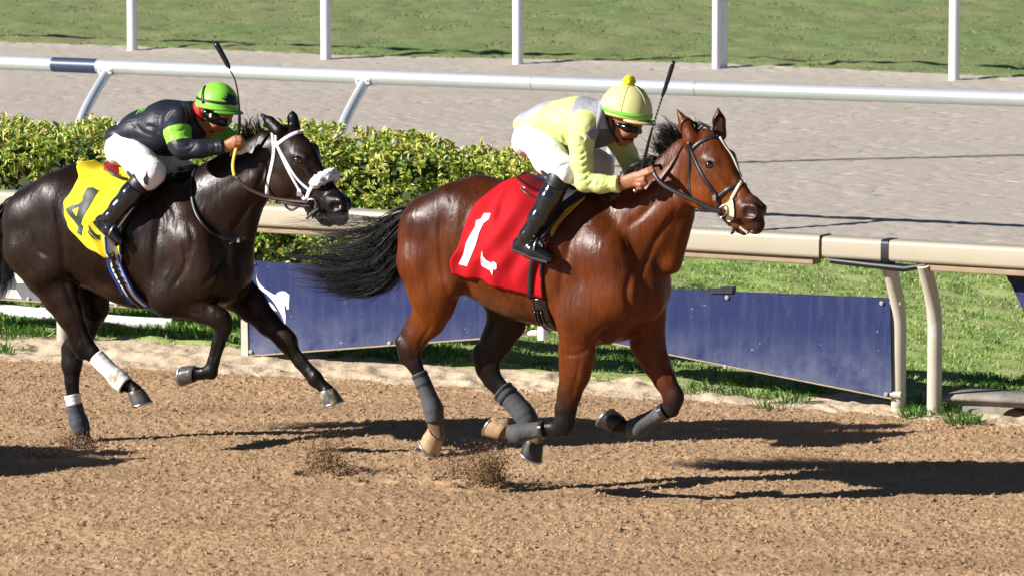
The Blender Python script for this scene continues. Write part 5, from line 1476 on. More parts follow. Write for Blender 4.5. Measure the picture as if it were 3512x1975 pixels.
A2(qh(1114, 752), qh(1130, 758), (.036, pk(22)), (.034, pk(20)), lat=LQ, k=0.018, col=DMZ)
A2(qh(1132, 700, .045), qh(1160, 700, .05), (.024, pk(30)), (.022, pk(26)), lat=LQ, k=0.02, col=DMZ)
A2(qh(1170, 690, -.045), qh(1186, 700, -.05), (.024, pk(28)), (.022, pk(24)), lat=LQ, k=0.02, col=DMZ)
A2(qh(1140, 713, .077), qh(1164, 712, .074), (.030, pk(17)), (.026, pk(14)), lat=LQ, k=0.008, op='sub')
A2(qh(1095, 728, .055), qh(1140, 766, .04), (.02, pk(2.5)), (.02, pk(2.5)), lat=LQ, k=0.006, op='sub')
A2(qh(1014, 533, .062), qh(1044, 541, .060), (.018, pk(12)), (.016, pk(10)), lat=LQ, k=0.03, col=DB)
A2(qh(1030, 565, .070), qh(1080, 625, .05), (.014, pk(12)), (.012, pk(10)), lat=LQ, k=0.025, col=DB)
A2(qh(1072, 520, -.075), qh(1082, 550, -.07), (.03, pk(28)), (.028, pk(24)), lat=LQ, k=0.025, col=DK)
A2(qh(1020, 549, .112), qh(1026, 552, .112), (.020, pk(16)), (.020, pk(14)), lat=LQ, k=0.010, op='sub')
for ps in (ear(qh, (955, 452), (925, 420), (894, 391), pk(27), pk(20), .065), ear(qh, (1008, 438), (1004, 405), (1004, 382), pk(24), pk(19), -.070)):
    P2 += [Prim(p.a, p.b, p.ra, p.rb, lat=p.lat, k=p.k, col=DK) for p in ps]
blk = Thing("horse", "almost black racehorse with white bandages behind, galloping in second place", "horse", BLK, group="galloping racehorses")
BLK_LINES = [([(190, 700), (205, 790), (216, 870), (222, 930)], .013, .022), ([(112, 800), (130, 855), (168, 885)], .009, .016), ([(60, 780), (62, 850), (100, 920), (150, 990)], .006, .018),
    ([(560, 660), (545, 760), (530, 860), (522, 950), (530, 1035)], .012, .024), ([(625, 835), (636, 900), (612, 955), (588, 985)], .012, .018), ([(782, 840), (752, 910), (695, 985)], .014, .022),
    ([(890, 630), (850, 710), (790, 800)], .012, .018), ([(918, 550), (898, 608), (880, 645)], .012, .016), ([(615, 1000), (690, 1042), (728, 1064)], .008, .011), ([(600, 1045), (660, 1070), (700, 1078)], .006, .011),
    ([(205, 930), (235, 1010), (262, 1090)], .007, .015), ([(268, 1120), (285, 1170), (310, 1205)], .006, .010), ([(550, 700), (570, 760), (560, 820)], -.005, .012), ([(580, 690), (600, 740), (595, 800)], .006, .014),
    ([(640, 760), (660, 820), (650, 880)], .006, .02), ([(1040, 580), (1075, 625), (1095, 655)], -.004, .009), ([(1075, 590), (1105, 625), (1118, 660)], .005, .012), ([(1078, 655), (1100, 675), (1112, 690)], .004, .008),
    ([(400, 760), (410, 850), (430, 930)], .003, .03), ([(860, 1050), (920, 1115), (960, 1160)], .006, .012), ([(1004, 1190), (1036, 1238), (1066, 1280)], .006, .007), ([(985, 1150), (1000, 1165), (1005, 1190)], -.004, .009), ([(762, 1135), (745, 1190), (730, 1245)], .006, .007), ([(740, 1092), (765, 1085), (785, 1095)], -.004, .010), ([(275, 1150), (262, 1190), (248, 1240)], .005, .009), ([(232, 1270), (240, 1310), (246, 1345)], .005, .007), ([(450, 700), (470, 780), (480, 860)], .003, .02), ([(700, 700), (690, 760), (700, 820)], -.003, .009), ([(600, 880), (580, 930), (560, 960)], -.003, .008), ([(455, 930), (500, 960), (530, 990)], -.003, .008)]
blk_body, KV, KF = make_horse(blk, P2, m_coat_dark, DB, lines=BLK_LINES)
KT = bvh_of(KV, KF)
hoof(blk, q_, (466, 1345, .14), (478, 1392, .14), (517, 1393, .14), .14, blk_body, m_hoof_grey, 1.12)
hoof(blk, q_, (291, 1508, -.13), (298, 1545, -.13), (330, 1547, -.13), -.13, blk_body, m_hoof_black, 1.0)
hoof(blk, q_, (663, 1281, .15), (628, 1276, .15), (632, 1306, .15), .15, blk_body, m_hoof_grey, 1.08)
hoof(blk, q_, (1122, 1343, -.13), (1135, 1391, -.13), (1175, 1392, -.13), -.13, blk_body, m_hoof_grey, 1.12)
wrap(blk, [(q_(x, y, .14), pk(r_) + .002) for x, y, r_ in ((330, 1224, 29), (352, 1246, 28), (400, 1293, 27), (420, 1312, 33), (432, 1322, 31))], m_wrap_white, blk_body)
wrap(blk, [(q_(x, y, -.13), pk(r_) + .002) for x, y, r_ in ((248, 1352, 27), (253, 1378, 26), (256, 1392, 26))], m_wrap_white, blk_body, n=12, ridges=3)
wrap(blk, [(q_(x, y, -.13), pk(r_) + .002) for x, y, r_ in ((255, 1386, 27), (264, 1428, 28), (273, 1455, 33), (281, 1480, 30))], m_wrap_shade, blk_body)
blk.part("eye", *ball(qh(1022, 549, .081), .027), m_eye, parent=blk_body)
blk.part("eye", *ball(qh(1086, 535, -.085), .019), m_eye, parent=blk_body)
blk.part("nostril_lining", *ball(qh(1168, 712, .048), (.009, .006, .014), 10, 8), m_pink, parent=blk_body)
tg = [G(q_, [(30, 690, 0), (-15, 715, .02), (-60, 790, .02), (-90, 900, .02), (-110, 1000, .02)]), G(q_, [(28, 700, 0), (-5, 750, .03), (-15, 850, .03), (-20, 950, .03), (-40, 1050, .03)]),
      G(q_, [(22, 710, 0), (5, 770, .03), (10, 860, .03), (20, 950, .03), (2, 1045, .03)]), G(q_, [(20, 720, .02), (14, 800, .05), (34, 880, .06), (40, 950, .06), (18, 1020, .05)])]
blk.part("tail", *join_np([strands(tg, 800, 191, spread=.016, amp=.016, w=.0018, segs=13, lateral=.04), strands(tg[2:], 120, 192, spread=.02, amp=.02, w=.0014, segs=16, lateral=.03)]), m_hair, parent=blk_body)
blk.part("dock", *tube(catmull(np.array([q_(55, 690), q_(28, 702), q_(8, 740), (q_(0, 790))]), 10), np.linspace(.040, .018, 10), 12), m_hair, parent=blk_body)
mg = [G(q_, [(905, 468, 0), (896, 440, .01), (886, 412, .01), (893, 388, .01)]), G(q_, [(890, 478, 0), (870, 450, .01), (858, 420, .01), (878, 400, .01)]), G(q_, [(868, 490, 0), (845, 462, .02), (835, 440, .02), (822, 420, .02)]), G(q_, [(845, 502, 0), (828, 480, .02), (818, 458, .02), (806, 440, .02)]), G(q_, [(828, 512, 0), (818, 490, .02), (812, 470, .02), (806, 452, .02)])]
ml = [G(q_, [(690, 592, .02), (660, 580, .05), (630, 588, .06), (596, 602, .06)]), G(q_, [(668, 600, .03), (640, 598, .07), (615, 606, .08), (590, 618, .07)]), G(q_, [(700, 585, 0), (672, 565, .03), (640, 568, .04), (606, 580, .04)])]
blk.part("mane", *join_np([strands(mg, 420, 193, spread=.012, amp=.008, w=.0015, segs=10, lateral=.015, wild=.15), strands(ml, 420, 194, spread=.008, amp=.006, w=.0016, segs=10, lateral=.015)]), m_hair, parent=blk_body)
# two mane ties standing on the crest
for (x, y) in ((880, 468), (897, 455)):
    blk.part("mane_tie", *merge(ball(q_(x, y, .0), .012, 8, 6), ball(q_(x + 3, y - 10, .0), .010, 8, 6)), m_hair, parent=blk_body)
blk.finish()
# ================================================================== TACK
m_lblack = M("black_leather", (0.014, 0.014, 0.016), rough=0.42, var=0.2, vscale=40, bump=0.1, bscale=120, bdist=0.002)
m_lbrown = M("brown_leather", (0.035, 0.016, 0.011), rough=0.45, var=0.2, vscale=40)
m_wstrap = M("white_webbing", (0.80, 0.79, 0.82), rough=0.5, var=0.04, vscale=60)
m_cream_l = M("cream_strap", (0.62, 0.55, 0.38), rough=0.55, var=0.1, vscale=30, col2=(0.35, 0.28, 0.17), c2scale=40, c2lo=0.62, c2hi=0.75)
m_fleece = M("white_fleece", (0.85, 0.84, 0.86), rough=0.95, var=0.08, vscale=80, bump=0.8, bscale=110, bdist=0.010, sheen=0.2)
m_red = M("red_cloth", (0.42, 0.006, 0.011), rough=0.75, spec=0.15, var=0.06, vscale=8, bump=0.22, bscale=8, bdist=0.015)
m_yellow = M("yellow_cloth", (0.70, 0.57, 0.020), rough=0.7, spec=0.2, var=0.05, vscale=8, bump=0.22, bscale=8, bdist=0.015)
m_numw = M("white_numeral", (0.80, 0.78, 0.83), rough=0.4, var=0.03)
m_numd = M("dark_numeral", (0.012, 0.022, 0.021), rough=0.55, var=0.1)
m_seat_red = M("dark_red_saddle", (0.22, 0.010, 0.014), rough=0.3, var=0.1, coat=0.4)
m_seat_red2 = M("red_suede_saddle", (0.36, 0.012, 0.016), rough=0.55, var=0.1)
m_pad_y = M("yellow_foam_pad", (0.62, 0.36, 0.030), rough=0.85, var=0.12, vscale=20, bump=0.3, bscale=30, bdist=0.006)
m_pad_b = M("black_pad", (0.012, 0.012, 0.016), rough=0.6, var=0.2)
m_pad_g = M("dark_green_pad", (0.05, 0.085, 0.075), rough=0.7, var=0.15)
m_girth_w = M("white_girth", (0.78, 0.77, 0.74), rough=0.6, var=0.05)
m_girth_b = M("blue_binding", (0.015, 0.09, 0.45), rough=0.45, var=0.08)
m_patent = M("glossy_black", (0.008, 0.008, 0.011), rough=0.12, spec=0.6, coat=0.6, bump=0.12, bscale=22, bdist=0.008)
m_rubber_y = M("yellow_rubber", (0.68, 0.46, 0.02), rough=0.5, var=0.06)

def radial(fr, bvh, x, zc, ang, off, xd=0.0):
    """point on the barrel of a horse: station x, angle from straight up (positive to the right side)"""
    d = Vector((xd, -math.sin(ang), math.cos(ang))).normalized()
    c = Vector((x, 0, zc))
    hit = bvh.ray_cast(c, d)                      # from inside, so that the legs are not met first
    if hit[0] is None: return np.array(c + d * 0.3), np.array(d)
    n = hit[1] if hit[1].dot(d) > 0 else -hit[1]
    return np.array(hit[0] + d * off), np.array(d)

def to_xa(fr, bvh, px, py, zc):
    h = None
    while h is None:                              # step down from above the back until the horse is met
        h = cast_px(fr, [bvh], px, py); py += 3
    p = h[0]
    return p[0], math.atan2(-p[1], p[2] - zc)

def saddle_cloth(t, fr, bvh, zc, rear, front, nu, nv, mat, folds, off=0.018, thick=0.003):
    """cloth over the back: rear and front edges given as photograph points from top to hem on the near side"""
    R_ = [to_xa(fr, bvh, *q, zc) for q in rear]; F_ = [to_xa(fr, bvh, *q, zc) for q in front]
    def edge(E, v):
        a = np.array(E); d = np.concatenate([[0], np.cumsum(np.hypot(np.diff(a[:, 0]), np.diff(a[:, 1]) * .3))]); d /= d[-1]
        return np.interp(v, d, a[:, 0]), np.interp(v, d, a[:, 1])
    V, N = [], []
    for i in range(nu):
        u = i / (nu - 1)
        for j in range(nv):
            v = 2 * j / (nv - 1) - 1             # -1 far hem .. +1 near hem
            w = abs(v)
            xr, ar = edge(R_, w); xf, af = edge(F_, w)
            x = xr + (xf - xr) * u; a = (ar + (af - ar) * u)
            a = a if v >= 0 else -a
            if w < 0.12: a *= 1.0
            o = off + folds(u, v)
            p, d = radial(fr, bvh, x, zc, a, o)
            V.append(p); N.append(d)
    V = np.array(V); N = np.array(N)
    G_ = V.reshape(nu, nv, 3)
    for _ in range(1):                            # cloth bridges the hollows
        S_ = G_.copy(); S_[1:-1] = (G_[:-2] + G_[2:] + 2 * G_[1:-1]) / 4; S_[:, 1:-1] = (S_[:, :-2] + S_[:, 2:] + 2 * S_[:, 1:-1]) / 4; G_ = S_
    V = G_.reshape(-1, 3)
    Fc = grid_faces(nu, nv); n = len(V)
    Vi = V - N * thick
    Fi = Fc[:, ::-1] + n
    rim = []
    idx = np.arange(nu * nv).reshape(nu, nv)
    loop = np.concatenate([idx[0, :], idx[1:, -1], idx[-1, -2::-1], idx[-2:0:-1, 0]])
    for k in range(len(loop)):
        a, b2 = loop[k], loop[(k + 1) % len(loop)]; rim.append((a, b2, b2 + n, a + n))
    return np.concatenate([V, Vi]), np.concatenate([Fc, Fi, np.array(rim)]), V, Fc

def hem(t, P, parent, mat, name="hem"):
    return t.part(name, *tube(np.asarray(P), 0.0035, 6), mat, parent=parent)

# ---------------------------------------------------------------- bay: red cloth number 1
def folds1(u, v):
    w = abs(v)
    f = 0.024 * math.exp(-((u - .52 + .38 * (w - .35)) / .10) ** 2) * math.exp(-((w - .42) / .22) ** 2)
    f += 0.020 * math.exp(-((u - .30 - .4 * (w - .4)) / .05) ** 2) * math.exp(-((w - .36) / .16) ** 2)
    f += 0.016 * math.sin(u * 21 + 4 * w) * max(0, w - .5) + 0.022 * max(0, w - .75) * math.sin(u * 13 + 1)
    f += 0.008 * math.sin(u * 9 - w * 12) + 0.005 * math.sin(u * 24 + w * 17) * (0.4 + .6 * w)
    f += 0.018 * math.exp(-((u - .62) / .05) ** 2) * max(0, w - .62)
    return f + 0.004
def crop1(x, y): return (1300 + x / 2.0, 560 + y / 2.0)
c1 = Thing("saddle_cloth", "red number 1 saddle cloth with a white emblem on the bay horse", "saddle cloth", BAY)
ZB = BAY.p(1800, 850)[2]
rear1 = [crop1(*q) for q in ((905, 112), (800, 180), (668, 300), (580, 480), (545, 590), (503, 655), (508, 752))]
front1 = [crop1(*q) for q in ((1250, 150), (1225, 260), (1200, 420), (1180, 520), (1140, 640), (1120, 760), (1132, 912))]
V, Fc, cv1, cf1 = saddle_cloth(c1, BAY, BT, ZB, rear1, front1, 56, 90, m_red, folds1)
cp1 = c1.part("cloth", V, Fc, m_red)
C1T = bvh_of(cv1, cf1)
num1 = [crop1(*q) for q in ((722, 346), (768, 346), (755, 385), (715, 415), (690, 470), (665, 560), (640, 620), (604, 706), (548, 692), (578, 630), (600, 545), (630, 490), (664, 435), (668, 396), (700, 385))]
c1.part("numeral", *decal_px(BAY, [C1T], num1, 0.0035), m_numw, parent=cp1)
e1 = [crop1(*q) for q in ((708, 602), (716, 640), (740, 668), (768, 682), (790, 676), (806, 690), (808, 722), (798, 730), (786, 724), (782, 742), (778, 768), (766, 738), (742, 712), (716, 686), (700, 640))]
e2 = [crop1(*q) for q in ((696, 640), (708, 680), (732, 700), (758, 732), (730, 716), (704, 700))]
for e_ in (e1, e2): c1.part("emblem", *decal_px(BAY, [C1T], e_, 0.0035, step=8), m_numw, parent=cp1)
c1.finish()

# saddle, pad, girth and irons of the bay
def half_shell(fr, pts_near, zoff): pass
def panel_on(t, fr, bvhs, poly, off, thick, mat, name, parent=None, step=12.0):
    V, Fc = decal_px(fr, bvhs, poly, off + thick, step)
    V0, F0 = decal_px(fr, bvhs, poly, off, step)
    n = len(V)
    ed = {}
    for f in Fc:
        for i in range(len(f)):
            a, b2 = f[i], f[(i + 1) % len(f)]
            ed[(a, b2)] = 1
    rim = [(a, b2, b2 + n, a + n) for (a, b2) in ed if (b2, a) not in ed]
    if len(V0) != n: return t.part(name, V, Fc, mat, parent=parent)
    return t.part(name, np.concatenate([V, V0]), list(Fc) + [tuple(i + n for i in reversed(f)) for f in F0] + rim, mat, parent=parent)

sd1 = Thing("saddle", "dark red racing saddle on a black pad with yellow front edge, on the bay", "saddle", BAY)
def saddle_seat(t, fr, pts, widths, thick, mat, name="seat"):
    """pts: mid-line photograph points from cantle to pommel"""
    C = catmull(np.array([fr.p(x, y, 0) for x, y in pts]), 16); W_ = np.interp(np.linspace(0, 1, 16), np.linspace(0, 1, len(widths)), widths)
    V, Fc = [], []; m_ = 13
    for i in range(16):
        for j in range(m_):
            a = -1 + 2 * j / (m_ - 1)
            V.append(C[i] + np.array([0, a * W_[i], -0.20 * W_[i] * a * a]))
    nV = len(V)
    for i in range(16):
        for j in range(m_):
            a = -1 + 2 * j / (m_ - 1)
            V.append(C[i] + np.array([0, a * (W_[i] + .006), -0.20 * W_[i] * a * a - thick]))
    idx = np.arange(16 * m_).reshape(16, m_)
    for i in range(15):
        for j in range(m_ - 1):
            Fc.append((idx[i, j], idx[i + 1, j], idx[i + 1, j + 1], idx[i, j + 1])); Fc.append((idx[i, j] + nV, idx[i, j + 1] + nV, idx[i + 1, j + 1] + nV, idx[i + 1, j] + nV))
    loop = list(idx[0, :]) + list(idx[1:, -1]) + list(idx[-1, -2::-1]) + list(idx[-2:0:-1, 0])
    for k in range(len(loop)):
        a, b2 = loop[k], loop[(k + 1) % len(loop)]; Fc.append((a, a + nV, b2 + nV, b2))
    return t.part(name, np.array(V), Fc, mat)
st1 = saddle_seat(sd1, BAY, [(1800, 592), (1836, 606), (1880, 634), (1925, 650), (1965, 645)], [.10, .15, .125, .085, .06], .03, m_seat_red)
sd1.part("cantle_trim", *tube(catmull(np.array([BAY.p(1788, 648, .15), BAY.p(1806, 664, .17), BAY.p(1836, 680, .165), BAY.p(1858, 682, .15)]), 14), .009, 8), m_lblack, parent=st1)
def pc(x, y): return (1700 + x / 2.07, 230 + y / 2.07)
panel_on(sd1, BAY, [C1T, BT], [pc(*q) for q in ((400, 830), (470, 905), (620, 870), (690, 890), (650, 930), (470, 1050), (420, 1130), (370, 1240), (330, 1290), (290, 1270), (300, 1180), (330, 1050), (370, 930))], 0.012, 0.016, m_pad_b, "pad")
panel_on(sd1, BAY, [BT], [pc(*q) for q in ((640, 890), (672, 893), (640, 935), (560, 1010), (480, 1090), (435, 1150), (405, 1212), (392, 1180), (395, 1130), (420, 1070), (470, 1020), (560, 950))], 0.010, 0.014, m_pad_y, "pad_edge")
# girth
gp = [pc(335, 1290), (1845, 900), (1832, 960), (1838, 1040), (1858, 1100), (1885, 1135)]
P, N = strap_px(BAY, [C1T, BT], [(1872, 800), (1840, 870), (1824, 910), (1818, 980), (1818, 1020)], .035, off=.010)
sd1.part("girth_strap", *ribbon(P, N, .030, .006), m_lblack)
P, N = strap_px(BAY, [C1T, BT], [(1895, 800), (1868, 860), (1858, 920), (1860, 980), (1866, 1020)], .012, off=.010)
sd1.part("girth_strap", *ribbon(P, N, .016, .006), m_lblack)
hx = cast_px(BAY, [BT], 1850, 1020)[0]
Pg, Ng = [], []
a_near = math.atan2(-hx[1], hx[2] - ZB)
xg1 = cast_px(BAY, [BT], 1892, 1122)[0][0]
for a in np.linspace(a_near, 2 * math.pi - a_near, 60):
    kx = min(abs(a - a_near), abs(2 * math.pi - a_near - a)); u = min(1, kx / (math.pi - a_near))
    p, d = radial(BAY, BT, hx[0] + (xg1 - hx[0]) * u ** 0.7, ZB, a, .010); Pg.append(p); Ng.append(d)
sd1.part("girth", *ribbon(np.array(Pg), np.array(Ng), .085, .010), m_patent)
Pl = np.array(Pg); T_ = np.array([1.0, 0, 0])
for s_ in (-.04, .04): sd1.part("girth_edge", *tube(Pl + T_ * s_, .006, 6, caps=False), m_lblack)
for fx in (1846, 1856, 1868):
    P, N = strap_px(BAY, [BT], [(fx - 6, 1060), (fx - 2, 1080), (fx + 8, 1104)], .01, off=.024); sd1.part("buckle", *ribbon(P, N, .012, .012), m_patent)
# stirrup leather and iron
def stirrup(t, fr, leather, iron_c, s, ang, mat_l, size=.055):
    P = catmull(np.array([fr.p(*q) for q in leather]), 14)
    N = np.tile([0, -1.0, 0], (14, 1))
    t.part("stirrup_leather", *ribbon(P, N, .014, .005), mat_l)
    c = fr.p(*iron_c, s); pts = []
    for a in np.linspace(0, 2 * math.pi, 22):
        pts.append((math.sin(a) * size * .9, math.cos(a) * size if math.cos(a) > -.6 else -.6 * size))
    # the iron hangs across the foot: its plane faces along the foot
    e1 = np.array([.25, -.95, 0.05]); e1 /= np.linalg.norm(e1); e2 = np.array([-math.sin(ang), 0, math.cos(ang)])
    t.part("stirrup_iron", *tube(np.array([c + e1 * u + e2 * v for u, v in pts]), .0058, 8), m_steel)
stirrup(sd1, BAY, [(1935, 720, .24), (1900, 765, .29), (1870, 800, .315), (1852, 822, .32)], (1838, 848), .32, -.25, m_lblack)
stirrup(sd1, BAY, [(1990, 700, -.24), (1985, 760, -.29), (1975, 800, -.31)], (1968, 842), -.32, -.25, m_lblack)
sd1.finish()

# ---------------------------------------------------------------- bay: bridle
def hb(x, y): return (2200 + x / 4.0, 350 + y / 4.0)
def hb2(x, y): return (2100 + x / 4.0, 560 + y / 4.0)
br1 = Thing("bridle", "black leather bridle with a cream figure-eight nose strap, on the bay", "bridle", BAY)
def mirrored(P, N, H):
    """the same strap on the far side of the head"""
    r_ = H.right; k = ((P - H.o) @ r_)[:, None]
    kn = (N @ r_)[:, None]
    return P - 2 * k * r_, N - 2 * kn * r_
def head_strap(t, fr, H, bvh, pts, w, mat, name, thick=.005, mirror=True, off=.004):
    P, N = strap_px(fr, [bvh], pts, w, off=off)
    t.part(name, *ribbon(P, N, w, thick), mat)
    if mirror:
        P2_, N2_ = mirrored(P, N, H); t.part(name, *ribbon(P2_, N2_, w, thick), mat)
    return P, N
head_strap(br1, BAY, BH, BT, [hb(*q) for q in ((690, 655), (760, 590), (840, 530), (920, 495), (1000, 480), (1070, 480))], .026, m_lblack, "browband")
head_strap(br1, BAY, BH, BT, [hb(*q) for q in ((655, 545), (640, 640), (650, 760), (658, 900), (655, 1050), (665, 1180), (685, 1300))], .018, m_lblack, "throat_latch")
head_strap(br1, BAY, BH, BT, [hb(*q) for q in ((640, 560), (672, 650), (740, 820), (830, 1000), (920, 1140), (1010, 1260), (1055, 1330))], .024, m_lblack, "cheek_piece")
head_strap(br1, BAY, BH, BT, [hb(*q) for q in ((1060, 1310), (1130, 1245), (1220, 1180), (1290, 1140), (1345, 1105))], .026, m_lblack, "noseband")
P, N = strap_px(BAY, [BT], [hb(*q) for q in ((1072, 492), (1150, 620), (1235, 740), (1290, 860), (1340, 980), (1372, 1045))], .015, off=.006)
br1.part("face_strap", *ribbon(P, N, .020, .006), m_cream_l)
head_strap(br1, BAY, BH, BT, [hb2(*q) for q in ((1790, 225), (1740, 310), (1690, 400), (1640, 490), (1600, 550))], .020, m_cream_l, "cross_strap", off=.006)
disc = [hb2(*q) for q in ((1625, 480), (1660, 500), (1675, 560), (1690, 640), (1690, 720), (1665, 780), (1620, 797), (1580, 775), (1570, 745), (1600, 700), (1575, 640), (1540, 600), (1510, 570), (1560, 545), (1600, 520))]
panel_on(br1, BAY, [BT], disc, .006, .006, m_cream_l, "nose_cup", step=8)
P, N = strap_px(BAY, [BT], [hb2(*q) for q in ((1460, 480), (1455, 560), (1470, 640), (1500, 720), (1560, 800), (1620, 850))], .02, off=.004)
br1.part("chin_strap", *ribbon(P, N, .022, .006), m_lblack)
rc_ = cast_px(BAY, [BT], *hb2(1545, 645), .022)[0]
e1_, e2_ = np.array([.8, 0, -.6]), np.array([.6, 0, .8])
br1.part("bit_ring", *tube(np.array([rc_ + .030 * math.cos(a) * e1_ * .8 + .042 * math.sin(a) * e2_ for a in np.linspace(0, 2 * math.pi, 24)]), .0045, 8), m_steel)
r2_ = mirrored(rc_[None], np.array([[0, 1., 0]]), BH)[0][0]
br1.part("bit_ring", *tube(np.array([r2_ + .030 * math.cos(a) * e1_ * .8 + .042 * math.sin(a) * e2_ for a in np.linspace(0, 2 * math.pi, 24)]), .0045, 8), m_steel)
br1.part("buckle", *box(cast_px(BAY, [BT], *hb(1010, 1310), .012)[0], (.02, .008, .03)), m_steel, smooth=False)
br1.part("strap_end", *tube(catmull(np.array([BAY.p(2517, 780, .10), BAY.p(2514, 796, .10), BAY.p(2506, 803, .10)]), 6), [.008, .009, .01, .01, .009, .005], 8), m_lblack)
# reins: bit to hands
def rein(t, fr, pts, w, mat, name="rein", n=40, N0=(0, -1.0, .35), thick=.006):
    P = catmull(np.array([fr.p(*q) for q in pts]), n)
    N = np.tile(np.asarray(N0, float), (n, 1))
    return t.part(name, *ribbon(P, N, w, thick), mat)
rein(br1, BAY, [(2478, 725, .20), (2440, 715, .21), (2395, 695, .22), (2330, 665, .23), (2275, 635, .23), (2248, 605, .22), (2238, 582, .20), (2228, 562, .16)], .026, m_lblack)
rein(br1, BAY, [(2228, 562, .12), (2236, 556, .08), (2245, 580, .02)], .022, m_lblack)
rein(br1, BAY, [(2170, 578, .10), (2140, 595, .14), (2128, 640, .17), (2112, 668, .19), (2095, 676, .2)], .04, m_lblack, name="rein_end")
rein(br1, BAY, [(2225, 565, .04), (2195, 558, .06), (2160, 575, .08), (2130, 600, .08)], .028, m_lblack, name="rein_loop")
rein(br1, BAY, [(2575, 700, -.18), (2500, 690, -.22), (2380, 610, -.22), (2290, 560, -.12), (2225, 570, .0)], .024, m_lblack)
br1.finish()

# ---------------------------------------------------------------- dark horse: yellow cloth number 4
def c3(x, y): return (x / 2.0, 560 + y / 2.0)
def folds4(u, v):
    w = abs(v)
    f = 0.026 * math.sin(w * 9 - u * 3.5) * (1 - u) ** 1.5 + 0.014 * math.sin(u * 15 + w * 5) * w + 0.006 * math.sin(w * 31 - u * 9)
    f += 0.018 * math.exp(-((w - .62) / .06) ** 2) * (1 - u) ** 2
    f += 0.016 * math.exp(-((u - .8 - .1 * w) / .05) ** 2) * max(0, w - .4)
    return f + 0.010
c4 = Thing("saddle_cloth", "yellow saddle cloth with a large dark numeral on the nearly black horse", "saddle cloth", BLK)
ZK = BLK.p(400, 800)[2]
rear4 = [c3(*q) for q in ((600, 22), (528, 60), (560, 150), (520, 215), (440, 275), (452, 330), (440, 362), (480, 440), (560, 520), (680, 600), (735, 632))]
front4 = [c3(*q) for q in ((960, 30), (950, 110), (935, 200), (905, 300), (860, 400), (845, 480), (838, 560), (845, 620))]
V, Fc, cv4, cf4 = saddle_cloth(c4, BLK, KT, ZK, rear4, front4, 56, 90, m_yellow, folds4)
cp4 = c4.part("cloth", V, Fc, m_yellow)
C4T = bvh_of(cv4, cf4)
n4 = [c3(*q) for q in ((600, 172), (636, 168), (676, 190), (650, 225), (628, 265), (590, 330), (570, 370), (556, 415), (572, 432), (560, 498), (526, 478), (540, 440), (510, 395), (470, 350), (452, 318), (490, 292), (540, 282), (566, 262), (575, 215))]
n4h = [c3(*q) for q in ((500, 322), (545, 305), (535, 340), (528, 366))]
c4.part("numeral", *decal_px(BLK, [C4T], n4, 0.004), m_numd, parent=cp4)
c4.part("numeral_gap", *decal_px(BLK, [C4T], n4h, 0.0055, step=8), m_yellow, parent=cp4)
for e_ in ([c3(*q) for q in ((606, 415), (620, 450), (650, 485), (680, 495), (690, 488), (686, 520), (672, 528), (640, 500), (612, 466))], [c3(*q) for q in ((600, 455), (614, 480), (640, 508), (664, 534), (630, 512), (606, 482))]):
    c4.part("emblem", *decal_px(BLK, [C4T], e_, 0.004, step=8), m_numd, parent=cp4)
c4.finish()
sd4 = Thing("saddle", "small red racing saddle with a white laced girth, on the nearly black horse", "saddle", BLK)
st4 = saddle_seat(sd4, BLK, [(385, 548), (415, 566), (455, 592), (505, 606), (560, 596)], [.10, .15, .125, .085, .06], .032, m_seat_red2)
sd4.part("cantle_trim", *tube(catmull(np.array([BLK.p(376, 584, .15), BLK.p(388, 598, .17), BLK.p(412, 609, .17), BLK.p(438, 616, .16)]), 14), .010, 8), m_lblack, parent=st4)
panel_on(sd4, BLK, [C4T, KT], [c3(*q) for q in ((1080, 40), (1200, 60), (1208, 85), (1130, 150), (1040, 220), (970, 270), (930, 320), (880, 400), (850, 470), (830, 440), (870, 340), (920, 240), (1000, 160), (1050, 110))], .014, .014, m_pad_b, "pad")
panel_on(sd4, BLK, [C4T, KT], [c3(*q) for q in ((1060, 90), (1120, 40), (1170, 20), (1150, 60), (1080, 140), (1000, 215), (950, 250), (960, 210), (1020, 150))], .024, .010, m_pad_g, "pad_edge")
P, N = strap_px(BLK, [C4T, KT], [c3(*q) for q in ((765, 505), (775, 600), (800, 700), (850, 800), (910, 900), (985, 965))], .07, off=.014)
sd4.part("girth", *ribbon(P, N, .092, .010), m_girth_w)
# the rest of the girth goes on under the chest
ge = P[-1]; a0 = math.atan2(-ge[1], ge[2] - ZK); Pq, Nq = [], []
for a in np.linspace(a0, 2 * math.pi - a0 + .8, 40):
    p, d = radial(BLK, KT, ge[0], ZK, a, .012); Pq.append(p); Nq.append(d)
sd4.part("girth", *ribbon(np.array(Pq), np.array(Nq), .072, .010), m_girth_b)
T_ = np.gradient(P, axis=0); T_ /= np.linalg.norm(T_, axis=1)[:, None]; S_ = np.cross(T_, N)
for s_ in (-.044, .044): sd4.part("girth_binding", *tube(P + S_ * s_ + N * .006, .0075, 8), m_girth_b)
for i_ in np.linspace(len(P) * .30, len(P) * .62, 5).astype(int):
    sd4.part("lace", *ribbon(np.array([P[i_] - S_[i_] * .024 + N[i_] * .009, P[i_] + N[i_] * .013, P[i_] + S_[i_] * .024 + N[i_] * .009]), np.array([N[i_]] * 3), .012, .005), m_lblack)
for s_ in (-.006, .006): sd4.part("lace_cord", *tube((P + S_ * s_ + N * .014)[int(len(P) * .28):], .006, 6), m_lblack)
lp = int(len(P) * .30); lc = P[lp] + N[lp] * .016
sd4.part("lace_loop", *tube(np.array([lc + S_[lp] * (.006 + .018 * math.cos(a)) - T_[lp] * (.025 + .03 * math.sin(a)) for a in np.linspace(0, 2 * math.pi, 18)]), .0055, 6), m_lblack)
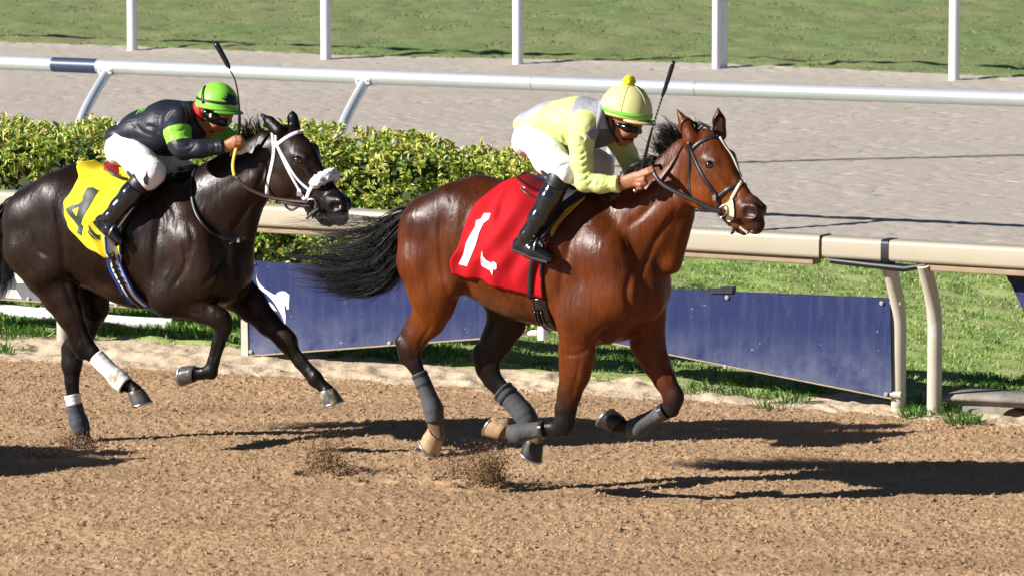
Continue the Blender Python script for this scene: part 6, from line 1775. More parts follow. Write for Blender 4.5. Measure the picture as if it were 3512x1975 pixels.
P5, N5 = strap_px(BLK, [KT], [c3(*q) for q in ((850, 880), (870, 930), (905, 955), (950, 962))], .01, off=.03); sd4.part("lace_cord", *tube(P5, .006, 6), m_lblack)
stirrup(sd4, BLK, [(470, 690, .24), (430, 745, .29), (408, 775, .315), (398, 785, .32)], (386, 795), .32, -.5, m_wstrap)
stirrup(sd4, BLK, [(560, 680, -.24), (555, 740, -.29), (548, 770, -.31)], (540, 795), -.32, -.4, m_wstrap)
sd4.finish()
# bridle
def h4(x, y): return (800 + x / 4.0, 360 + y / 4.0)
def h5(x, y): return (700 + x / 4.0, 480 + y / 4.0)
br4 = Thing("bridle", "white webbing bridle with a fleece noseband and brown reins, on the nearly black horse", "bridle", BLK)
head_strap(br4, BLK, QH, KT, [h4(*q) for q in ((555, 585), (620, 535), (700, 475), (780, 425), (860, 390), (945, 372))], .024, m_wstrap, "browband")
head_strap(br4, BLK, QH, KT, [h4(*q) for q in ((540, 395), (552, 500), (562, 610), (555, 720), (530, 850), (495, 1000), (470, 1120), (465, 1225))], .024, m_wstrap, "throat_latch")
head_strap(br4, BLK, QH, KT, [h4(*q) for q in ((585, 420), (596, 540), (640, 640), (710, 800), (790, 960), (870, 1100), (920, 1190))], .017, m_wstrap, "cheek_piece")
head_strap(br4, BLK, QH, KT, [h4(*q) for q in ((598, 540), (650, 640), (740, 800), (830, 950), (930, 1070), (1040, 1165))], .016, m_wstrap, "cheek_piece")
head_strap(br4, BLK, QH, KT, [h4(*q) for q in ((905, 1160), (950, 1235), (1000, 1320))], .026, m_wstrap, "cheek_buckle_strap", off=.008)
br4.part("buckle", *box(cast_px(BLK, [KT], *h4(935, 1215), .016)[0], (.035, .01, .03)), m_steel, smooth=False)
head_strap(br4, BLK, QH, KT, [h4(*q) for q in ((1085, 1130), (1050, 1180), (1025, 1240), (1020, 1290))], .026, m_wstrap, "noseband", off=.007)
# fleece roll over the nose
Pf, Nf = strap_px(BLK, [KT], [h4(*q) for q in ((1075, 1120), (1120, 1090), (1190, 1050), (1260, 1020), (1310, 1000))], .05, off=.012)
Pm, Nm = mirrored(Pf, Nf, QH)
Pall = catmull(np.concatenate([Pf[::max(1, len(Pf) // 5)], Pm[::-1][::max(1, len(Pm) // 5)]]), 40)
Pall = Pall + np.array([0.010, 0, 0.012])
Vf, Ff = tube(Pall, np.concatenate([np.linspace(.022, .036, 6), np.full(28, .036), np.linspace(.036, .022, 6)]), 28, caps=False)
rf = np.random.default_rng(201)
cF = np.repeat(Pall, 28, 0); rad_ = Vf - cF; Vf = cF + rad_ * (1 + .16 * rf.normal(0, 1, (len(Vf), 1)).clip(-1.5, 1.8))
br4.part("fleece_noseband", Vf, Ff, m_fleece)
rc4 = cast_px(BLK, [KT], *h5(1490, 890), .025)[0]
for c_, nm in ((rc4, "bit_ring"), (mirrored(rc4[None], np.array([[0, 1., 0]]), QH)[0][0], "bit_ring")):
    br4.part(nm, *tube(np.array([c_ + .034 * math.cos(a) * e1_ + .046 * math.sin(a) * e2_ for a in np.linspace(0, 2 * math.pi, 24)]), .005, 8), m_steel)
for (x0, y0, x1, y1) in ((1405, 1080, 1570, 945), (1430, 960, 1420, 1040), (1480, 1010, 1490, 1080), (1555, 1060, 1580, 1000)):
    br4.part("bit_strap", *tube(np.array([BLK.p(*h5(x0, y0), .17), BLK.p(*h5(x1, y1), .17)]), .008, 6), m_lblack)
rein(br4, BLK, [(*h5(1440, 860), .19), (*h5(1330, 850), .195), (*h5(1160, 835), .20), (*h5(960, 805), .21), (*h5(800, 760), .22), (*h5(620, 680), .235), (*h5(500, 580), .24), (*h5(432, 500), .24)], .022, m_lbrown)
rein(br4, BLK, [(*h5(1460, 900), .18), (*h5(1330, 905), .19), (*h5(1200, 880), .20), (*h5(1060, 850), .205)], .022, m_lbrown)
rein(br4, BLK, [(*h5(418, 500), .245), (*h5(398, 420), .24), (*h5(395, 330), .23), (*h5(415, 210), .22), (*h5(440, 110), .20), (*h5(445, 95), .19)], .020, m_rubber_y, name="rein_grip", n=24)
br4.part("rein_loop", *tube(catmull(np.array([BLK.p(*h5(1110, 890), .20), BLK.p(*h5(1150, 945), .20), BLK.p(*h5(1215, 962), .20), BLK.p(*h5(1270, 930), .20), BLK.p(*h5(1290, 900), .20)]), 16), .008, 8), m_lblack)
rein(br4, BLK, [(1150, 715, -.16), (1060, 680, -.22), (950, 590, -.22), (860, 500, -.13), (812, 492, .02)], .02, m_lbrown)
br4.finish()
# neck strap
ns = Thing("neck_strap", "thin black strap looped round the base of the dark horse's neck", "strap", BLK)
P, N = strap_px(BLK, [KT], [c3(*q) for q in ((1360, 15), (1325, 80), (1312, 160), (1320, 250), (1345, 340), (1400, 430), (1470, 490), (1560, 522), (1640, 528), (1695, 510))], .022, off=.006)
ns.part("strap", *ribbon(P, N, .022, .006), m_lblack)
e_ = P[-1]
loop = catmull(np.array([e_, BLK.p(*c3(1725, 495), -.05), BLK.p(*c3(1742, 460), -.10), BLK.p(*c3(1730, 420), -.14), BLK.p(*c3(1700, 380), -.18)]), 14)
ns.part("strap", *ribbon(loop, np.tile([.8, -.6, 0.0], (14, 1)), .022, .006), m_lblack)
ns.part("strap_end", *tube(catmull(np.array([e_ + [-.06, -.012, -.0], BLK.p(*c3(1610, 535), .20), BLK.p(*c3(1575, 555), .21)]), 8), .006, 6), m_lblack)
ns.part("keeper", *box(cast_px(BLK, [KT], *c3(1632, 528), .010)[0], (.02, .012, .03)), m_steel, smooth=False)
ns.finish()
# ================================================================== JOCKEYS
m_skin = M("tanned_skin", (0.31, 0.125, 0.058), rough=0.5, spec=0.4, var=0.12, vscale=40, bump=0.08, bscale=160, bdist=0.001)
def silk(name, attr=True, col=(0, 0, 0), rough=0.45, folds=0.3, spec=0.45, scale=(4, 8, 6), sheen=0.0):
    m, nt, b_ = new_mat(name); lk = nt.links
    tc = node(nt, "ShaderNodeTexCoord")
    if attr:
        at = node(nt, "ShaderNodeAttribute", attribute_name="tint"); lk.new(at.outputs["Color"], b_.inputs["Base Color"])
    else: b_.inputs["Base Color"].default_value = (*col, 1)
    mp = node(nt, "ShaderNodeMapping"); mp.inputs["Scale"].default_value = scale; lk.new(tc.outputs["Object"], mp.inputs[0])
    n = node(nt, "ShaderNodeTexNoise", i_Scale=1.7, i_Detail=2.5, i_Roughness=0.5, i_Distortion=1.2); lk.new(mp.outputs[0], n.inputs["Vector"])
    w = node(nt, "ShaderNodeTexWave", i_Scale=2.6, i_Distortion=7.0, i_Detail=2.0, wave_profile='SIN'); w.inputs["Detail Scale"].default_value = 1.2; lk.new(mp.outputs[0], w.inputs["Vector"])
    b1 = node(nt, "ShaderNodeBump", i_Strength=folds, i_Distance=0.03); lk.new(n.outputs[0], b1.inputs["Height"])
    b2 = node(nt, "ShaderNodeBump", i_Strength=folds * 0.18, i_Distance=0.012); lk.new(w.outputs[0], b2.inputs["Height"]); lk.new(b1.outputs[0], b2.inputs["Normal"])
    lk.new(b2.outputs[0], b_.inputs["Normal"])
    b_.inputs["Roughness"].default_value = rough; b_.inputs["Specular IOR Level"].default_value = spec
    if sheen: b_.inputs["Sheen Weight"].default_value = sheen
    return m
m_silk_y = silk("lime_silks", folds=0.35, rough=0.6)
m_silk_b = silk("black_silks", folds=0.22, rough=0.46, spec=0.3)
m_breech = silk("white_breeches", attr=False, col=(0.80, 0.79, 0.82), rough=0.6, folds=0.22, scale=(9, 9, 9))
m_boot = M("black_boots", (0.008, 0.009, 0.013), rough=0.13, spec=0.6, coat=0.5, bump=0.25, bscale=16, bdist=0.008)
m_gaiter = M("black_gaiter", (0.012, 0.012, 0.015), rough=0.45, bump=0.2, bscale=30, bdist=0.005)
m_sole = M("boot_sole", (0.02, 0.018, 0.017), rough=0.7)
m_cap_y = M("yellow_cap", (0.62, 0.60, 0.25), rough=0.6, var=0.04, vscale=12, bump=0.10, bscale=10, bdist=0.008)
m_cap_g = M("green_cap", (0.21, 0.60, 0.045), rough=0.5, var=0.05, vscale=12, bump=0.15, bscale=9, bdist=0.008)
m_cap_gd = M("green_cap_edge", (0.10, 0.36, 0.03), rough=0.55, var=0.05)
m_lime_band = M("lime_band", (0.16, 0.72, 0.05), rough=0.5)
m_pom = M("yellow_wool", (0.74, 0.62, 0.02), rough=0.95, bump=0.7, bscale=120, bdist=0.008)
m_strap_b = M("black_elastic", (0.010, 0.010, 0.012), rough=0.5)
m_goggle = M("goggle_lens", (0.006, 0.006, 0.007), rough=0.16, spec=0.4, coat=0.2)
m_red_band = M("red_bandana", (0.62, 0.012, 0.014), rough=0.6, bump=0.3, bscale=30, bdist=0.006)
m_pale = M("pale_badge", (0.75, 0.72, 0.40), rough=0.5)
m_whip = M("whip_black", (0.008, 0.008, 0.010), rough=0.25, spec=0.5)

def garment(t, name, prims, h, grow, mat, parent, cuts=(), colfn=None, rl=2, folds=None, **kw):
    V, Fc = surface(prims, h, grow=grow, cuts=cuts)
    V = relax(V, Fc, rl, 0.45)
    if folds: V = carve(t.frame, V, Fc, folds)
    cols = colfn(V) if colfn else None
    return t.part(name, V, Fc, mat, parent=parent, cols=cols, **kw), V, Fc

def cap(t, f, c, fwd2, up2, rf, ru, rl_, mat, parent, brim=0.05, name="helmet", low=1.75, k=36):
    """domed cap: c centre, fwd2/up2 photograph directions of its front and top, radii in metres"""
    C0 = f(c[0], c[1]); u = f(c[0] + up2[0], c[1] + up2[1]) - C0; u /= np.linalg.norm(u)
    w = f(c[0] + fwd2[0], c[1] + fwd2[1]) - C0; w -= np.dot(w, u) * u; w /= np.linalg.norm(w)
    r = np.cross(w, u)
    V, Fc = [], []; m_ = 22
    for i in range(m_ + 1):
        ph = low * i / m_
        for j in range(k):
            a = 2 * math.pi * j / k
            sx = math.sin(ph); q = C0 + u * ru * math.cos(ph) + (w * rf * math.cos(a) + r * rl_ * math.sin(a)) * sx
            V.append(q)
    for j in range(k): V.append(V[m_ * k + j] - (V[m_ * k + j] - C0) * 0.07)
    for i in range(m_ + 1):
        for j in range(k):
            j2 = (j + 1) % k; Fc.append((i * k + j, (i + 1) * k + j, (i + 1) * k + j2, i * k + j2))
    hp = t.part(name, np.array(V), Fc, mat, parent=parent)
    return hp, C0, w, u, r, bvh_of(np.array(V), Fc)

def peak(t, C0, w, u, r, rf, ru, rl_, low, reach, mat, parent, spread=1.25, drop=.012):
    V, Fc = [], []; nA, nR = 21, 6
    for lay in (0, 1):
        for i in range(nA):
            a = -spread + 2 * spread * i / (nA - 1)
            b0 = C0 + u * ru * math.cos(low) + (w * rf * math.cos(a) + r * rl_ * math.sin(a)) * math.sin(low)
            ext = reach * max(0, math.cos(a / spread * math.pi / 2)) ** 0.7
            for j in range(nR):
                s = j / (nR - 1)
                V.append(b0 + (w * math.cos(a * .6) + r * math.sin(a * .6)) * (ext * s - .008 * (1 - s)) - u * (drop * s * s + 0.006 * lay))
    n = nA * nR
    for i in range(nA - 1):
        for j in range(nR - 1):
            q = (i * nR + j, (i + 1) * nR + j, (i + 1) * nR + j + 1, i * nR + j + 1); Fc.append(q); Fc.append(tuple(x + n for x in reversed(q)))
        Fc.append((i * nR + nR - 1, (i + 1) * nR + nR - 1, (i + 1) * nR + nR - 1 + n, i * nR + nR - 1 + n))
    return t.part("peak", np.array(V), Fc, mat, parent=parent)

def finger(pts, r0, r1):
    n = len(pts); return [Prim(pts[i], pts[i + 1], r0 + (r1 - r0) * i / (n - 1), r0 + (r1 - r0) * (i + 1) / (n - 1), k=0.005) for i in range(n - 1)]

def build_jockey(t, f, K, sp, mats):
    """sp: dict of photograph points; returns body data"""
    cv = lambda L: [(f(*q[0]), (q[1] if np.isscalar(q[1]) and q[1] < 1 else (q[1] * K if np.isscalar(q[1]) else (q[1][0], q[1][1] * K)))) for q in L]
    torso = chain(cv(sp['torso']), k=0.03)
    arms = []
    for a in ('arm_n', 'arm_f'): arms += chain(cv(sp[a]), k=0.03)
    pelvis = chain(cv(sp['pelvis']), k=0.03)
    legs = []
    for a in ('thigh_n', 'thigh_f'): legs += chain(cv(sp[a]), k=0.035)
    shins = []
    for a in ('shin_n', 'shin_f'): shins += chain(cv(sp[a]), k=0.02)
    feet = []
    for a in ('foot_n', 'foot_f'): feet += chain(cv(sp[a]), k=0.02)
    head = [Prim(f(*a), f(*b2), (ra[0], ra[1] * K), (rb[0], rb[1] * K), k=kk) for a, b2, ra, rb, kk in sp['head']]
    sub_ = [Prim(f(*a), f(*b2), (ra[0], ra[1] * K), (rb[0], rb[1] * K), k=kk, op='sub') for a, b2, ra, rb, kk in sp.get('head_sub', [])]
    hands = []
    for hd_ in sp['hands']:
        hands += [Prim(f(*a), f(*b2), (ra[0], ra[1] * K), (rb[0], rb[1] * K), k=0.012) for a, b2, ra, rb in hd_['palm']]
        for fg in hd_['fingers']: hands += finger([f(*q) for q in fg[0]], fg[1] * K, fg[2] * K)
    shrink = lambda P_, g: [Prim(p.a, p.b, np.maximum(p.ra - g, .008), np.maximum(p.rb - g, .008), lat=p.lat, k=p.k) for p in P_]
    Vb, Fb = surface(shrink(torso, .018) + shrink(pelvis, .032) + shrink(legs, .032) + shrink(shins, .018) + shrink(feet, .012) + shrink(arms, .017) + head + hands + sub_, 0.0056)
    Vb = relax(Vb, Fb, 1, 0.4)
    body = t.part("body", Vb, Fb, m_skin)
    wn_, wf_ = f(*sp['wrist_n'][0]), f(*sp['wrist_f'][0])
    dn = f(*sp['wrist_n'][1]) - wn_; df = f(*sp['wrist_f'][1]) - wf_
    ncut = (f(*sp['collar'][0]), f(*sp['collar'][1]) - f(*sp['collar'][0]), 0.22)
    jk = garment(t, "jacket", torso + arms, 0.0062, 0.002, mats['silk'], body, cuts=[(wn_, dn, .11), (wf_, df, .09), ncut], colfn=mats['colfn'], folds=sp.get('folds'))
    cuts = [(f(*sp[k_][0]), f(*sp[k_][1]) - f(*sp[k_][0]), .12) for k_ in ('knee_cut_n', 'knee_cut_f')]
    garment(t, "breeches", pelvis + legs, 0.0062, 0.0, m_breech, body, cuts=cuts, folds=sp.get('folds_b'))
    garment(t, 'neck_band', [Prim(f(*a), f(*b2), (ra[0], ra[1] * K), (rb[0], rb[1] * K)) for a, b2, ra, rb, kk in sp['head'][:1]], 0.005, 0.014, m_strap_b, body)
    for nm in ('n', 'f'):
        S_ = chain(cv(sp['shin_' + nm]), k=0.02) + chain(cv(sp['foot_' + nm]), k=0.02)
        top = (f(*sp['boot_top_' + nm][0]), f(*sp['boot_top_' + nm][1]) - f(*sp['boot_top_' + nm][0]), .12)
        bt, _, _ = garment(t, "boot", S_, 0.0045, 0.003, m_boot, body, cuts=[top])
        G_ = chain(cv(sp['gaiter_' + nm]), k=0.02)
        ga = (f(*sp['gaiter_top_' + nm][0]), f(*sp['gaiter_top_' + nm][1]) - f(*sp['gaiter_top_' + nm][0]), .12)
        garment(t, "gaiter", G_, 0.005, 0.001, m_gaiter, body, cuts=[ga])
        # creases of the boot: thin rings
        for (q0, rr0) in sp.get('rings_' + nm, []):
            pass
        sl = [f(*q) for q in sp['sole_' + nm]]
        t.part("sole", *sweep(catmull(np.array(sl), 10), [(.036, 0), (.03, .012), (-.03, .012), (-.036, 0), (-.03, -.008), (.03, -.008)], np.tile([0, 1.0, 0], (10, 1)), np.tile([-.2, 0, .98], (10, 1))), m_sole, parent=bt)
    return body, jk, bvh_of(Vb, Fb)

def straps_on(t, fr, bvhs, pts, w, mat, name, parent, off=.003, thick=.004):
    P, N = strap_px(fr, bvhs, pts, w, off=off)
    if len(P) > 3: t.part(name, *ribbon(P, N, w, thick), mat, parent=parent)

# ---------------------------------------------------------------- rider of the bay: lime and grey silks, yellow cap
b = BAY.p
LIME = (0.60, 0.67, 0.24); GREY = (0.36, 0.36, 0.42); SHADE_GREY = (0.10, 0.10, 0.115)
def pcl(*L): return [(1700 + x / 2.07, 230 + y / 2.07) for x, y in L]
def qcl(*L): return [(300 + x / 1.932, 130 + y / 1.932) for x, y in L]
sp1 = dict(
    folds=[(pcl((640, 600), (600, 625), (540, 620)), .012, .008), (pcl((645, 640), (600, 665), (535, 655)), .012, .008), (pcl((650, 690), (610, 710), (545, 690)), .012, .008), (pcl((660, 730), (620, 760), (560, 750)), .013, .008),
           (pcl((665, 770), (640, 800), (590, 820)), .012, .008), (pcl((700, 775), (690, 810), (650, 850)), .010, .008), (pcl((740, 785), (735, 820), (715, 860)), .008, .008), (pcl((640, 520), (600, 480), (560, 470)), .012, .010),
           (pcl((520, 540), (560, 470), (600, 420)), .014, .012), (pcl((500, 560), (470, 470), (420, 430)), .012, .014), (pcl((330, 330), (380, 420), (450, 520)), .010, .016), (pcl((280, 440), (330, 480), (380, 500)), .010, .012),
           (pcl((430, 300), (500, 340), (540, 400)), .008, .018), (pcl((300, 400), (360, 440), (470, 540)), .010, .012), (pcl((620, 560), (580, 570), (530, 560)), .010, .008)],
    folds_b=[(pcl((480, 640), (440, 660), (400, 720)), .010, .010), (pcl((520, 690), (470, 700), (430, 740)), .010, .008), (pcl((300, 520), (340, 560), (420, 590)), .008, .014), (pcl((180, 560), (240, 600), (300, 680)), .006, .014), (pcl((250, 480), (300, 510), (360, 520)), .010, .010), (pcl((170, 490), (230, 480), (290, 490)), .006, .008)],
    torso=[((1840, 424), (.135, 46)), ((1898, 420), (.155, 70)), ((1985, 424), (.178, 88)), ((2048, 425), (.165, 76)), ((2085, 412), (.09, 52)), ((2110, 405), (.06, 40))],
    arm_n=[((2000, 432, .165), (.058, 46)), ((1994, 485, .20), 41), ((1994, 560, .23), 36), ((2006, 624, .245), 31), ((2060, 632, .23), 28), ((2122, 632, .21), 24), ((2150, 630, .20), 21)],
    arm_f=[((2088, 430, -.17), (.065, 50)), ((2125, 485, -.21), 40), ((2152, 535, -.235), 33), ((2174, 592, -.25), 31), ((2205, 592, -.18), 28), ((2228, 586, -.10), 23)],
    pelvis=[((1846, 436), (.135, 54)), ((1830, 460), (.15, 58))],
    thigh_n=[((1828, 466, .08), (.085, 57)), ((1886, 545, .18), 57), ((1930, 583, .245), 45), ((1938, 600, .255), 40)],
    thigh_f=[((1870, 458, -.08), (.085, 55)), ((1985, 520, -.19), 52), ((2062, 565, -.245), 40), ((2070, 590, -.255), 36)],
    knee_cut_n=[(1922, 612, .25), (1912, 640, .25)], knee_cut_f=[(2068, 602, -.25), (2064, 630, -.25)],
    gaiter_n=[((1936, 580, .25), 43), ((1918, 616, .262), 39), ((1898, 656, .28), 36)], gaiter_top_n=[(1932, 598, .25), (1942, 578, .25)],
    gaiter_f=[((2070, 585, -.25), 36), ((2062, 615, -.265), 36), ((2046, 655, -.285), 33)], gaiter_top_f=[(2068, 588, -.25), (2074, 568, -.25)],
    shin_n=[((1912, 630, .27), 38), ((1886, 680, .29), 38), ((1848, 748, .31), 33), ((1812, 806, .32), 27)],
    shin_f=[((2058, 632, -.27), 35), ((2040, 680, -.29), 36), ((2010, 748, -.31), 32), ((1980, 800, -.32), 26)],
    foot_n=[((1808, 812, .32), 27), ((1782, 840, .32), (.032, 21)), ((1830, 858, .325), (.040, 24)), ((1880, 884, .325), (.030, 15))],
    foot_f=[((1976, 806, -.32), 26), ((1955, 832, -.32), (.032, 21)), ((1998, 848, -.325), (.040, 22)), ((2045, 868, -.325), (.030, 14))],
    boot_top_n=[(1908, 636, .27), (1920, 612, .27)], boot_top_f=[(2056, 640, -.27), (2062, 616, -.27)],
    sole_n=[(1764, 856, .32), (1790, 866, .32), (1830, 884, .325), (1886, 900, .325)], sole_f=[(1940, 848, -.32), (1998, 872, -.32), (2050, 884, -.32)],
    wrist_n=[(2124, 632, .21), (2150, 630, .205)], wrist_f=[(2222, 588, -.11), (2240, 583, -.06)], collar=[(2104, 404), (2140, 394)],
    head=[((2075, 412), (2112, 412), (.058, 36), (.060, 40), .02), ((2128, 398), (2150, 398), (.074, 66), (.074, 66), .02),
          ((2128, 425, .0), (2156, 450, .0), (.064, 50), (.056, 36), .02), ((2110, 450, .03), (2132, 484, .01), (.04, 24), (.03, 20), .015),
          ((2132, 478), (2142, 488), (.032, 18), (.026, 13), .012), ((2182, 434), (2193, 452), (.014, 9), (.018, 10), .008),
          ((2166, 470), (2170, 472), (.022, 9), (.022, 8), .006), ((2156, 482), (2160, 484), (.022, 8), (.022, 8), .006), ((2140, 458, .045), (2160, 455, .045), (.018, 14), (.016, 10), .012),
          ((2088, 412, .074), (2090, 424, .076), (.012, 14), (.010, 9), .006)],
    head_sub=[((2150, 478, .02), (2176, 478, .0), (.030, 2.5), (.030, 2.5), .004)],
    hands=[dict(palm=[((2128, 632, .21), (2182, 614, .20), (.018, 23), (.020, 25))],
                fingers=[([(2184, 600, .20), (2206, 590, .205), (2222, 583, .205), (2236, 577, .20)], 9.5, 7.0), ([(2188, 608, .205), (2210, 600, .212), (2226, 594, .212), (2240, 588, .207)], 9.5, 7.2),
                         ([(2186, 622, .205), (2208, 618, .218), (2214, 627, .212), (2202, 634, .20)], 9.5, 8.0), ([(2178, 632, .205), (2198, 636, .215), (2200, 644, .208), (2188, 647, .198)], 8.8, 7.5),
                         ([(2150, 612, .195), (2176, 600, .175), (2194, 598, .165), (2206, 602, .16)], 10.0, 8.0)]),
           dict(palm=[((2228, 586, -.10), (2252, 575, -.07), (.018, 20), (.020, 22))],
                fingers=[([(2252, 566, -.06), (2268, 565, -.04), (2266, 574, -.03), (2256, 577, -.04)], 9, 7.5), ([(2254, 574, -.06), (2270, 573, -.04), (2268, 582, -.03), (2258, 584, -.04)], 9, 7.5),
                         ([(2253, 582, -.065), (2268, 582, -.045), (2266, 590, -.035), (2256, 592, -.045)], 9, 7.5), ([(2250, 590, -.07), (2262, 591, -.05), (2260, 598, -.04), (2252, 599, -.05)], 8, 7), ([(2240, 572, -.06), (2252, 560, -.03), (2262, 560, -.02)], 9, 8)])])
tA, tB = b(1840, 424), b(2048, 425); ax_ = (tB - tA) / np.linalg.norm(tB - tA); LT = np.linalg.norm(tB - tA)
armp1 = [Prim(b(2000, 440, .21), b(1992, 560, .245), .075, .07), Prim(b(1992, 560, .245), b(2122, 632, .21), .07, .06), Prim(b(2095, 445, -.21), b(2174, 592, -.25), .075, .06), Prim(b(2174, 592, -.25), b(2228, 586, -.1), .06, .06)]
cvl = lambda L, K: [(b(*q[0]), (q[1] * K if np.isscalar(q[1]) else (q[1][0], q[1][1] * K))) for q in L]
ARM1 = chain(cvl(sp1['arm_n'], KB)) + chain(cvl(sp1['arm_f'], KB)); TOR1 = chain(cvl(sp1['torso'], KB))
def col_lime(V):
    t_ = ((V - tA) @ ax_) / LT
    up_ = V[:, 2] - (tA[2] + ((V - tA) @ ax_) * ax_[2])
    C = np.tile(LIME, (len(V), 1)).astype(float)
    inarm = np.min([p.dist(V[:, 0], V[:, 1], V[:, 2]) for p in ARM1], axis=0) < np.min([p.dist(V[:, 0], V[:, 1], V[:, 2]) for p in TOR1], axis=0) + .012
    yoke = (t_ > 0.74 + 0.05 * np.abs(V[:, 1]) / .17) & ~inarm
    C[yoke] = GREY
    front = yoke & (up_ < -0.02)
    C[front] = SHADE_GREY  # shade on the grey jacket front painted in as a darker grey
    back = (t_ < 0.36 - 0.1 * np.abs(V[:, 1]) / .15) & (up_ > 0.035 + .25 * np.clip(t_, 0, 1) ) & ~inarm
    C[back] = GREY
    return C
j1 = Thing("person", "jockey in pale lime and grey silks and a pale yellow cap, crouching over the bay", "person", BAY, group="jockeys")
bd1, jk1, JT1 = build_jockey(j1, b, KB, sp1, dict(silk=m_silk_y, colfn=col_lime))
capkw = dict(rf=94 * KB, ru=95 * KB, rl_=.122)
hp1, C0, w_, u_, r_, HB1 = cap(j1, b, (2146, 384), (.93, .36), (.16, -.98), capkw['rf'], capkw['ru'], capkw['rl_'], m_cap_y, bd1, low=1.72)
peak(j1, C0, w_, u_, r_, capkw['rf'], capkw['ru'], capkw['rl_'], 1.70, .035, m_cap_y, hp1)
def ring_at(C0, w, u, r, rf, ru, rl_, ph, off, n=60, a0=0, a1=2 * math.pi):
    out, nn = [], []
    for a in np.linspace(a0, a1, n):
        p = u * ru * math.cos(ph) + (w * rf * math.cos(a) + r * rl_ * math.sin(a)) * math.sin(ph); q = p / np.linalg.norm(p)
        out.append(C0 + p + q * off); nn.append(q)
    return np.array(out), np.array(nn)
P, N = ring_at(C0, w_, u_, r_, **capkw, ph=1.55, off=.002)
j1.part("lime_band", *ribbon(P, N, .022, .004), m_lime_band, parent=hp1)
for k_ in range(6):                                        # seams of the cap cover
    a = k_ * math.pi / 3 + .35; pts = []
    for ph in np.linspace(.12, 1.5, 20):
        pts.append(C0 + (u_ * capkw['ru'] * math.cos(ph) + (w_ * capkw['rf'] * math.cos(a) + r_ * capkw['rl_'] * math.sin(a)) * math.sin(ph)) * 1.002)
    j1.part("seam", *tube(np.array(pts), .0022, 6), m_cap_y, parent=hp1)
rp = np.random.default_rng(301)
Vp, Fp = ball(b(2158, 281), .036, 28, 20); cP = b(2158, 281); Vp = cP + (Vp - cP) * (1 + .10 * rp.normal(0, 1, (len(Vp), 1)).clip(-1.3, 1.6))
j1.part("pompom", Vp, Fp, m_pom, parent=hp1)
# goggle strap round the back of the cap
P, N = strap_px(BAY, [HB1], [(2064, 330), (2058, 350), (2060, 370), (2072, 392), (2086, 408)], .02, off=.003)
if len(P) > 3: j1.part("goggle_strap", *ribbon(P, N, .020, .004), m_strap_b, parent=hp1)
# lettering on the band: S A M
def strokes(fr, bvhs, S, r, off=.004):
    out = []
    for s in S:
        Q = catmull(np.array(s, float), max(2, 3 * len(s))); P = [cast_px(fr, bvhs, *q, off) for q in Q]; P = [h[0] for h in P if h is not None]
        if len(P) > 1: out.append(tube(np.array(P), r, 6))
    return merge(*out) if out else None
BANDT = bvh_of(*ribbon(*ring_at(C0, w_, u_, r_, **capkw, ph=1.55, off=.002), .022, .004))
def sam(x, y): return (x, y)
L = [[(2199, 418), (2192, 416), (2188, 419), (2193, 422), (2198, 425), (2193, 428), (2187, 426)],
     [(2202, 428), (2207, 416), (2211, 427)], [(2204, 424), (2210, 424)],
     [(2214, 427), (2215, 415), (2219, 423)], [(2219, 423), (2223, 413), (2225, 423)]]
st_ = strokes(BAY, [HB1, BANDT], L, .0032, .005)
if st_: j1.part("lettering", *st_, m_strap_b, parent=hp1)
# goggles, harness
gog = [Prim(b(2122, 430, .070), b(2150, 440, .064), (.012, 9 * KB), (.018, 14 * KB), k=.01), Prim(b(2150, 440, .064), b(2178, 446, .030), (.018, 14 * KB), (.018, 13 * KB), k=.01), Prim(b(2178, 446, .030), b(2188, 442, -.02), (.018, 10 * KB), (.018, 13 * KB), k=.01), Prim(b(2188, 442, -.02), b(2178, 434, -.06), (.018, 14 * KB), (.014, 12 * KB), k=.01)]
garment(j1, "goggles", gog, 0.004, 0.0, m_goggle, bd1)
for pts in ([(2080, 404), (2088, 428), (2104, 462), (2122, 488)], [(2100, 412), (2108, 430), (2104, 462)]):
    straps_on(j1, BAY, [JT1], pts, .016, m_strap_b, "chin_strap", bd1)
# turned-back collar and its tab
cl = bvh_of(jk1[1], jk1[2])
panel_on(j1, BAY, [cl], [(2008, 462), (2030, 440), (2052, 446), (2040, 474), (2022, 480)], .006, .008, M("grey_tab", (0.30, 0.30, 0.36), rough=0.6), "collar_tab", parent=bd1, step=8)
P, N = strap_px(BAY, [cl], [(2062, 340), (2060, 380), (2052, 420), (2040, 455), (2030, 472)], .03, off=.006)
if len(P) > 3: j1.part("collar", *ribbon(P, N, .030, .010), M("grey_collar", (0.33, 0.33, 0.39), rough=0.6), parent=bd1)
P, N = strap_px(BAY, [cl], [(2118, 608), (2120, 632), (2120, 656)], .03, off=.002)
if len(P) > 3: j1.part("cuff", *ribbon(P, N, .022, .004), M("lime_cuff", LIME, rough=0.6), parent=bd1)
j1.finish()
# whip
w1 = Thing("whip", "black riding whip pointing up from the lime jockey's hand", "whip", BAY)
def whip(t, fr, pts, rads, mat, name="shaft"):
    P = catmull(np.array([fr.p(*q) for q in pts]), 40); return t.part(name, *tube(P, np.interp(np.linspace(0, 1, 40), np.linspace(0, 1, len(rads)), rads), 10), mat)
wp = whip(w1, BAY, [(2178, 655, .185), (2205, 568, .185), (2232, 460, .19), (2272, 330, .19)], [.0095, .0105, .0105, .009, .006, .0055, .0055], m_whip)
fl = catmull(np.array([BAY.p(2270, 336, .19), BAY.p(2290, 276, .19), BAY.p(2311, 210, .19)]), 12)
w1.part("flap", *ribbon(fl, np.tile([.3, -1.0, .1], (12, 1)), np.interp(np.linspace(0, 1, 12), [0, .2, .85, 1], [.012, .024, .026, .018]), .009), m_whip, parent=wp)
w1.part("butt", *ball(BAY.p(2178, 655, .185), (.013, .013, .012), 10, 8), m_steel, parent=wp)
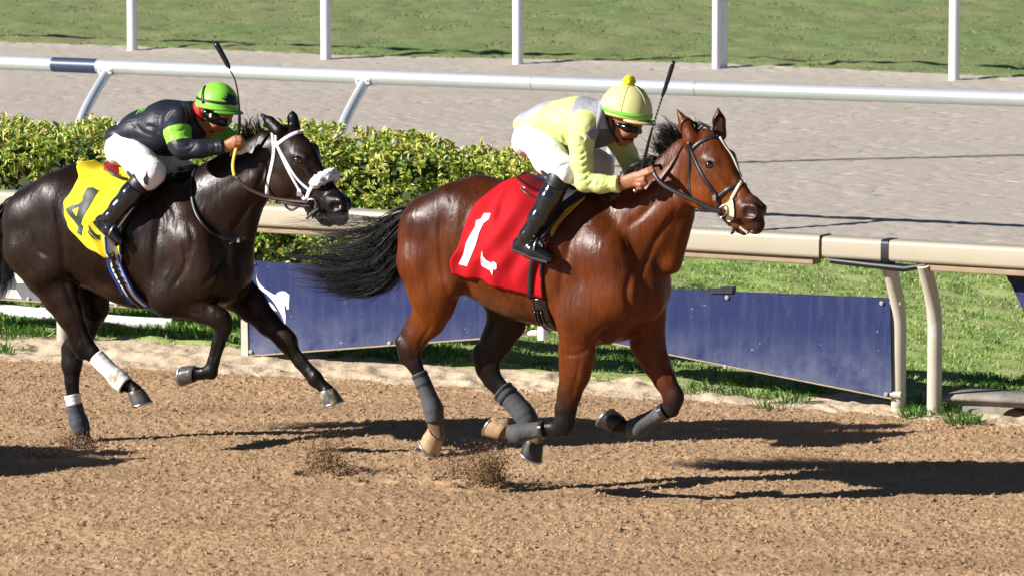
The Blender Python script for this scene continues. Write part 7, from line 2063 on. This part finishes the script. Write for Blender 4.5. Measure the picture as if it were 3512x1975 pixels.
for i_ in range(9):
    q0 = BAY.p(2240 + i_ * 3.6, 436 - i_ * 12.5, .196); w1.part("stud", *ball(q0, .0030, 6, 4), m_pale, parent=wp)
w1.finish()

# ---------------------------------------------------------------- rider of the dark horse
q_ = BLK.p
BLACK = (0.013, 0.015, 0.024); GRN = (0.25, 0.62, 0.055)
sp4 = dict(
    folds=[(qcl((660, 600), (600, 620), (540, 610)), .008, .008), (qcl((690, 690), (650, 720), (600, 720)), .010, .008), (qcl((720, 690), (700, 730), (660, 770)), .008, .008), (qcl((510, 600), (530, 530), (580, 480)), .012, .012), (qcl((840, 700), (845, 730), (840, 760)), .007, .006), (qcl((870, 700), (875, 730), (870, 760)), .007, .006),
           (qcl((480, 640), (440, 600), (380, 580)), .010, .014), (qcl((300, 560), (360, 620), (450, 660)), .009, .014), (qcl((260, 640), (320, 690), (400, 730)), .009, .012), (qcl((640, 470), (620, 440), (600, 430)), .008, .012)],
    folds_b=[(qcl((390, 830), (360, 870), (320, 900)), .010, .008), (qcl((420, 880), (380, 900), (350, 930)), .010, .008), (qcl((250, 700), (320, 720), (380, 760)), .008, .012), (qcl((180, 760), (230, 820), (280, 880)), .006, .012), (qcl((160, 690), (220, 700), (280, 720)), .008, .010)],
    torso=[((432, 462), (.135, 42)), ((492, 450), (.155, 70)), ((576, 440), (.178, 92)), ((645, 428), (.165, 78)), ((680, 410), (.09, 50)), ((700, 398), (.06, 38))],
    arm_n=[((602, 412, .165), (.058, 48)), ((608, 455, .20), 42), ((618, 495, .225), 38), ((632, 513, .24), 33), ((690, 512, .23), 28), ((768, 505, .20), 21), ((788, 500, .19), 19)],
    arm_f=[((690, 412, -.17), (.065, 48)), ((735, 450, -.21), 40), ((775, 478, -.235), 35), ((802, 505, -.24), 32), ((822, 512, -.16), 27), ((840, 510, -.08), 22)],
    pelvis=[((440, 468), (.135, 50)), ((428, 494), (.15, 56))],
    thigh_n=[((426, 502, .08), (.085, 56)), ((482, 562, .18), 54), ((520, 592, .245), 44), ((506, 616, .255), 38)],
    thigh_f=[((468, 498, -.08), (.085, 54)), ((570, 560, -.19), 50), ((640, 600, -.245), 40), ((640, 622, -.255), 35)],
    knee_cut_n=[(488, 630, .25), (466, 658, .25)], knee_cut_f=[(640, 624, -.25), (632, 650, -.25)],
    gaiter_n=[((508, 596, .25), 40), ((478, 634, .262), 36), ((462, 655, .27), 34)], gaiter_top_n=[(490, 612, .25), (504, 594, .25)],
    gaiter_f=[((640, 610, -.25), 34), ((630, 640, -.265), 34), ((618, 660, -.28), 32)], gaiter_top_f=[(640, 616, -.25), (646, 598, -.25)],
    shin_n=[((478, 632, .27), 36), ((448, 668, .29), 36), ((408, 712, .31), 30), ((382, 744, .32), 26)],
    shin_f=[((632, 640, -.27), 33), ((608, 690, -.29), 33), ((580, 740, -.31), 28), ((560, 765, -.32), 25)],
    foot_n=[((380, 748, .32), 26), ((350, 762, .32), (.032, 22)), ((378, 790, .325), (.040, 24)), ((408, 824, .325), (.030, 15))],
    foot_f=[((558, 768, -.32), 25), ((534, 782, -.32), (.032, 20)), ((562, 806, -.325), (.040, 22)), ((590, 835, -.325), (.030, 14))],
    boot_top_n=[(470, 636, .27), (486, 616, .27)], boot_top_f=[(628, 650, -.27), (636, 630, -.27)],
    sole_n=[(330, 764, .32), (352, 790, .32), (376, 812, .325), (404, 840, .325)], sole_f=[(520, 790, -.32), (555, 822, -.32), (590, 846, -.32)],
    wrist_n=[(770, 505, .20), (790, 500, .19)], wrist_f=[(834, 511, -.10), (846, 509, -.06)], collar=[(698, 402), (730, 388)],
    head=[((672, 412), (705, 400), (.055, 34), (.058, 38), .02), ((728, 375), (748, 378), (.072, 58), (.072, 58), .02),
          ((722, 405), (744, 425), (.062, 44), (.054, 34), .02), ((704, 425, .03), (716, 452, .01), (.04, 20), (.03, 16), .015),
          ((716, 448), (724, 456), (.030, 16), (.024, 12), .012), ((752, 425), (758, 438), (.014, 9), (.017, 9), .008),
          ((740, 446), (746, 448), (.020, 8), (.018, 7), .006), ((734, 455), (738, 456), (.020, 7), (.018, 7), .006), ((730, 432, .045), (742, 428, .045), (.018, 13), (.016, 10), .012),
          ((694, 372, .074), (692, 384, .076), (.012, 13), (.010, 8), .006)],
    head_sub=[((728, 452, .02), (750, 451, .0), (.026, 2.0), (.026, 2.0), .004)],
    hands=[dict(palm=[((774, 505, .20), (808, 488, .19), (.022, 20), (.024, 22))],
                fingers=[([(806, 476, .20), (824, 474, .19), (832, 482, .17), (824, 490, .16)], 9.0, 7.5), ([(808, 485, .205), (827, 483, .195), (834, 491, .175), (826, 498, .165)], 9.0, 7.5),
                         ([(806, 494, .205), (825, 493, .195), (831, 500, .175), (823, 506, .165)], 9.0, 7.5), ([(802, 503, .20), (818, 503, .19), (824, 510, .172), (816, 514, .165)], 8.2, 7.0),
                         ([(790, 492, .185), (806, 476, .165), (818, 470, .155), (826, 474, .15)], 9.5, 8.0)]),
           dict(palm=[((840, 510, -.08), (858, 503, -.05), (.018, 18), (.02, 20))],
                fingers=[([(858, 496, -.04), (872, 497, -.02), (870, 505, -.01)], 8.5, 7), ([(860, 504, -.04), (873, 505, -.02), (871, 512, -.01)], 8.5, 7), ([(859, 511, -.045), (871, 512, -.025), (868, 519, -.015)], 8.5, 7), ([(856, 518, -.05), (866, 519, -.03), (863, 525, -.02)], 7.5, 6.5), ([(850, 500, -.04), (860, 490, -.02), (868, 490, -.01)], 8.5, 7.5)])])
uA, uB = q_(608, 440, .21), q_(618, 500, .24)
vA, vB = q_(725, 440, -.20), q_(800, 505, -.24)
bT0, bT1 = q_(432, 462), q_(645, 428)
def col_black(V):
    C = np.tile(BLACK, (len(V), 1)).astype(float)
    for a, e, lo_, hi_, sg in ((uA, uB, -.02, .80, -1), (vA, vB, .10, .85, 1)):
        d = e - a; L_ = np.linalg.norm(d); t_ = ((V - a) @ d) / L_ ** 2
        dist = np.linalg.norm(V - a - np.clip(t_, 0, 1)[:, None] * d, axis=1)
        C[(t_ > lo_) & (t_ < hi_) & (dist < .105) & (sg * V[:, 1] > .135)] = GRN
    d = bT1 - bT0; t_ = ((V - bT0) @ d) / (d @ d)
    star = (t_ > .33) & (t_ < .50) & (np.abs(V[:, 1]) < .06 * (1 + .8 * np.sin(t_ * 110))) & (V[:, 2] > bT0[2] + d[2] * t_ + .09)
    C[star] = GRN
    return C
j4 = Thing("person", "jockey in black silks with green sleeve bands and bright green cap, riding the dark horse", "person", BLK, group="jockeys")
bd4, jk4, JT4 = build_jockey(j4, q_, KK, sp4, dict(silk=m_silk_b, colfn=col_black))
ck4 = dict(rf=76 * KK, ru=80 * KK, rl_=.115)
hp4, C4, w4, u4, r4, HB4 = cap(j4, q_, (745, 364), (.90, .42), (.10, -.99), ck4['rf'], ck4['ru'], ck4['rl_'], m_cap_g, bd4, low=1.66)
peak(j4, C4, w4, u4, r4, ck4['rf'], ck4['ru'], ck4['rl_'], 1.64, .035, m_cap_gd, hp4)
P, N = ring_at(C4, w4, u4, r4, **ck4, ph=1.32, off=.002)
j4.part("black_band", *ribbon(P, N, .016, .004), m_strap_b, parent=hp4)
P, N = ring_at(C4, w4, u4, r4, **ck4, ph=1.60, off=.001)
j4.part("edge_roll", *ribbon(P, N, .016, .006), m_cap_g, parent=hp4)
P, N = strap_px(BLK, [HB4], [(704, 298), (698, 312), (696, 335), (698, 355)], .02, off=.005)
if len(P) > 3: j4.part("goggle_strap", *ribbon(P, N, .020, .004), m_strap_b, parent=hp4)
spk = [(755, 336)]
import_spikes = [((765, 333), (762, 326)), ((771, 320), (766, 327)), ((778, 315), (775, 326)), ((787, 316), (783, 326)), ((795, 318), (791, 328)), ((804, 320), (799, 330)), ((811, 327), (805, 334)), ((816, 336), (808, 342)), ((817, 348), (810, 350)), ((816, 358), (808, 358))]
poly = [(755, 336), (768, 343), (774, 350), (768, 338)]
left_tips = [(758, 336), (763, 327), (772, 318), (777, 313), (785, 316), (793, 317), (802, 323), (810, 329), (814, 338), (816, 346), (815, 356)]
poly = []
cx_c, cy_c = 797, 349
for i_, tp_ in enumerate(left_tips):
    poly.append(tp_)
    if i_ < len(left_tips) - 1:
        nx_ = left_tips[i_ + 1]; mx_, my_ = (tp_[0] + nx_[0]) / 2, (tp_[1] + nx_[1]) / 2
        poly.append((mx_ + (cx_c - mx_) * .42, my_ + (cy_c - my_) * .42))
poly += [(806, 364), (795, 362), (783, 356)]
Vd, Fd_ = decal_px(BLK, [HB4], poly, .003, step=6)
j4.part("spiky_emblem", Vd, Fd_, m_strap_b, parent=hp4)
gog = [Prim(q_(708, 392, .070), q_(732, 405, .066), (.014, 16 * KK), (.022, 20 * KK), k=.01), Prim(q_(732, 405, .066), q_(765, 418, .030), (.022, 20 * KK), (.022, 19 * KK), k=.01), Prim(q_(765, 418, .030), q_(780, 418, -.02), (.022, 18 * KK), (.022, 17 * KK), k=.01), Prim(q_(780, 418, -.02), q_(776, 408, -.06), (.02, 17 * KK), (.016, 15 * KK), k=.01)]
gp4, gv, gf = garment(j4, "goggles", gog, 0.004, 0.0, m_goggle, bd4)
GT = bvh_of(gv, gf)
bh_ = cast_px(BLK, [GT], 723, 398, .003)
if bh_: j4.part("badge", *ball(bh_[0], (.011, .006, .014), 12, 8), m_pale, parent=gp4)
red = [Prim(q_(690, 362, .055), q_(688, 385, .06), (.03, 17 * KK), (.03, 16 * KK), k=.012), Prim(q_(688, 385, .06), q_(694, 402, .058), (.03, 16 * KK), (.022, 10 * KK), k=.012), Prim(q_(676, 368, .0), q_(686, 372, .05), (.05, 18 * KK), (.04, 18 * KK), k=.015)]
garment(j4, "bandana", red, 0.004, 0.0, m_red_band, bd4)
for pts in ([(700, 360), (704, 378), (712, 388)], [(690, 405), (698, 415), (708, 412)]): straps_on(j4, BLK, [JT4, GT], pts, .014, m_strap_b, "chin_strap", bd4, off=.006)
cl4 = bvh_of(jk4[1], jk4[2])
P, N = strap_px(BLK, [cl4], [(650, 352), (648, 372), (644, 392)], .02, off=.003)
if len(P) > 3: j4.part("collar", *ribbon(P, N, .020, .006), M("black_collar", BLACK, rough=0.4), parent=bd4)
panel_on(j4, BLK, [bvh_of(*surface(chain([(q_(482, 562, .18), 54 * KK), (q_(522, 592, .245), 42 * KK), (q_(520, 612, .255), 36 * KK)], k=.02), .006))], [(505, 590), (510, 612), (508, 636), (494, 626), (484, 620), (496, 610)], .004, .004, m_strap_b, "knee_patch", parent=bd4, step=6)
j4.finish()
w4_ = Thing("whip", "thin black riding whip with a broad flap, held up by the jockey in black", "whip", BLK)
wp = whip(w4_, BLK, [(799, 536, .155), (812, 495, .165), (820, 440, .17), (821, 385, .17), (817, 330, .17), (806, 276, .17), (786, 236, .17)], [.009, .010, .0105, .010, .0055, .005, .0045, .004], m_whip)
fl = catmull(np.array([BLK.p(788, 238, .17), BLK.p(766, 196, .17), BLK.p(739, 148, .17)]), 12)
w4_.part("flap", *ribbon(fl, np.tile([.3, -1.0, .1], (12, 1)), np.interp(np.linspace(0, 1, 12), [0, .15, .9, 1], [.014, .030, .036, .028]), .008), m_whip, parent=wp)
w4_.finish()
# ================================================================== DIRT THROWN UP BY THE HOOVES
def spray(name, label, px, py, n, w, h, lean, seed):
    r = np.random.default_rng(seed); g = ground(px, py)
    hgt = h * r.beta(1.3, 2.2, n); back = -np.abs(r.normal(0, w * .5, n)) * (0.3 + hgt / h) + r.normal(0, w * .25, n)
    side = r.normal(0, w * .22, n)
    P = g + back[:, None] * RAIL_DIR + side[:, None] * RAIL_OUT + np.stack([0 * hgt, 0 * hgt, hgt], 1) + (hgt * lean)[:, None] * RAIL_DIR
    S = (r.gamma(1.3, 0.0017, n)).clip(0.0007, 0.010) * (1.2 - .6 * hgt / h)
    V, T = crumbs(P, S, seed + 1)
    sheet(name, V, T, m_spray_dark, kind='stuff', smooth=False)
spray("flying_dirt", "", 1690, 1668, 6000, .20, .30, .25, 401)
spray("flying_dirt", "", 1590, 1640, 1800, .24, .22, .1, 403)
spray("flying_dirt", "", 1140, 1620, 4200, .28, .28, .3, 405)
spray("flying_dirt", "", 290, 1530, 1600, .26, .12, .2, 407)
spray("flying_dirt", "", 180, 1570, 900, .3, .08, .1, 409)

# ================================================================== THE NEXT PAIR, JUST BEYOND THE LEFT EDGE (their shadow falls into the picture)
def copy_tree(o, parent=None):
    c = o.copy(); COL.objects.link(c); c.parent = parent
    for ch in list(o.children): copy_tree(ch, c)
    return c
for src, lab in ((blk, "dark racehorse just beyond the left edge, its shadow reaching the dirt in view"), (j4, "jockey on the third horse, just beyond the left edge"), (sd4, "red saddle on the third horse, just beyond the left edge"), (c4, "yellow cloth on the third horse, just beyond the left edge")):
    c = copy_tree(src.root); c.location = c.location + Vector((-4.85, -1.15, 0)); c['label'] = lab
